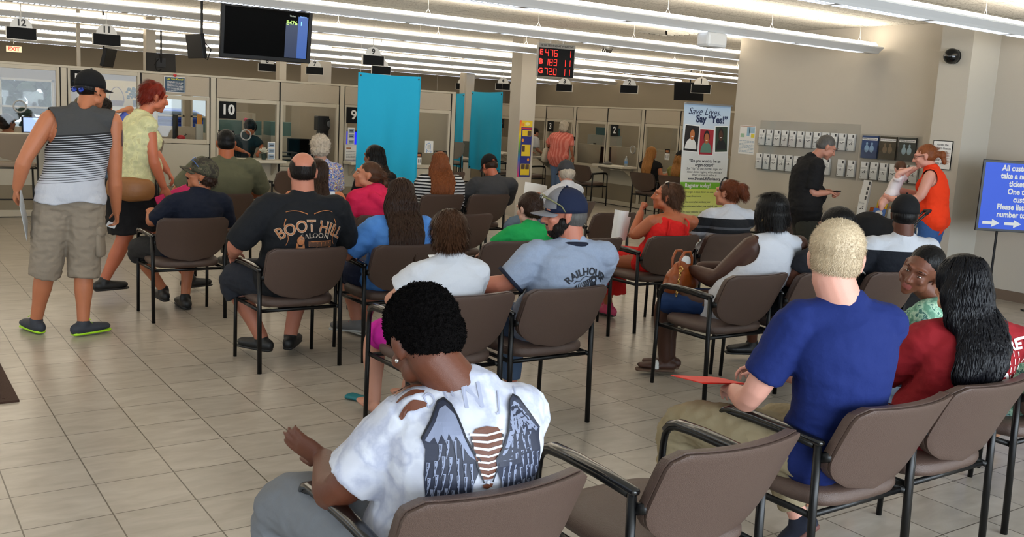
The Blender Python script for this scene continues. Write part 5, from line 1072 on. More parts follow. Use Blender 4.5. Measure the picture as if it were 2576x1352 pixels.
# --- old man ---
s=P('elderly man with white hair in a grey cap and white shirt, jeans, reading papers',CH['old'],'#bf8168',b=1.05,pel=(-.05,-.05,.54),neck=(.05,-.12,.96),head=(.06,-.06,1.09),hy=-12,hp=14,sy=12,py=50,sw=.18,bulge=.05,vox=.010,eL=(-.30,.06,.68),wL=(-.12,.22,.80),eR=(.3,.1,.7),wR=(.05,.3,.82),kL=(-.55,.12,.53),aL=(-.50,-.1,.14),kR=(-.30,.35,.5))
s.body(feet=()); s.tee(cloth('white_tee'),.42,off=.016,slw=.02,wr=.006); s.pants(cloth('faded_denim','#5f7184'),.92,.020,'jeans',wr=.008)
s.hair_cap(HB('white'),[((0,-.045,-.01),(.088,.088,.075))],amp=.006,strands=500,sl=.03,up=down); ball_cap(s,cloth('cap_charcoal','#3b3c40'),sc_=1.07)
# --- woman in coral at window 3 ---
s=P('blond woman in a coral striped blouse and jeans standing at window 3',(12.12,16.15),'#b9765a',pel=(.0,0,.90),neck=(.06,-.02,1.38),head=(.09,-.03,1.52),hy=-52,hp=12,sy=-50,py=-52,sw=.19,bulge=.02,vox=.013,b=1.25,s=.95,
  eL=(-.12,.26,1.13),wL=(.06,.30,1.02),eR=(.16,-.22,1.10),wR=(.26,-.16,.92),kL=(.0,.08,.48),aL=(-.0,.08,.09),kR=(.02,-.07,.48),aR=(.0,-.08,.09))
s.body(feet=()); s.tee(zmat('coral_blouse',[(0,'#c9665a'),(.55,'#d98478')],0,1,axis=1,period=.05),.42,off=.02,hem=-.14,slw=.02,wr=.006); s.pants(cloth('denim'),.96,.018,'jeans'); [s.shoe(q,SHOE,SOLE) for q in (-1,1)]
s.hair_cap(HB('white'),[((0,-.03,.03),(.098,.112,.10)),((0,-.06,-.05),(.095,.075,.08))],amp=.01)
g=G(); g.tube([V((0,.18,1.35)),V((-.10,.24,1.2)),V((-.08,.26,1.05))],[(.012,.006)]*3,8); g.mi=1; g.tube([V((-.10,.27,1.06)),V((-.12,.28,.86))],[(.10,.05),(.12,.06)],14,side=(1,.2,0),n=.7); o=g.obj('handbag',[M_blackplastic,mat('cream_bag','#b5ab98')],smooth=True); o.location=(12.12,16.15,-.04); tag(o,'cream shoulder bag of the woman in coral','bag')
# --- man bending at the counter left of the coral blouse ---
s=P('man in a light grey shirt leaning on the counter left of the woman in coral',(12.05,17.3),'#a8735a',pel=(-.1,.0,.88),neck=(.12,-.05,1.25),head=(.22,-.05,1.34),hy=-75,hp=25,sy=-72,py=-75,sw=.19,bulge=.03,vox=.013,b=1.15,eL=(.12,.22,1.0),wL=(.32,.15,.93),eR=(.14,-.27,1.0),wR=(.32,-.2,.93),kL=(-.05,.08,.48),aL=(-.08,.08,.09),kR=(-.04,-.08,.48),aR=(-.08,-.08,.09))
s.body(feet=()); s.tee(cloth('light_grey_shirt','#a9a9aa'),.42,off=.02,slw=.02,wr=.006); s.pants(cloth('black_pants'),.96,.018); [s.shoe(q,SHOE,SOLE) for q in (-1,1)]; s.hair_cap(HB('dark'),SHORT,amp=.001)
# --- two women at window 1 ---
s=P('woman with long straight golden hair and black top seated at window 1',CH['w1a'],'#b4724f',pel=(0,0,.53),neck=(-.05,.02,1.00),head=(-.03,.02,1.145),hy=-75,sy=-70,py=-75,sw=.165,bulge=.03,vox=.012,kL=(.38,.1,.5),aL=(.38,.1,.09),kR=(.38,-.1,.5),aR=(.38,-.1,.09),eL=(.0,.22,.74),wL=(.2,.2,.8),eR=(.02,-.22,.74),wR=(.2,-.2,.8))
s.body(feet=()); s.tee(cloth('black_top'),.15,wr=.005); s.pants(cloth('black_pants'),.95,.014)
GB=HB('goldblond'); s.hair_cap(GB,[((0,-.03,.036),(.09,.106,.094)),((0,-.07,-.04),(.092,.07,.11))],amp=.002); s.long_hair(GB,.42,.10,n=250,wave=.05)
s=P('woman in a dark cap and olive top, partly hidden by the donor banner',CH['w1b'],'#a86c4c',pel=(0,0,.53),neck=(-.05,.02,.95),head=(-.03,.02,1.10),hy=-70,sy=-70,py=-75,sw=.165,bulge=.03,vox=.012,kL=(.38,.1,.5),aL=(.38,.1,.09),kR=(.38,-.1,.5),aR=(.38,-.1,.09),eL=(.0,.22,.74),wL=(.2,.2,.8),eR=(.02,-.22,.74),wR=(.2,-.2,.8))
s.body(feet=()); s.tee(cloth('olive_top','#7d7a3f'),.3,wr=.005); s.pants(cloth('black_pants'),.95,.014); s.hair_cap(GB,[((0,-.05,-.02),(.088,.08,.09))],amp=.003); s.long_hair(GB,.24,.10,n=200,wave=.3); ball_cap(s,BK,sc_=1.08)
# --- man in black, phone ---
s=P('greying man in a black polo and dark shorts standing and looking at his phone',(8.62,6.86),'#b27b66',face=True,b=1.25,pel=(-.04,.02,.84),neck=(.0,.03,1.385),head=(.085,-.085,1.515),hy=-128,hp=28,sy=-118,py=-125,sw=.19,bulge=.03,vox=.009,belly=.05,ab=1.2,lb=1.15,
  eL=(.22,.06,1.02),wL=(.17,-.13,1.04),hdL=(-.2,-.9,.1),eR=(-.15,-.12,1.02),wR=(.0,-.22,1.04),hdR=(.8,-.3,0),kL=(.06,.06,.44),aL=(.04,.10,.09),kR=(-.04,-.06,.44),aR=(-.0,-.10,.09),cuL=.9,cuR=.9)
s.body(); s.tee(cloth('black_polo','#131315'),.43,off=.022,hem=-.14,slw=.02,wr=.008); s.pants(cloth('dark_shorts','#33342f'),.62,.028,'shorts',flare=.08,wr=.006); [s.shoe(q,SHOE,SOLE) for q in (-1,1)]
s.hair_cap(HB('grey'),[((0,-.028,.044),(.0805,.096,.086)),((0,-.048,.0),(.076,.074,.064))],amp=.002,strands=1500,sl=.012,up=down,sr=.001)
o=G().box((-.03,-.06,-.005),(.03,.06,.005)).obj('phone',M_blackplastic,bevel=.003); o.location=(8.745,6.615,1.055); o.rotation_euler=(R(-10),0,R(-35)); tag(o,'black phone in the hands of the man in the black polo','phone')
# --- woman in red with baby ---
MX,MY=8.88,5.66
s=P('woman in glasses and an orange-red sleeveless top with a ginger ponytail holding a baby',(MX,MY),'#c98e7c',face=True,b=1.02,pel=(.05,-.08,.86),neck=(.03,-.02,1.36),head=(-.01,.05,1.49),hy=34,hp=14,sy=24,py=20,sw=.175,bulge=.02,vox=.009,bust=.065,ab=1.2,lb=1.1,belly=.03,
  eL=(-.20,-.07,1.07),wL=(-.25,.20,1.05),hdL=(-.1,.9,.15),pnL=(.9,.1,.3),eR=(.16,.15,1.08),wR=(-.03,.33,1.14),hdR=(-.7,.1,.4),pnR=(-.3,-.9,0),kL=(-.04,-.05,.45),aL=(-.05,-.08,.09),kR=(.14,.0,.45),aR=(.16,.0,.09))
s.body(feet=()); 
def cut2(c,s=s): return any((c-(s.S[q]+s.side*q*.07+V((0,0,-.01)))).length<.115 for q in (-1,1))
RO=cloth('orange_red','#e23a14'); s.tee(RO,0,off=.02,hem=-.05,wr=.007,cut=cut2,name='sleeveless_top'); s.pants(cloth('jeans_blue','#34568a'),.96,.018,'jeans')
s.hair_cap(HB('ginger'),[((0,-.028,.036),(.080,.098,.088)),((0,-.045,-.005),(.075,.07,.06)),((0,-.125,.0),(.03,.03,.03)),((0,-.165,-.015),(.03,.035,.045)),((0,-.17,-.07),(.022,.025,.045))],amp=.003,strands=800,sl=.04,up=lambda hc,n,r:V((0,-1,-.1))+n*.05)
g=G(); 
for q in (-1,1):
    g.tube([s.h(q*.034+.024*math.cos(R(a)),.097,.008+.015*math.sin(R(a))) for a in range(0,361,30)],.0028,6); g.tube([s.h(q*.058,.094,.012),s.h(q*.076,.04,.014),s.h(q*.080,-.02,.008)],.0025,6)
g.tube([s.h(-.01,.099,.012),s.h(.01,.099,.012)],.0025,6); g.obj('glasses',M_blackplastic,s.root,smooth=True)
b=P('baby in a white onesie held against the chest of the woman in red',(MX-.13,MY+.20),'#d49f8e',s=.42,pel=(-.03,.06,1.09),neck=(.0,.0,1.27),head=(.0,.02,1.345),hy=150,hp=15,sy=200,py=200,sw=.17,hs=.68,bulge=.02,vox=.008,ab=1.6,lb=1.5,nk=.9,eL=(.10,-.02,1.33),wL=(.09,-.10,1.37),eR=(-.11,-.02,1.30),wR=(-.04,-.12,1.37),kL=(-.06,.15,1.02),aL=(-.03,.17,.95),kR=(-.12,.10,1.0),aR=(-.13,.10,.94),cuL=.4,cuR=.4)
b.body(feet=()); b.tee(cloth('onesie','#d8cfd0'),.25,off=.012,slw=.006,hem=-.05,wr=.003); b.hair_cap(HB('midbrown'),[((0,-.024,.040),(.083,.100,.088))],amp=.001,strands=600,sl=.015,up=down)
for q in (): pass
# --- clerks behind the glass ---
s=P('clerk with dark hair and a pink flower bending forward behind window 10',(5.05,15.0),'#b8663c',pel=(0,.1,.72),neck=(.0,-.12,1.15),head=(.05,-.16,1.28),hy=150,hp=35,sy=170,py=180,sw=.17,vox=.014,bulge=-.03,eL=(.24,-.2,.98),wL=(.1,-.42,.92),eR=(-.24,-.22,.98),wR=(-.12,-.45,.92))
s.body(feet=(),legs=()); s.tee(cloth('dark_teal','#15282e'),.36,wr=.006); s.pants(cloth('black_pants'),.9,.014); s.hair_cap(HB('black'),[((0,-.02,.04),(.095,.11,.10)),((0,-.07,-.02),(.10,.08,.11))],amp=.004); g=G(); [g.ell(s.h(.06+.02*math.cos(R(a)),-.06,.105+.02*math.sin(R(a))),.018) for a in range(0,360,72)]; g.obj('flower',mat('flower_pink','#e04a6c'),s.root,smooth=True)
for x,y,sk,hc,cl,lb,hy in ((5.35,17.6,'#4d3022','black','#20252e','clerk with short dark hair seen in profile deep behind window 10',-80),(8.0,15.4,'#c08a6c','goldblond','#b9bbbd','blond clerk in a white shirt behind the last window before the blue banners',160),(13.6,17.7,'#8a5a42','dark','#aeb0b4','clerk in a white shirt behind window 3',80),(1.75,14.95,'#8a5233','dark','#8a5a40','clerk in a brown blouse at the computer behind window 12',-60)):
    s=P(lb,(x,y),sk,pel=(0,0,.60),neck=(0,.02,1.08),head=(0,.04,1.22),hy=hy,sy=hy,py=hy,sw=.16,vox=.014,bulge=.02); s.body(feet=(),legs=()); s.tee(cloth('clerk_'+cl,cl),.5,wr=.004); s.pants(cloth('black_pants'),.9,.014); s.hair_cap(HB(hc),[((0,-.03,.036),(.09,.106,.094)),((0,-.06,-.03),(.085,.07,.07))],amp=.004)
# bare arm of the person beyond the right edge, resting on jeans
s=P('person in jeans cut off by the right edge, forearm resting with papers on the lap',(5.0,2.3),'#b98a6a',pel=(.05,-.05,.54),neck=(.12,-.17,1.0),head=(.14,-.12,1.15),sw=.18,vox=.012,eL=(-.15,.08,.72),wL=(-.05,.30,.66),kL=(-.14,.40,.52),kR=(.18,.4,.5))
s.body(feet=()); s.tee(cloth('navy_dark'),.4,wr=.005); s.pants(cloth('jeans_blue'),.95,.016,'jeans'); s.hair_cap(HB('brown'),[((0,-.026,.04),(.084,.1,.09))],amp=.002)
# ---------------- writing, signs and fittings ----------------
FL=lambda w=.04:frame((0,14.2-w,0),(1,0,0),(0,0,1))       # face of the left partition: u=x, v=z
FR=lambda w=.04:frame((12.8-w,0,0),(0,-1,0),(0,0,1))      # face of the right partition: u=-y
FW=lambda w=0:frame((10.15-w,0,0),(0,-1,0),(0,0,1))       # brochure wall
M_blk=mat('sign_black','#0c0e11',.7,spec=.2); M_wht=mat('sign_white','#e6e6e4',.6); M_txt=mat('letter_white','#dcdcda',.5); M_ink=mat('letter_black','#141416',.5)
def local(fr,c):
    """same frame, moved so that the object's origin is at c"""
    return lambda u,v,w=0:fr(u,v,w)-c
def board(name,fr,u0,v0,u1,v1,m,th=.006,label=None,cat=None,group=None,parent=None,w=0,bevel=0):
    c=fr((u0+u1)/2,v0,w); f=local(fr,c); g=G(); g.prism([(u0,v0),(u1,v0),(u1,v1),(u0,v1)],w,w+th,f); o=g.obj(name,m,parent,bevel=bevel); o.location=c
    if label: tag(o,label,cat,group)
    return o,(lambda a,b,d=0:f(a,b,w+th+d))
def write(o,f,s,u,v,size,m=None,bold=.02,name='lettering',**k):
    g=G(); text(g,s,f,u,v,size,bold,.0015,**k); return g.obj(name,m or M_txt,o)
def lines(o,f,u0,u1,v0,v1,n,m,h=.35,name='small_print',seed=0):
    rnd=random.Random(seed); g=G(); dv=(v1-v0)/n
    for i in range(n):
        v=v1-dv*(i+.5); u=u0
        while u<u1-.004:
            l=min((u1-u0)*(.06+.14*rnd.random()),u1-u); rect(g,f,u,v-dv*h/2,u+l,v+dv*h/2,.0012); u+=l+(u1-u0)*.025
            if rnd.random()<.07: break
    return g.obj(name,m,o)
# window number plaques
for n,fr,u,v,sz in (('12',FL(),.55,1.84,.23),('11',FL(),2.53,1.855,.24),('10',FL(),4.535,1.545,.25),('9',FL(),6.54,1.56,.25),('4',FR(),-19.33,1.51,.22),('2',FR(),-15.15,1.51,.23),('1',FR(),-13.05,1.51,.23),('3',FR(),-17.35,1.51,.23)):
    o,f=board('number_plaque',fr,u-sz/2,v-sz/2,u+sz/2,v+sz/2,M_blk,label='black square plaque with a white number %s on the service window'%n,cat='sign',group='window number plaques'); write(o,f,n,u,v,sz*.80,bold=.03)
# hanging half-round number signs
def hang(n,x,y,z,rz,box=True,s_=1):
    r=empty('hanging_sign',(x,y,z),R(rz),'hanging sign with a black %s on a white half disc above a black box'%n,'sign','hanging window number signs'); w=.17*s_
    g=G(); g.box((-w,-.03,0),(w,.03,.145)); g.obj('display_box',M_blk,r,bevel=.004)
    g=G(); 
    for a,b in (((-w-.006,-.031,-.004),(-w,.031,.149)),((w,-.031,-.004),(w+.006,.031,.149)),((-w-.006,-.031,-.008),(w+.006,.031,-.0005))): g.box(a,b)
    g.obj('box_rim',M_white,r)
    rr=.13*s_; poly=[(-rr,0)]+[(-rr*math.cos(R(a)),rr*math.sin(R(a))*1.0) for a in range(0,181,10)][1:]
    f=frame(V((0,-.012,.1455)),(1,0,0),(0,0,1)); g=G(); g.prism(poly,-.008,.0,f); d=g.obj('number_disc',M_wht,r)
    g=G(); text(g,n,lambda a,b,c:f(a,b,.0015),0,.058*s_,.115*s_,.035); g.obj('number',M_ink,d)
    g=G(); g.tube([(0,0,.26),(0,0,H-z)],.006,8,rnd=False); g.obj('rod',M_white,r)
for a in (('12',1.80,13.9,2.31,0),('11',2.82,13.9,2.32,0),('9',6.72,13.9,2.35,-6),('8',8.0,16.2,2.31,-15),('7',7.75,18.7,2.31,-15),('6',6.85,18.95,2.31,-15),('1',12.55,12.6,2.27,-52),('2',12.55,14.55,2.25,-50),('3',12.55,16.65,2.27,-48),('4',12.5,18.95,2.28,-45),('5',12.5,20.75,2.28,-40)): hang(*a)
# big ticket screen
r=empty('ticket_screen',(3.77,10.5,2.14),R(-6),'large black flat screen hanging from the ceiling, showing ticket E476','screen'); T_=Matrix.Rotation(R(9),4,'X')
fr=frame(T_@V((0,-.035,0)),(1,0,0),T_.to_3x3()@V((0,0,1))); g=G(); g.prism([(-.495,0),(.495,0),(.495,.585),(-.495,.585)],-.06,0,fr); g.obj('casing',M_blackplastic,r,bevel=.008)
SCR=mat('screen_black','#010101',.5,spec=.04); f=lambda a,b,c=0:fr(a,b,.001+c); g=G(); rect(g,f,-.455,.045,.455,.545,.0); sn=g.obj('display',SCR,r)
def glow(n,c,e): return mat(n,'#000000',.3,emit=c,es=e)
g=G(); rect(g,f,.20,.05,.335,.42,.001); g.obj('ticket_column',glow('glow_navy','#14264a',.8),sn); g=G(); rect(g,f,.335,.05,.445,.50,.001); g.obj('station_column',glow('glow_blue','#2f56a0',.9),sn)
for t_,u,v,sz,c in (('Ticket',.27,.50,.026,glow('glow_grey','#9aa090',.9)),('Station',.39,.50,.026,glow('glow_skyblue','#7fa8ee',1.0)),('E476',.265,.425,.062,glow('glow_green','#b8f070',1.2)),('1',.37,.425,.062,glow('glow_cyan','#7ec8ff',1.2))):
    g=G(); text(g,t_,lambda a,b,c_:f(a,b,.002),u,v,sz,.02); g.obj('lettering',c,sn)
g=G(); g.box((-.05,-.02,.48),(.05,.10,.56)).tube([(0,.06,.5),(0,.07,H-2.14)],.022,10,rnd=False).box((-.035,-.01,.60),(.035,.12,.70)); g.obj('ceiling_mount',M_blackplastic,r)
# smaller hanging monitors
def hmon(x,y,z,rz,tilt,wd,ht,lb):
    r=empty('hanging_monitor',(x,y,z),R(rz),lb,'screen'); T_=Matrix.Rotation(R(tilt),4,'X'); fr=frame(T_@V((0,-.03,0)),(1,0,0),T_.to_3x3()@V((0,0,1)))
    g=G(); g.prism([(-wd/2,-ht/2),(wd/2,-ht/2),(wd/2,ht/2),(-wd/2,ht/2)],-.05,0,fr); g.obj('casing',M_blackplastic,r,bevel=.006)
    g=G(); rect(g,lambda a,b,c=0:fr(a,b,.001),-wd/2+.02,-ht/2+.02,wd/2-.02,ht/2-.02); g.obj('display',mat('dim_display','#151618',.4,spec=.2),r)
    g=G(); g.tube([(0,.04,0),(0,.06,.1),(0,.06,H-z)],.014,8,rnd=False).box((-.07,.01,-.07),(.07,.05,.07)); g.tube([(.03,.06,.06),(.10,.12,-.03),(.06,.10,-.14),(.0,.06,-.10)],.006,6); g.obj('mount',M_blackplastic,r,smooth=False)
hmon(2.98,14.6,2.19,58,14,.38,.26,'small black monitor tilted below the hanging number 11 sign'); hmon(3.14,10.9,2.25,-80,8,.36,.26,'black monitor seen edge-on, hanging left of the large screen'); hmon(4.05,16.0,2.22,170,14,.44,.30,'small black monitor above the partition beside the grey post'); hmon(14.3,14.7,2.38,-60,8,.62,.37,'black monitor behind the hanging number 1 sign')
# now serving board
r=empty('now_serving_board',(8.36,11.35,2.27),R(-14),'red LED board reading now serving at window, with three ticket rows','sign'); g=G(); g.box((-.275,-.04,0),(.275,.04,.46)); g.obj('casing',M_blk,r,bevel=.004)
fr=frame(V((0,-.0415,0)),(1,0,0),(0,0,1)); g=G(); g.prism([(-.275,.395),(.275,.395),(.275,.46),(-.275,.46)],0,.003,fr).prism([(-.285,0),(-.275,0),(-.275,.46),(-.285,.46)],-.06,.003,fr).prism([(.275,0),(.285,0),(.285,.46),(.275,.46)],-.06,.003,fr); hd=g.obj('header_strip',mat('grey_strip','#8c8c88',.5),r); g=G(); text(g,'NOW SERVING AT WINDOW',lambda a,b,c:fr(a,b,.0045),0,.427,.038,.02,sx=1.0); g.obj('lettering',M_ink,hd)
LED=glow('led_red','#ff1a10',3.0); SEG={'0':'abcdef','1':'bc','2':'abged','4':'fgbc','6':'acdefg','7':'abc','8':'abcdefg','9':'abcdfg'}
def digit(g,ch,u,v,h):
    w_=h*.5; t=.006; P_={'a':((0,h),(w_,h)),'b':((w_,h),(w_,h/2)),'c':((w_,h/2),(w_,0)),'d':((0,0),(w_,0)),'e':((0,0),(0,h/2)),'f':((0,h/2),(0,h)),'g':((0,h/2),(w_,h/2))}
    for s_ in SEG[ch]:
        (a,b),(c,d)=P_[s_]; rect(g,lambda x,y,z=0:fr(x,y,.001),u+min(a,c)-t/2,v+min(b,d)-t/2,u+max(a,c)+t/2,v+max(b,d)+t/2)
for i,(L_,n3,n2) in enumerate((('E','476',' 1'),('B','189','11'),('G','720','11'))):
    v=.285-.13*i; g=G(); text(g,L_,lambda a,b,c:fr(a,b,.001),-.235,v+.045,.10,.03)
    for k,ch in enumerate(n3): digit(g,ch,-.17+.068*k,v,.085)
    for k,ch in enumerate(n2):
        if ch!=' ': digit(g,ch,.10+.075*k,v,.085)
    g.obj('led_row',LED,r)
for x in (-.09,.11):
    g=G(); g.tube([(x,0,.46),(x,0,H-2.27)],.012,8,rnd=False); g.obj('rod',M_white,r)
# blue cloth banners
def banner(x,y,rz,wd,z0,z1,lb,seed):
    r=empty('cloth_banner',(x,y,z0),R(rz),lb,'banner','blue cloth banners'); n,m_=30,24; vs=[];fs=[]; rnd=random.Random(seed); ph=[rnd.random()*6 for _ in range(4)]
    for side in (0,.006):
        for i in range(m_+1):
            t=i/m_
            for j in range(n+1):
                q=j/n; a=(1-t)*.022; yy=a*math.sin(q*9+ph[0]+t)+a*.7*math.sin(q*17+ph[1]-2*t); vs.append(((q-.5)*wd*(1+.02*(1-t)*math.sin(ph[2])),yy+side+.02*(1-t)**2,t*(z1-z0)+(-.012*math.sin(q*math.pi) if i==m_ else 0)))
    K=(n+1)*(m_+1); I=lambda a,b:a*(n+1)+b
    for a in range(m_):
        for b in range(n): fs.append((I(a,b),I(a,b+1),I(a+1,b+1),I(a+1,b))); fs.append((K+I(a+1,b),K+I(a+1,b+1),K+I(a,b+1),K+I(a,b)))
    for a in range(m_): fs.append((I(a,0),I(a+1,0),K+I(a+1,0),K+I(a,0))); fs.append((I(a+1,n),I(a,n),K+I(a,n),K+I(a+1,n)))
    g=G(); g.add(vs,fs); g.obj('cloth',mat('banner_blue','#16b0de',.8,bump=.2,bscale=200),r,smooth=True)
    for sx in (-1,1):
        u=sx*(wd/2-.035)
        for zz in (.03,z1-z0-.04): g=G(); g.tube([(u,-.006,zz),(u,.014,zz)],.012,12,rnd=False); g.obj('grommet',mat('brass_dark','#4a463c',.4,metal=.6),r)
        g=G(); g.tube([(u,.004,z1-z0-.03),(u,.004,H-z0)],.0015,5,rnd=False); g.obj('wire',M_white,r)
banner(6.07,12.0,0,.95,.66,2.15,'large turquoise cloth banner hanging in front of window 9',1); banner(9.60,15.08,-90,1.05,.66,2.10,'turquoise cloth banner hanging left of the square pillar',2); banner(9.56,16.35,-90,1.1,.66,2.06,'turquoise cloth banner half hidden by the end of the left partition',3)
# donor banner on its stand
r=empty('stand_banner',(9.29,9.1,0),R(-4),'tall printed organ donor stand banner beside the brochure wall','banner'); fr=frame(V((0,0,0)),(1,0,0),V((0,.04,1)))
W2=.40
def donor():
    m,nt,b,N,L=nodes('donor_print',.6); tc=N('ShaderNodeTexCoord'); sx=N('ShaderNodeSeparateXYZ'); L(tc.outputs['Object'],sx.inputs[0]); mr=N('ShaderNodeMapRange'); mr.inputs[1].default_value=.05; mr.inputs[2].default_value=1.97; L(sx.outputs[2],mr.inputs[0])
    cr=N('ShaderNodeValToRGB'); el=cr.color_ramp.elements; el[0].position=0; el[0].color=hx('#d5d6cf')+(1,); el[1].position=1; el[1].color=hx('#a9c3dc')+(1,)
    for p_,c in ((.10,'#d8d9cc'),(.28,'#cdd27a'),(.43,'#c3cc5e'),(.445,'#dcdcd6'),(.75,'#d5d9dc')): e=el.new(p_); e.color=hx(c)+(1,)
    L(mr.outputs[0],cr.inputs[0]); L(cr.outputs[0],b.inputs['Base Color']); return m
g=G(); g.prism([(-W2,.05),(W2,.05),(W2,1.97),(-W2,1.97)],-.004,0,fr); pn=g.obj('print_panel',donor(),r); f=lambda a,b,c=0:fr(a,b,.0012+c*0)
g=G(); rect(g,f,-W2,.855,W2,.945); g.obj('green_strip',mat('print_green','#6fb02c'),pn)
NVb=mat('print_darkblue','#1d2b4f'); GYt=mat('print_darkgrey','#3c4148')
def wr(s_,u,v,sz,m_,bold=.02,**k):
    g=G(); text(g,s_,lambda a,b,c:fr(a,b,.0025),u,v,sz,bold,**k); g.obj('lettering',m_,pn)
wr('Save Lives.',-.05,1.865,.125,NVb,.0,shear=.35,sx=1.05); wr('Say \u201cYes!\u201d',.08,1.77,.13,NVb,.04)
wr('\u201cDo you want to be an',.0,1.225,.058,GYt,.025); wr('organ donor?\u201d',.0,1.170,.058,GYt,.025); wr('Say \u201cYes!\u201d to join Florida\u2019s organ and',0,1.122,.041,GYt,0,shear=.2); wr('tissue donor registry when getting a',0,1.080,.041,GYt,0,shear=.2); wr('driver license or online at',0,1.040,.041,GYt,0,shear=.2)
wr('www.DonateLifeFlorida.org',0,.990,.050,GYt,.025); wr('Register today!',-.10,.90,.072,M_txt,.03)
for i,t_ in enumerate(('\u2022 One organ & tissue donor can save','and impact lives more.','\u2022 In the event of an accident, your','registration won\u2019t affect your medical care.','\u2022 All major religions support donation.','\u2022 Thousands of Floridians are awaiting an','organ transplant.','\u2022 When renewing a driver license or','registration, please consider the','Organ & Tissue Donor','\u201cI can $1 do?\u201d')): wr(t_,-.36,.815-.056*i-(.02*(i>1))-(.02*(i>3)),.036,GYt,0,align='LEFT')
# three snapshots of smiling people
ph=[(-.255,1.515,.235,.33,-.05,'#1c1a1c','#b06a3c','#dcdcd8'),(.005,1.475,.235,.33,.0,'#9c2230','#a8643c','#5a7f70'),(.262,1.52,.21,.33,.05,'#26382a','#4a2c1c','#15161a')]
for k,(u,v,w_,h_,ro,bg,sk,sh) in enumerate(ph):
    fp=lambda a,b,c=0,u=u,v=v,ro=ro:fr(u+a*math.cos(ro)-b*math.sin(ro),v+a*math.sin(ro)+b*math.cos(ro),c)
    g=G(); g.prism([(-w_/2-.012,-h_/2-.012),(w_/2+.012,-h_/2-.012),(w_/2+.012,h_/2+.012),(-w_/2-.012,h_/2+.012)],.001,.002,fp); o=g.obj('photo_border',M_wht,pn)
    g=G(); rect(g,fp,-w_/2,-h_/2,w_/2,h_/2,.0026); g.obj('photo',mat('photo_bg%d'%k,bg),o)
    g=G(); 
    vs,fs,_=disc(0,-h_*.42,w_*.42,h_*.42,a0=0,a1=180); g.add([fp(a,b,.0030) for a,b in vs],fs); g.obj('photo_shoulders',mat('photo_sh%d'%k,sh),o)
    g=G(); vs,fs,_=disc(.01*(1-k),h_*.20,w_*.22,h_*.26); g.add([fp(a,b,.0032) for a,b in vs],fs); g.obj('photo_hair',mat('photo_hair','#1a1210'),o)
    g=G(); vs,fs,_=disc(.01*(1-k),h_*.14,w_*.17,h_*.21); g.add([fp(a,b,.0036) for a,b in vs],fs); g.obj('photo_face',mat('photo_skin%d'%k,sk),o)
    g=G(); vs,fs,_=disc(.01*(1-k),h_*.08,w_*.08,h_*.03,a0=180,a1=360); g.add([fp(a,b,.0040) for a,b in vs],fs); g.obj('photo_smile',M_wht,o)
g=G(); g.box((-.41,-.06,0),(.41,.06,.05)).tube([(0,.05,.03),(0,.11,1.98)],.008,8,rnd=False).box((-.40,.04,1.955),(.40,.09,1.975)); g.obj('stand',mat('aluminium','#9a9a9a',.35,metal=.8),r)
# brochure racks on the wall: u=-y, v=z
AC=bpy.data.materials.new('clear_acrylic'); AC.use_nodes=True; nt=AC.node_tree; t_=nt.nodes.new('ShaderNodeBsdfTransparent'); t_.inputs[0].default_value=(.965,.97,.97,1); gl=nt.nodes.new('ShaderNodeBsdfGlossy'); gl.inputs['Roughness'].default_value=.12; mx=nt.nodes.new('ShaderNodeMixShader'); mx.inputs[0].default_value=.05; nt.links.new(t_.outputs[0],mx.inputs[1]); nt.links.new(gl.outputs[0],mx.inputs[2]); nt.links.new(mx.outputs[0],nt.nodes['Material Output'].inputs[0])
M_bro=mat('brochure_white','#e2e3e2',.6); M_dk=mat('brochure_dark','#3a3a3e',.6); M_lt=mat('brochure_grey','#8b8d90',.6)
def rack(u0,u1,v0,v1,slots,h,lb):
    fr=FW(); c=fr((u0+u1)/2,v0,0); r=empty('brochure_rack',c,0,lb,'rack'); f=local(fr,c); g=G(); g.prism([(u0,v0),(u1,v0),(u1,v1),(u0,v1)],.002,.006,f); g.obj('back_panel',AC,r)
    for (u,v,wd) in slots:
        g=G(); a,b=u-wd/2-.006,u+wd/2+.006
        g.prism([(a,v),(b,v),(b,v+.10),(a,v+.10)],.046,.048,f); g.prism([(a,v-.012),(b,v-.012),(b,v),(a,v)],.006,.050,f); g.prism([(a,v),(a+.002,v),(a+.002,v+h*.8),(a,v+h*.8)],.006,.046,f); g.prism([(b-.002,v),(b,v),(b,v+h*.8),(b-.002,v+h*.8)],.006,.046,f); g.obj('pocket',AC,r)
    return r
def brochure(u,v,wd,h,lb,grp,k,fr=None,w0=.012,th=.028):
    fr=fr or FW(); c=fr(u,v,w0); f=lambda a,b,d=0:fr(u+a,v+b,w0+d)-c; rnd=random.Random(k); g=G(); g.prism([(-wd/2,0),(wd/2,0),(wd/2,h),(-wd/2,h)],0,th,f); o=g.obj('brochure',M_bro); o.location=c; tag(o,lb,'brochure',grp)
    g=G(); rect(g,f,wd*.18,h*.78,wd*.40,h*.94,th+.001); rect(g,f,-wd*.42,h*.05,-wd*.33,h*.11,th+.001)
    ic=[[(-.2,.0),(.0,.14),(.05,-.02)],[(-.1,-.1),(.0,.12),(.1,-.1)],[(-.22,.06),(.0,-.06),(.22,.1)],[(-.15,-.12),(.15,.12),(.12,-.1)]][k%4]
    for a,b in ic: vs,fs,_=disc(a*wd,h*.42+b*h*.5,wd*.07,h*.022); g.add([f(x,y,th+.001) for x,y in vs],fs)
    pts=[(a*wd,h*.42+b*h*.5) for a,b in ic]; vs,fs,_=stroke(pts,.006); g.add([f(x,y,th+.0012) for x,y in vs],fs); g.obj('printed_mark',M_dk,o)
    g=G(); [rect(g,f,-wd*.4,h*(.66-.045*i),wd*(.1+.25*rnd.random()),h*(.675-.045*i),th+.001) for i in range(3)]; g.obj('small_print',M_lt,o); return o
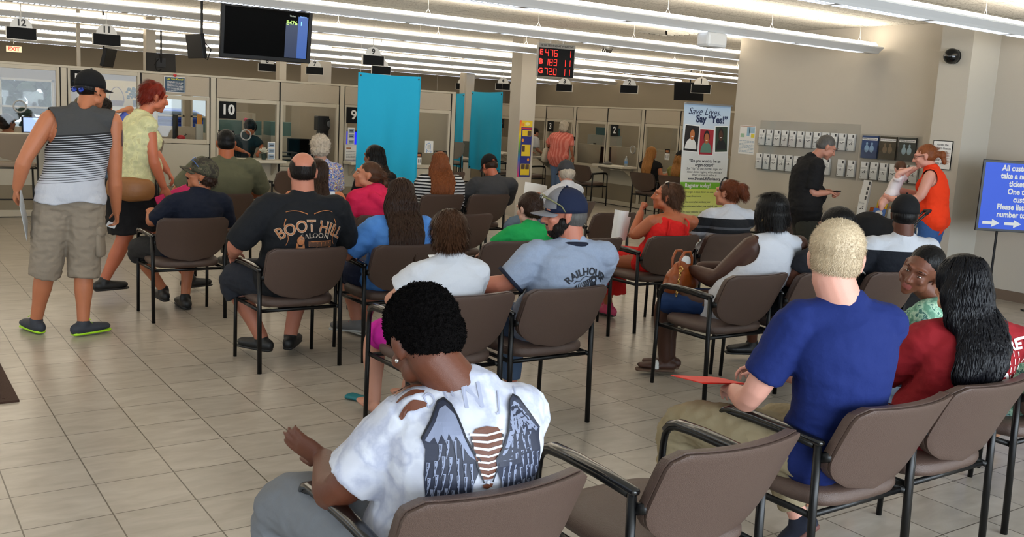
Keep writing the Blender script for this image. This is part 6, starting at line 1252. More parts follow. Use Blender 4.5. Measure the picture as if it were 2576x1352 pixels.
top=[(-8.94+.129*i,1.475,.10) for i in range(12)]
low=[(-8.955+.128*i,1.155,.10) for i in range(9)]; low[-2:]=[(-8.0,1.155,.10),(-7.85,1.155,.10)]
mid=[(-7.63,1.155,.10),(-7.48,1.155,.10)]
rgt=[(-7.29+.132*i,1.15,.10) for i in range(6)]
mags=[(-7.255,1.40,.22),(-7.005,1.40,.22),(-6.75,1.40,.22)]
rack(-9.01,-7.42,1.12,1.80,top+low+mid,.2,'wide clear acrylic wall rack full of white brochures'); rack(-7.39,-6.58,1.12,1.69,mags+rgt,.2,'clear acrylic wall rack with three magazines over a row of brochures')
k=0
for lst,lb in ((top,'white brochure with a small black corner mark in the upper row of the wide rack'),(low,'white brochure with a small black corner mark in the lower row of the wide rack'),(mid,'white brochure in the pair of pockets between the two racks'),(rgt,'white brochure in the row of pockets under the three magazines')):
    for (u,v,wd) in lst: brochure(u,v,wd,.205,lb,lb.replace('white brochure','white brochures')[:60],k); k+=1
MG=[('#27406e','#7f9fc0','FISHING REGULATIONS','magazine with a blue cover of two anglers in the right-hand rack'),('#3b3526','#6a5b46','HUNTING REGULATIONS','magazine with a brown woodland cover, middle of the three'),('#2c3230','#8fa7b4','FISHING REGULATIONS','magazine with a dark green cover and two seated figures')]
for (u,v,wd),(a,b,t1,lb) in zip(mags,MG):
    fr=FW(); c=fr(u,v,.012); f=lambda x,y,d=0,u=u,v=v,c=c:fr(u+x,v+y,.012+d)-c; g=G(); g.prism([(-wd/2,0),(wd/2,0),(wd/2,.27),(-wd/2,.27)],0,.022,f); o=g.obj('magazine',mat('cover_'+a,a,.3,var=.5,vscale=18)); o.location=c; tag(o,lb,'magazine','magazines in the acrylic rack')
    g=G(); rect(g,f,-wd*.48,.215,wd*.48,.245,.0228); hd=g.obj('title_strip',M_wht,o); g=G(); text(g,t1,lambda x,y,d:f(x,y,.0236),0,.230,.018,.02); g.obj('lettering',NVb,hd)
    g=G(); 
    for dx in (-.035,.035): vs,fs,_=disc(dx,.175,.014,.018); g.add([f(x,y,.0235) for x,y in vs],fs); vs,fs,_=disc(dx,.115,.030,.045); g.add([f(x,y,.0233) for x,y in vs],fs)
    g.obj('cover_figures',mat('cover_fig'+b,b,.4),o)
# map poster, notice on the column, poster on the pillar, poster on the partition
o,f=board('map_poster',FW(),-9.37,1.33,-9.09,1.72,M_wht,.004,'white map poster with blue and yellow areas between donor banner and rack','poster'); 
for a,b,c,d,cc in ((-9.20,1.62,-9.10,1.70,'#9dbcd0'),(-9.16,1.56,-9.10,1.61,'#d8c838'),(-9.35,1.56,-9.28,1.61,'#9cc0a0'),(-9.24,1.58,-9.19,1.70,'#8fb4cc')): g=G(); rect(g,f,a,b,c,d,.001); g.obj('map_area',mat('map_'+cc,cc),o)
g=G(); rect(g,f,-9.36,1.708,-9.10,1.714,.001); g.obj('heading',mat('print_orange'),o); lines(o,f,-9.36,-9.10,1.35,1.52,9,mat('map_blue','#8fa8bc'))
fr=frame((9.63-.001,0,0),(0,-1,0),(0,0,1)); o,f=board('framed_notice',fr,-6.11,1.35,-5.88,1.66,M_blk,.008,'framed handbook notice on the column behind the woman in red','sign',bevel=.002)
g=G(); rect(g,f,-6.102,1.358,-5.888,1.652,.0005); pg=g.obj('sheet',M_wht,o)
for i,t_ in enumerate(('Access the',"Driver's License",'Handbook','','scan code','with phone')): 
    if t_: g=G(); text(g,t_,f,-5.995,1.615-.04*i,.030,.02,.0015); g.obj('lettering',GYt,pg)
fr=frame((0,13.328,0),(1,0,0),(0,0,1)); o,f=board('safety_poster',fr,9.16,.68,9.42,1.62,mat('poster_navy','#1f2a7a'),.003,'tall colourful child-safety poster with a rainbow edge on the square pillar','poster')
def rb():
    m,nt,b,N,L=nodes('rainbow',.6); tc=N('ShaderNodeTexCoord'); sx=N('ShaderNodeSeparateXYZ'); L(tc.outputs['Object'],sx.inputs[0]); mr=N('ShaderNodeMapRange'); mr.inputs[1].default_value=0; mr.inputs[2].default_value=.94; L(sx.outputs[2],mr.inputs[0]); cr=N('ShaderNodeValToRGB'); el=cr.color_ramp.elements; el[0].color=hx('#d02a62')+(1,); el[1].position=1; el[1].color=hx('#e2502a')+(1,)
    for p_,c in ((.18,'#8a5a9a'),(.3,'#2f62b8'),(.45,'#1f7a5a'),(.6,'#7fae28'),(.75,'#e0c81e'),(.88,'#e89a1e')): e=el.new(p_); e.color=hx(c)+(1,)
    L(mr.outputs[0],cr.inputs[0]); L(cr.outputs[0],b.inputs['Base Color']); return m
g=G(); rect(g,f,9.16,.68,9.20,1.62,.0008); g.obj('rainbow_edge',rb(),o); YP=mat('poster_yellow','#dcbf2a')
g=G(); rect(g,f,9.20,1.51,9.42,1.62,.0008); [rect(g,f,9.225,a,9.405,b,.001) for a,b in ((1.36,1.46),(1.03,1.22),(.71,.90))]; g.obj('yellow_panel',YP,o)
g=G(); vs,fs,_=disc(9.32,1.565,.045,.028); g.add([f(a,b,.0015) for a,b in vs],fs); g.obj('title_oval',mat('poster_cream','#e6dc9a'),o)
g=G(); [rect(g,f,a,b,c,d,.0016) for a,b,c,d in ((9.33,1.37,9.40,1.45),(9.235,1.10,9.29,1.20),(9.235,.81,9.31,.89),(9.32,.81,9.395,.89))]; g.obj('snapshot',mat('poster_photo','#4a3a34',var=.6,vscale=30),o)
g=G(); [g.add([f(a,b,.0016) for a,b in disc(x,y,.022,.028)[0]],disc(0,0,1)[1]) for x,y in ((9.24,1.29),(9.37,.97),(9.235,1.55))]; g.obj('round_picture',mat('poster_orange','#e08a2a'),o); g=G(); rect(g,f,9.22,1.475,9.41,1.50,.001); g.obj('red_heading',mat('poster_red','#c02a3a'),o)
o,f=board('info_poster',FL(),3.63,1.755,3.92,1.975,M_wht,.003,'small dark blue poster headed Did You Know on the partition','poster'); g=G(); rect(g,f,3.638,1.763,3.912,1.967,.0006); q=g.obj('blue_field',mat('poster_blue','#274560'),o); g=G(); text(g,'Did You Know?',f,3.775,1.94,.036,.03,.002); g.obj('lettering',mat('print_yellow','#d6d02a'),q); lines(q,lambda a,b,c=0:f(a,b,.0012),3.67,3.89,1.775,1.915,9,M_wht,.3)
g=G(); 
for a in (-1,1): g.ell(V((a*.011,0,.008)),(.014,.006,.014))
g.add([(-.022,-.005,.003),(.022,-.005,.003),(0,-.005,-.022),(-.022,.005,.003),(.022,.005,.003),(0,.005,-.022)],[(0,1,2),(5,4,3),(0,3,4,1),(1,4,5,2),(2,5,3,0)]); o=g.obj('heart_magnet',mat('heart_red','#c01420',.4),smooth=True); o.location=(3.775,14.146,1.99); tag(o,'small red heart magnet above the Did You Know poster','magnet')
# blue instruction sign on its stand
th=R(-38); r=empty('floor_sign',(9.42,5.02,0),th,'blue instruction sign with white text and arrows on a black two-legged stand','sign'); fr=frame(V((-.30,0,0)),(1,0,0),(0,0,1))
for x in (-.14,.30):
    g=G(); g.tube([(x,.02,0.01),(x,.02,1.0)],.012,8,rnd=False); g.obj('leg',M_black,r)
    g=G(); g.prism([(-.16,0),(.16,0),(.14,.012),(-.14,.012)],-.04,.04,frame(V((x,.02,0)),(0,-1,0),(0,0,1))); g.obj('foot_plate',M_black,r)
g=G(); g.prism([(-.06,.80),(.86,.80),(.86,1.50),(-.06,1.50)],-.02,.0,fr); g.obj('frame',M_black,r,bevel=.004); g=G(); rect(g,lambda a,b,c=0:fr(a,b,.001),-.035,.825,.835,1.475); pn=g.obj('blue_sheet',mat('sign_blue','#1550d8',.5),r)
for i,t_ in enumerate(('All customers please','take a number at the','ticket podium.','One ticket per','customer.','Please listen for your','number to be called.')): g=G(); text(g,t_,lambda a,b,c:fr(a,b,.0025),.40,1.425-.076*i,.078,.035,sx=.84); g.obj('lettering',M_txt,pn)
g=G()
for i in range(4):
    a=.0+.21*i; g.add([fr(x,y,.0025) for x,y in ((a,.868),(a+.09,.868),(a+.09,.842),(a+.165,.882),(a+.09,.922),(a+.09,.896),(a,.896))],[(0,1,2,3,4,5,6)])
g.obj('arrow',M_txt,pn)
# dome cameras, alarm, exit sign
def dome(x,y,z,rr,m_,lb,wall=False):
    r=empty('dome_camera',(x,y,z),0,lb,'camera'); g=G(); g.ell((0,0,0),rr,seg=24,rings=14); g.obj('dome',m_,r,smooth=True); g=G()
    if wall: g.tube([(0,0,0),(.05,0,0)],rr*.95,20,rnd=False)
    else: g.tube([(0,0,0),(0,0,H-z)],rr*1.08,20,rnd=False)
    g.obj('base',M_blackplastic if wall else mat('silver_ring','#9b9b98',.3,metal=.7),r,smooth=False)
dome(10.9,13.3,2.93,.10,mat('smoked_dome','#55534f',.1),'silver dome camera on the ceiling right of the now serving board'); dome(15.0,14.5,2.92,.10,M_blackplastic,'black dome camera on the ceiling near the brochure wall'); dome(9.575,5.99,2.54,.082,mat('black_dome','#0b0d0e',.08),'black dome camera high on the column',True); dome(3.9,24.2,2.93,.10,mat('smoked_dome'),'silver dome camera far above window 12')
o=G().box((-.055,-.03,-.06),(.055,.03,.06)).box((-.028,-.036,-.03),(.028,-.03,.03)).obj('alarm_light',M_blackplastic,bevel=.01); o.location=(12.74,13.05,2.04); o.rotation_euler=(0,0,R(-60)); tag(o,'small square black device with a grey face on top of the right partition','device')
g=G(); g.box((-.02,-.0375,-.02),(.02,-.036,.02)); q=g.obj('grey_face',M_lt,o)
r=empty('exit_sign',(2.56,20.8,2.44),R(-4),'small glowing red exit sign far back at the left','sign'); G().box((-.13,-.03,-.055),(.13,.03,.055)).obj('casing',mat('exit_cream','#e9d8b0',.5,emit='#ffe6c0',es=.5),r,bevel=.005); G().tube([(0,0,.09),(0,0,.6)],.008,6,rnd=False).obj('rod',M_white,r); g=G(); text(g,'EXIT',frame(V((0,-.0315,0)),(1,0,0),(0,0,1)),0,0,.095,.04); g.obj('lettering',glow('exit_red','#ff3a20',1.6),r)
# floor mat at the left edge
g=G(); g.box((-1.6,0,0),(0,1.25,.012)); 
for i in range(40): g.box((-1.56+.038*i,.05,.012),(-1.545+.038*i,1.2,.016))
o=g.obj('floor_mat',mat('mat_brown','#3d271a',.95,bump=.5,bscale=200)); o.location=(.67,5.60,0); tag(o,'dark brown ribbed entrance mat at the left edge of the floor','mat')
# brown handbag with gold chain on the lap of the woman in white
bx_,by_=CH['wh'][0]-.03,CH['wh'][1]+.29
r=empty('handbag',(bx_,by_,.585),R(10),'tan leather handbag with a gold chain on the lap of the woman in white','bag'); LE=mat('cognac_leather','#8c4316',.38,bump=.35,bscale=25,var=.2,vscale=10)
g=G(); g.tube([(0,0,.0),(0,0,.05),(0,0,.12),(0,0,.175)],[(.125,.075),(.145,.085),(.125,.06),(.085,.03)],20,side=(1,0,0),n=.75); me=g.skin(.008,4)
for v in me.vertices: v.co+=v.normal*.006*noise.noise(V(v.co)*22)
link(me,'bag_body',LE,r)
for q in (-1,1):
    g=G(); g.tube([(-.07,q*.025,.15),(-.065,q*.03,.22),(-.03,q*.035,.265),(.03,q*.035,.265),(.065,q*.03,.22),(.07,q*.025,.15)],.009,8); g.obj('handle',LE,r,smooth=True)
GD=mat('gold','#d9b36a',.2,metal=1); g=G()
for i in range(9): z=.15-.019*i; g.tube([V((-.115-.003*i+(.010 if i%2 else .004)*math.cos(R(a)),-.075+(.0 if i%2 else .008)*math.cos(R(a)),z+.013*math.sin(R(a)))) for a in range(0,361,40)],.003,6)
g.obj('chain',GD,r,smooth=True); g=G(); g.tube([V((-.112,-.075+.016*math.cos(R(a)),.165+.016*math.sin(R(a)))) for a in range(0,361,30)],.0032,6); g.obj('ring',GD,r,smooth=True)
g=G(); g.ell((.03,.0,.19),(.05,.02,.045)); o=g.obj('tissue',mat('tissue_white','#d8d8d4',.8),smooth=True); o.location=(bx_,by_,.585); tag(o,'crumpled white tissue sticking out of the tan handbag','tissue')
# papers held by people
def sheet(x,y,z,rot,w_,h_,lb,curl=0,m_=None,nm='paper',n=8):
    g=G(); A=[];B=[]
    for i in range(n+1):
        t=i/n-.5; a=[];b=[]
        for j in range(2): vv=(j-.5)*h_; p=V((t*w_,curl*(t*t)*4,vv)); a.append(p); b.append(p+V((0,.0015,0)))
        A.append(a);B.append(b)
    AA=[[A[i][j] for i in range(n+1)] for j in range(2)]; BB=[[B[i][j] for i in range(n+1)] for j in range(2)]
    slab(g,AA,BB); o=g.obj(nm,m_ or mat('paper_white','#e4e4e2',.7),smooth=False); o.location=(x,y,z); o.rotation_euler=tuple(R(a) for a in rot); tag(o,lb,'paper'); return o
cx,cy=CH['rail']; sheet(cx-.40,cy+.16,.80,(-50,20,15),.22,.28,'white printed sheet between the child in white and the bearded man',.03)
cx,cy=CH['red']; sheet(cx-.11,cy+.20,.815,(0,4,-30),.12,.25,'rolled white papers standing in the lap of the woman in red',.05); sheet(cx-.065,cy+.225,.79,(0,8,-35),.10,.20,'second roll of white papers behind the first one',.03)
cx,cy=CH['gray']; sheet(cx-.20,cy+.14,.83,(-35,20,10),.24,.28,'white papers read by the man in the charcoal tee',.02)
cx,cy=CH['old']; sheet(cx-.08,cy+.28,.88,(-12,8,-20),.26,.13,'open white papers held by the elderly man in the grey cap',.02)
cx,cy=CH['blond']; g=G(); g.prism([(0,0),(.24,.0),(.25,.16),(.02,.18)],0,.003,lambda u,v,w:V((u-.12,v-.09,w))); g.prism([(-.02,-.01),(.22,.0),(.2,.15),(.0,.17)],.004,.006,lambda u,v,w:V((u-.12,v-.09,w+.04*max(0,-u)))); o=g.obj('folder',mat('red_card','#e02c1e',.6)); o.location=(cx-.22,cy+.34,.715); o.rotation_euler=Matrix.Rotation(R(-9),3,V((.6,-.8,0))).to_euler(); tag(o,'bright red paper folder on the lap of the blond man','folder')
cx,cy=CH['edge']; sheet(cx-.0,cy+.33,.66,(-80,5,20),.22,.28,'white papers on the lap of the person cut off at the right edge',.01)
# teal flip-flop on the child's foot
g=G(); g.tube([(0,-.09,.016),(0,0,.016),(0,.10,.016)],[(.034,.014),(.036,.014),(.044,.014)],16,side=(1,0,0),n=.85); o=g.obj('flip_flop',mat('teal_rubber','#12707a',.5),smooth=True); o.location=(CH['boy'][0]-.10,CH['boy'][1]+.62,0); o.rotation_euler=(0,0,R(25)); tag(o,'teal flip-flop on the floor beside the shoulder of the wing-shirt woman','sandal')
# side table with leaflets under the racks
r=empty('side_table',(9.82,6.95,0),0,'grey-topped side table with leaflets against the brochure wall','table'); G().box((-.27,-.75,.69),(.27,.75,.72)).obj('tabletop',mat('table_grey','#8a8378',.5),r,bevel=.004)
for x in (-.24,.24):
    for y in (-.7,.7): G().box((x-.02,y-.02,0),(x+.02,y+.02,.69)).obj('leg',mat('table_leg','#b8b5ac',.5),r)
ft=lambda x,y:frame((x,y,.7205),(0,-1,0),V((.22,0,1)))
for i in range(4): brochure(0,0,.11,.26-.0*i,['white brochure at the back of the tiered stand','second white brochure of the tiered stand','third white brochure of the tiered stand','white brochure in front of the tiered stand'][i],'brochures in the tiered table stand',i,fr=frame((9.93-.055*i,7.10-.028*i,.721+ (3-i)*.055),(0,-1,0),(0.1,0,1)),w0=0,th=.012)
r=empty('brochure_stand',(9.86,7.05,.72),0,'clear tiered brochure stand on the side table','rack'); g=G(); [g.box((-.10+.055*(3-i)-.02,-.12,0),(-.10+.055*(3-i)+.012,.12,.055*(3-i)+.012-.013*(3-i))) for i in range(4)]; g.obj('tier',AC,r)
for i,(x,y,w_,h_,c,lb) in enumerate(((9.93,6.88,.14,.21,'#d8b81e','yellow booklet standing at the back of the side table'),(9.86,6.93,.10,.12,'#d0661e','orange leaflet beside the blue one on the side table'),(9.82,6.82,.16,.12,'#3a66b0','blue and white leaflet leaning on the side table'),(9.90,6.66,.20,.15,'#cfd0cc','white leaflet with an orange top edge on the side table'),(9.92,6.42,.18,.12,'#c3c6c4','pale leaflet at the near end of the side table'))):
    fr=ft(x,y); g=G(); g.prism([(-w_/2,0),(w_/2,0),(w_/2,h_),(-w_/2,h_)],0,.008,lambda u,v,w:fr(u,v,w)-V((x,y,.7205))); o=g.obj('leaflet',mat('leaflet'+c,c,.5)); o.location=(x,y,.7205); tag(o,lb,'leaflet')
    fq=lambda u,v,w=0:fr(u,v,.009)-V((x,y,.7205)); g=G(); 
    if i==0: rect(g,fq,-.045,h_*.5,.045,h_*.75); m_=mat('poster_red')
    elif i==2: vs,fs,_=disc(0,h_*.5,.05,.035); g.add([fq(a,b) for a,b in vs],fs); m_=M_wht
    elif i==3: rect(g,fq,-.10,h_*.82,.10,h_); m_=mat('print_orange')
    else: rect(g,fq,-w_*.4,h_*.4,w_*.4,h_*.6); m_=M_lt
    g.obj('cover_patch',m_,o)
# baby stroller
r=empty('stroller',(8.15,5.55,0),R(35),'black baby stroller with a dangling strap behind the man in the black cap','stroller'); SB=cloth('stroller_black','#111113')
g=G(); g.ell((0,.02,.66),(.20,.30,.24)).ell((0,.16,.78),(.19,.20,.17)).tube([(0,-.12,.52),(0,.1,.48),(0,.3,.50)],[(.18,.10),(.19,.12),(.16,.08)],16,side=(1,0,0)); me=g.skin(.018,4); link(me,'seat_pod',SB,r)
for s_ in (-1,1):
    g=G(); g.tube([(s_*.22,.38,.08),(s_*.22,.05,.55),(s_*.21,-.32,.98)],.012,8); g.obj('frame_bar',M_black,r,smooth=True); g=G(); g.tube([(s_*.22,-.30,.10),(s_*.22,.05,.55)],.012,8); g.obj('frame_bar',M_black,r,smooth=True)
    for y in (-.30,.40):
        g=G(); g.tube([(s_*.235-.018,y,.10),(s_*.235+.018,y,.10)],.10,24,rnd=False); g.obj('wheel',M_blackplastic,r)
g=G(); g.tube([(-.21,-.32,.98),(0,-.36,1.0),(.21,-.32,.98)],.016,8); g.obj('handle',M_blackplastic,r,smooth=True)
for x in (-.12,.02):
    g=G(); g.tube([(x,-.22,.60),(x-.02,-.26,.45),(x+.03,-.25,.33)],[(.015,.003)]*3,6,side=(1,0,0)); g.obj('strap',SB,r); 
g=G(); g.tube([V((-.16+.03*math.cos(R(a)),-.26,.80+.04*math.sin(R(a)))) for a in range(0,361,30)],.006,6); g.obj('carabiner',mat('silver_grey','#a3a5a6',.35,metal=.5),r,smooth=True)
# low brown armchair by the wall behind the man in black
c_=C('wallchair',9.45,7.95,'brown guest chair by the wall behind the man in the black polo',80)
# things on and behind the counters
def speak(u,v,fr,lb,m_):
    c=fr(u,v,.0); g=G(); g.tube([fr(u+.075*math.cos(R(a)),v+.075*math.sin(R(a)),.0)-c for a in range(0,361,15)],[(.016,.010)]*25,8,side=fr(0,0,1)-fr(0,0,0)); o=g.obj('speak_ring',m_,smooth=True); o.location=c; tag(o,lb,'speaking hole','speaking rings in the counter glass')
RG=mat('ring_grey','#a5a5a3',.35); speak(1.80,1.46,FL(.0),'grey speaking ring in the glass of window 12',RG); speak(4.82,1.19,FL(.0),'grey speaking ring in the glass of window 10',RG); speak(-14.6,1.15,FR(.0),'small speaking ring in the glass of window 2',RG)
def cards(fr,u,v,w,lb,n=3):
    c=fr(u,v,w); f=lambda a,b,d=0:fr(u+a,v+b,w+d)-c; g=G(); g.prism([(-.055,0),(.055,0),(.055,.085*n+.01),(-.055,.085*n+.01)],0,.02,f); o=g.obj('card_holder',M_wht); o.location=c; tag(o,lb,'card holder'); g=G()
    for i in range(n): rect(g,f,-.045,.012+.085*i,.045,.078+.085*i,.021)
    cd_=g.obj('card',mat('card_bluegrey','#8fa3b8'),o); g=G(); 
    for i in range(n): rect(g,f,-.03,.035+.085*i,.03,.052+.085*i,.022)
    g.obj('card_print',GYt,cd_)
cards(FL(.08),5.16,.842,.06,'white holder with three picture cards on the shelf of window 10'); cards(FL(.06),6.49,1.10,.0,'white holder with three picture cards on the glass of window 9')
g=G(); rnd=random.Random(2)
for i in range(26):
    a=rnd.random()*6.28; e=.2+rnd.random()*1.2; d=V((math.cos(a)*math.cos(e),math.sin(a)*math.cos(e),math.sin(e))); g.tube([V((0,0,.10)),V((0,0,.10))+d*.05,V((0,0,.10))+d*.085],[(.004,.003),(.012,.004),(.003,.002)],6)
r=empty('flower_vase',(5.02,13.98,.842),0,'white artificial flower in a small pot on the shelf of window 10','flowers'); g.obj('flower',mat('petal_white','#dedccb',.7),r,smooth=True); G().tube([(0,0,0),(0,0,.05),(0,0,.09)],[.03,.035,.04],14,rnd=False).obj('pot',mat('pot_green','#20342c',.5),r)
o,f=board('flyer',FL(.055),6.40,.86,6.60,1.10,M_wht,.003,'white flyer with orange and blue marks on window 9','paper'); g=G(); rect(g,f,6.42,1.03,6.50,1.05); g.obj('orange_mark',mat('print_orange'),o); lines(o,f,6.42,6.58,.88,1.0,5,M_lt)
o=G().box((-.05,-.04,0),(.05,.04,.07)).tube([(0,0,.07),(.02,0,.15)],[(.045,.03),(.02,.01)],10).obj('tissue_box',mat('box_grey','#9a9a98',.6)); o.location=(6.58,13.98,.842); tag(o,'grey tissue box with a white tissue on the shelf of window 9','tissue box')
o,f=board('shirt_flyer',FL(.042),7.84,1.0,8.0,1.2,M_wht,.002,'white flyer with a blue outlined shape on the last window','paper'); g=G(); vs,fs,_=stroke([(7.92+.06*math.cos(R(a))*(.75+.25*math.sin(R(a-90))),1.095+.07*math.sin(R(a))) for a in range(0,361,20)],.008); g.add([f(a,b,.001) for a,b in vs],fs); rect(g,f,7.875,1.005,7.885,1.035); rect(g,f,7.955,1.005,7.965,1.035); g.obj('blue_outline',mat('print_skyblue','#3a86c8'),o); lines(o,f,7.89,7.95,1.06,1.14,4,M_lt)
def blackcards(fr,u,v,w,lb):
    c=fr(u,v,w); f=lambda a,b,d=0:fr(u+a,v+b,w+d)-c; g=G(); g.prism([(-.06,.12),(.06,.12),(.06,.20),(-.06,.20)],0,.01,f); o=g.obj('donation_card',M_blk); o.location=c; tag(o,lb,'card holder'); g=G(); rect(g,f,-.04,.14,.04,.18,.011); g.obj('orange_patch',mat('print_orange'),o); g=G(); g.prism([(-.06,0),(.06,0),(.06,.12),(-.06,.12)],0,.01,f); q=g.obj('white_card',M_wht,o); g=G(); [rect(g,f,-.035+.032*i,.03,-.025+.032*i,.09,.011) for i in range(3)]; g.obj('figures',GYt,q)
blackcards(FL(.045),7.72,.80,0,'black and white card with an orange patch on the last window'); blackcards(FR(.045),-16.50,1.12,0,'black and white card with an orange patch between windows 2 and 3'); blackcards(FR(.045),-13.55,1.02,0,'black and white card with an orange patch behind the golden-haired woman')
# clerks' desks and equipment
DK_=mat('desk_top','#a39a88',.5); 
for i,(a,b,lb) in enumerate((((-1.5,14.25),(2.2,14.95),'desk behind window 12'),((2.4,14.25),(4.2,14.95),'desk behind window 11'),((4.4,14.26),(6.25,15.0),'desk behind window 10'),((6.4,14.26),(8.3,15.0),'desk behind window 9'),((12.86,12.3),(13.6,14.2),'desk behind window 1'),((12.86,14.4),(13.6,16.4),'desk behind window 2'),((12.86,16.6),(13.6,18.5),'desk behind window 3'))):
    z=(1.0,1.0,.74,.74,.70,.70,.70)[i]; r=empty('desk',((a[0]+b[0])/2,(a[1]+b[1])/2,0),0,'beige clerk '+lb,'desk','clerk desks'); dx,dy=(b[0]-a[0])/2,(b[1]-a[1])/2; G().box((-dx,-dy,z-.03),(dx,dy,z)).obj('desktop',DK_,r); G().box((-dx,-dy+.02,0),(-dx+.03,dy,z-.03)).obj('side_panel',DK_,r); G().box((dx-.03,-dy+.02,0),(dx,dy,z-.03)).obj('side_panel',DK_,r)
def monitor(x,y,z,rz,lb,scr=None,w_=.46,h_=.30):
    r=empty('desk_monitor',(x,y,z),R(rz),lb,'monitor'); G().box((-w_/2,-.02,.10),(w_/2,.02,.10+h_)).obj('casing',M_blackplastic,r,bevel=.006); g=G(); g.tube([(0,.02,.0),(0,.02,.12)],.02,8,rnd=False).tube([(0,.02,0),(0,.02,.012)],.10,16,rnd=False); g.obj('foot',M_blackplastic,r)
    g=G(); rect(g,frame(V((0,-.0205,.10)),(1,0,0),(0,0,1)),-w_/2+.015,.015,w_/2-.015,h_-.015); g.obj('display',scr or mat('screen_black'),r)
BLU=glow('screen_blue','#1420e0',1.2); PALEB=glow('screen_pale','#a8c0ff',1.1)
monitor(5.95,14.85,.741,0,'black back of a monitor on the desk beside window 10'); monitor(6.92,14.9,.741,0,'monitor with a bright blue display behind window 9',BLU,.5,.46); monitor(3.9,14.6,1.001,70,'monitor seen edge-on behind the small window beside window 11',None,.42,.34); monitor(2.05,14.75,1.001,10,'monitor with a pale display behind window 12',PALEB,.34,.22); monitor(13.35,16.1,.701,-100,'dark monitor seen edge-on behind window 2',None,.40,.34)
r=empty('photo_camera_stand',(6.25,14.65,.741),0,'black camera stand with a round lens behind the window beside window 10','camera'); G().box((-.09,-.05,0),(.09,.09,.70)).obj('column',M_blackplastic,r,bevel=.01); G().box((-.14,-.09,.55),(.10,.08,.78)).obj('camera_body',M_blackplastic,r,bevel=.015); g=G(); g.tube([(.05,-.09,.66),(.05,-.12,.66)],.075,24,rnd=False); g.obj('lens_rim',M_blackplastic,r); g=G(); g.ell((.05,-.118,.66),(.055,.02,.055)); g.obj('lens',mat('lens_grey','#77777a',.1),r,smooth=True)
g=G(); g.ell((0,0,.045),(.045,.03,.045)).ell((-.02,0,.10),(.022,.02,.022)).ell((.02,0,.10),(.022,.02,.022)).ell((0,-.005,.085),(.035,.025,.022)); o=g.obj('toy_frog',mat('frog_green','#8fc04a',.6),smooth=True); o.location=(6.36,14.52,1.23); tag(o,'small green plush frog on the black camera stand','toy')
G().box((-.08,-.03,0),(.08,.03,.006)).obj('frog_ledge',M_wht,o).location=(0,0,-.008)
r=empty('paper_tray',(5.58,14.6,.741),0,'stack of black letter trays behind the window beside window 10','tray'); [G().box((-.16,-.13,.06*i),(.16,.13,.06*i+.012)).obj('tray_shelf',M_blackplastic,r) for i in range(4)]; G().box((-.16,-.13,0),(-.15,.13,.2)).box((.15,-.13,0),(.16,.13,.2)).obj('tray_side',M_blackplastic,r)
r=empty('water_bottle',(12.56,14.5,.82),0,'clear water bottle with a blue label on the shelf of window 2','bottle'); g=G(); g.tube([(0,0,0),(0,0,.12),(0,0,.15),(0,0,.175),(0,0,.19)],[.032,.032,.028,.013,.013],14,rnd=False); g.obj('bottle_body',mat('bottle_clear','#c9d4da',.08,alpha=.5),r,smooth=True); g=G(); g.tube([(0,0,.06),(0,0,.105)],.0325,14,rnd=False); g.obj('label_band',mat('label_blue','#5a86c0'),r); G().tube([(0,0,.19),(0,0,.205)],.014,12,rnd=False).obj('cap',M_wht,r)
r=empty('desk_phone',(12.56,15.05,.82),R(20),'grey oval device with a cord at the left end of the window 2 shelf','phone'); g=G(); g.tube([(-.11,0,.02),(0,0,.03),(.11,0,.02)],[(.06,.02),(.08,.035),(.05,.02)],14,side=(0,1,0)); g.obj('handset',mat('phone_grey','#4d4c4a',.4),r,smooth=True)
r=empty('office_chair',(13.95-.35,16.75,0),R(80),'black office chair behind window 2','chair'); g=G(); g.tube([(0,0,.42),(0,0,.48)],[(.23,.22)]*2,20,side=(1,0,0)); g.obj('seat',M_blackplastic,r,smooth=True); g=G(); g.tube([(0,-.2,.55),(0,-.24,.95)],[(.21,.04),(.18,.035)],16,side=(1,0,0),n=.8); g.obj('backrest',M_blackplastic,r,smooth=True); G().tube([(0,0,.05),(0,0,.42)],.03,10).box((-.25,-.02,.03),(.25,.02,.06)).box((-.02,-.25,.03),(.02,.25,.06)).obj('base',M_blackplastic,r)
r=empty('filing_cabinet',(15.2,18.4,0),0,'grey filing cabinet with a teal box on top behind window 2','cabinet'); G().box((-.3,-.3,0),(.3,.3,1.35)).obj('cabinet_body',mat('cabinet_grey','#8d8f8a',.5),r); G().box((-.31,-.05,.9),(-.30,.05,1.15)).obj('handle',M_blk,r); o=G().box((-.2,-.22,0),(.2,.22,.18)).obj('storage_box',mat('teal_box','#1e4a52',.5)); o.location=(15.2,18.3,1.351); tag(o,'dark teal box on the filing cabinet behind window 2','box')
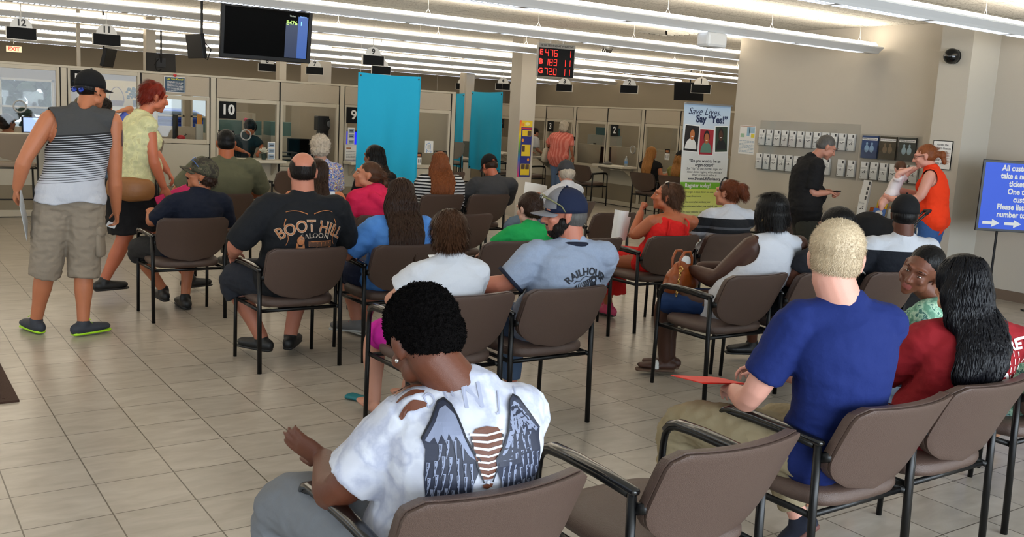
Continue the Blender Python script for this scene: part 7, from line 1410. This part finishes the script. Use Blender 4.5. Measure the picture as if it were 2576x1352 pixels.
# yellow alcove with basket and plant, and teal boxes deep in the back office
struct(G().box((4.2,22.4,0),(5.6,22.5,2.0)),'trim_2',mat('alcove_yellow','#b7a468',.8)); r=empty('office_cupboard',(4.75,21.9,0),0,'low beige cupboard before the yellow alcove behind window 11','cupboard'); G().box((-.6,-.2,0),(.6,.25,1.45)).obj('carcass',M_lowpanel,r)
r=empty('wicker_basket',(4.62,21.85,1.451),0,'brown wicker basket with a tall hoop handle behind window 11','basket'); g=G(); g.tube([(0,0,0),(0,0,.12)],[(.12,.09),(.16,.12)],18,side=(1,0,0),rnd=False); g.obj('basket_body',mat('wicker','#5c3a24',.8,bump=.6,bscale=80),r); g=G(); g.tube([(.15*math.cos(R(a)),0,.10+.30*math.sin(R(a))) for a in range(0,181,15)],.008,6); g.obj('handle',mat('wicker'),r)
g=G(); rnd=random.Random(8)
for i in range(60):
    a=rnd.random()*6.28; rr=.05+.16*rnd.random(); p=V((rr*math.cos(a),rr*math.sin(a),.18+.22*rnd.random())); g.ell(p,(.035,.03,.012),Matrix.Rotation(rnd.random()*3,3,'X')@Matrix.Rotation(rnd.random()*3,3,'Z'),seg=6,rings=4)
r=empty('potted_plant',(5.02,21.85,1.451),0,'bushy green potted plant beside the wicker basket','plant'); g.obj('foliage',mat('leaf_green','#2e4423',.7),r); G().tube([(0,0,0),(0,0,.14)],[.06,.08],14,rnd=False).obj('pot',mat('pot_dark','#2a2622',.6),r)
for i,(x,y,z,c,w_,lb) in enumerate(((5.4,16.6,0,'#4f6d6a',.9,'row of pale teal boxes behind window 10'),(6.3,16.7,0,'#557571',.5,'teal storage box right of the clerk behind window 10'))):
    r=empty('storage_cabinet',(x,y,0),0,lb,'cabinet'); G().box((-w_/2,-.2,0),(w_/2,.2,1.12)).obj('carcass',M_lowpanel,r); G().box((-w_/2,-.18,1.12),(w_/2,.18,1.36)).obj('teal_bin',mat('teal'+c,c,.6),r)
r=empty('envelope_stack',(4.17,14.33,1.32),0,'orange envelope standing in the corner of the small window','envelope'); G().box((-.03,0,0),(.04,.02,.14)).obj('sheet',mat('envelope_orange','#d88a1a',.6),r)
G().box((-.05,-.02,-.32),(.05,.03,0)).obj('holder',M_lowpanel,r)
r=empty('desk_clutter',(3.98,14.45,1.001),0,'black telephone with curled cords and a red cap behind the small window','phone'); G().box((-.16,-.08,0),(.02,.08,.07)).obj('phone_base',M_blackplastic,r,bevel=.01); g=G(); g.tube([(-.02+.06*math.cos(i*.9),.0+.02*math.sin(i*1.3),.05+.015*i) for i in range(9)],.005,6); g.obj('cord',M_blackplastic,r,smooth=True); g=G(); g.ell((-.04,0,.11),(.06,.04,.04)); g.obj('red_top',mat('heart_red'),r,smooth=True)
for x,c,lb in ((.9,'#3a6a9a','blue and white supplies on the desk behind window 12, farther left'),(1.3,'#8f6a48','brown carton with papers on the desk behind window 12')):
    o=G().box((-.14,-.1,0),(.14,.1,.16)).obj('desk_box',mat('desk_box'+c,c,.6,var=.3,vscale=12),bevel=.004); o.location=(x,14.62,1.001); tag(o,lb,'box')
r=empty('fire_notice',(2.9,14.9,1.001),0,'white framed sheet standing behind window 12','paper'); G().box((-.7,-.01,0),(-.45,.01,.22)).obj('sheet',M_wht,r)
# notice sheets pinned behind windows 1 and 3
for i,(x,y,z,w_,h_,c) in enumerate(((13.88,13.6,.86,.5,.25,'#a8b4bc'),(15.0,17.9,1.3,.18,.26,'#7f9cc0'),(15.0,17.4,1.3,.18,.26,'#7f9cc0'),(14.4,14.9,1.35,.14,.2,'#9aa4a0'),(12.70,16.95,1.18,.08,.42,'#b9bec2'))):
    pass
for i,(fr,u,v,w_,h_,c,lb) in enumerate(((FR(-1.092),-13.3,.86,.5,.24,'#a9b3ba','large pale chart pinned low behind window 1'),(FR(.042),-16.85,1.15,.10,.36,'#b9c0c6','strip of small notices on the glass of window 3'),(FR(.042),-16.75,.90,.22,.24,'#aeb4b6','leaflets on the lower corner of window 3'))):
    o,f=board('pinned_sheet',fr,u-w_/2,v,u+w_/2,v+h_,mat('sheet'+c,c,.6),.003,lb,'paper'); lines(o,f,u-w_*.4,u+w_*.4,v+h_*.1,v+h_*.9,6,M_lt)
# car park beyond the far windows
struct(G().box((-10,Y1+.25,-.15),(30,60,-.05)),'ground_outside',mat('asphalt','#8a8a88',.9))
r=empty('parked_car',(7.9,30.0,-.05),R(8),'blue car parked outside, seen through the small window','car'); CB=mat('car_blue','#1c3f8c',.2,coat=.6); g=G(); g.tube([(-2.1,0,.55),(-1.2,0,.62),(1.2,0,.62),(2.1,0,.55)],[(.80,.28),(.86,.36),(.86,.36),(.78,.28)],20,side=(0,1,0),n=.7).tube([(-1.3,0,.95),(-.6,0,1.25),(.5,0,1.25),(1.2,0,.95)],[(.70,.12),(.66,.20),(.66,.20),(.70,.12)],18,side=(0,1,0),n=.7); link(g.skin(.06,4),'car_body',CB,r)
g=G(); g.tube([(-1.15,0,1.06),(-.58,0,1.27),(.48,0,1.27),(1.05,0,1.06)],[(.72,.10),(.69,.14),(.69,.14),(.72,.10)],18,side=(0,1,0),n=.7); g.obj('windows',mat('car_glass','#1a2228',.05),r,smooth=True)
for x in (-1.35,1.35):
    for y in (-.8,.8): g=G(); g.tube([(x,y-.1,.33),(x,y+.1,.33)],.33,20,rnd=False); g.obj('wheel',M_blackplastic,r)
struct(G().box((6,36,-.1),(16,36.4,5)),'backdrop_building',mat('white_stucco','#e6e6e2',.9))
for i,(x,y,s_) in enumerate(((1.2,32,2.2),(4.9,36,2.0),(-3.2,31,2.1),(5.2,31,.9))):
    g=G(); rnd=random.Random(i)
    for k in range(160):
        d=V((rnd.gauss(0,1),rnd.gauss(0,1),rnd.gauss(0,.8))); d.normalize(); g.ell(V((0,0,s_*.9))+d*s_*(.45+.4*rnd.random()),(.28*s_*.5,.25*s_*.5,.1*s_),Matrix.Rotation(rnd.random()*3,3,'X'),seg=6,rings=4)
    r=empty('tree',(x,y,-.05),0,['dark green tree outside, left of the far windows','dark green tree outside, in front of the right part of the first windows','dark green tree outside, partly hidden at the far left','low green bush beside the blue car'][i],'tree'); g.obj('crown',mat('tree_leaf','#26331d',.9),r); G().tube([(0,0,0),(0,0,s_)],.1,8,rnd=False).obj('trunk',mat('bark','#3a2c20',.9),r)
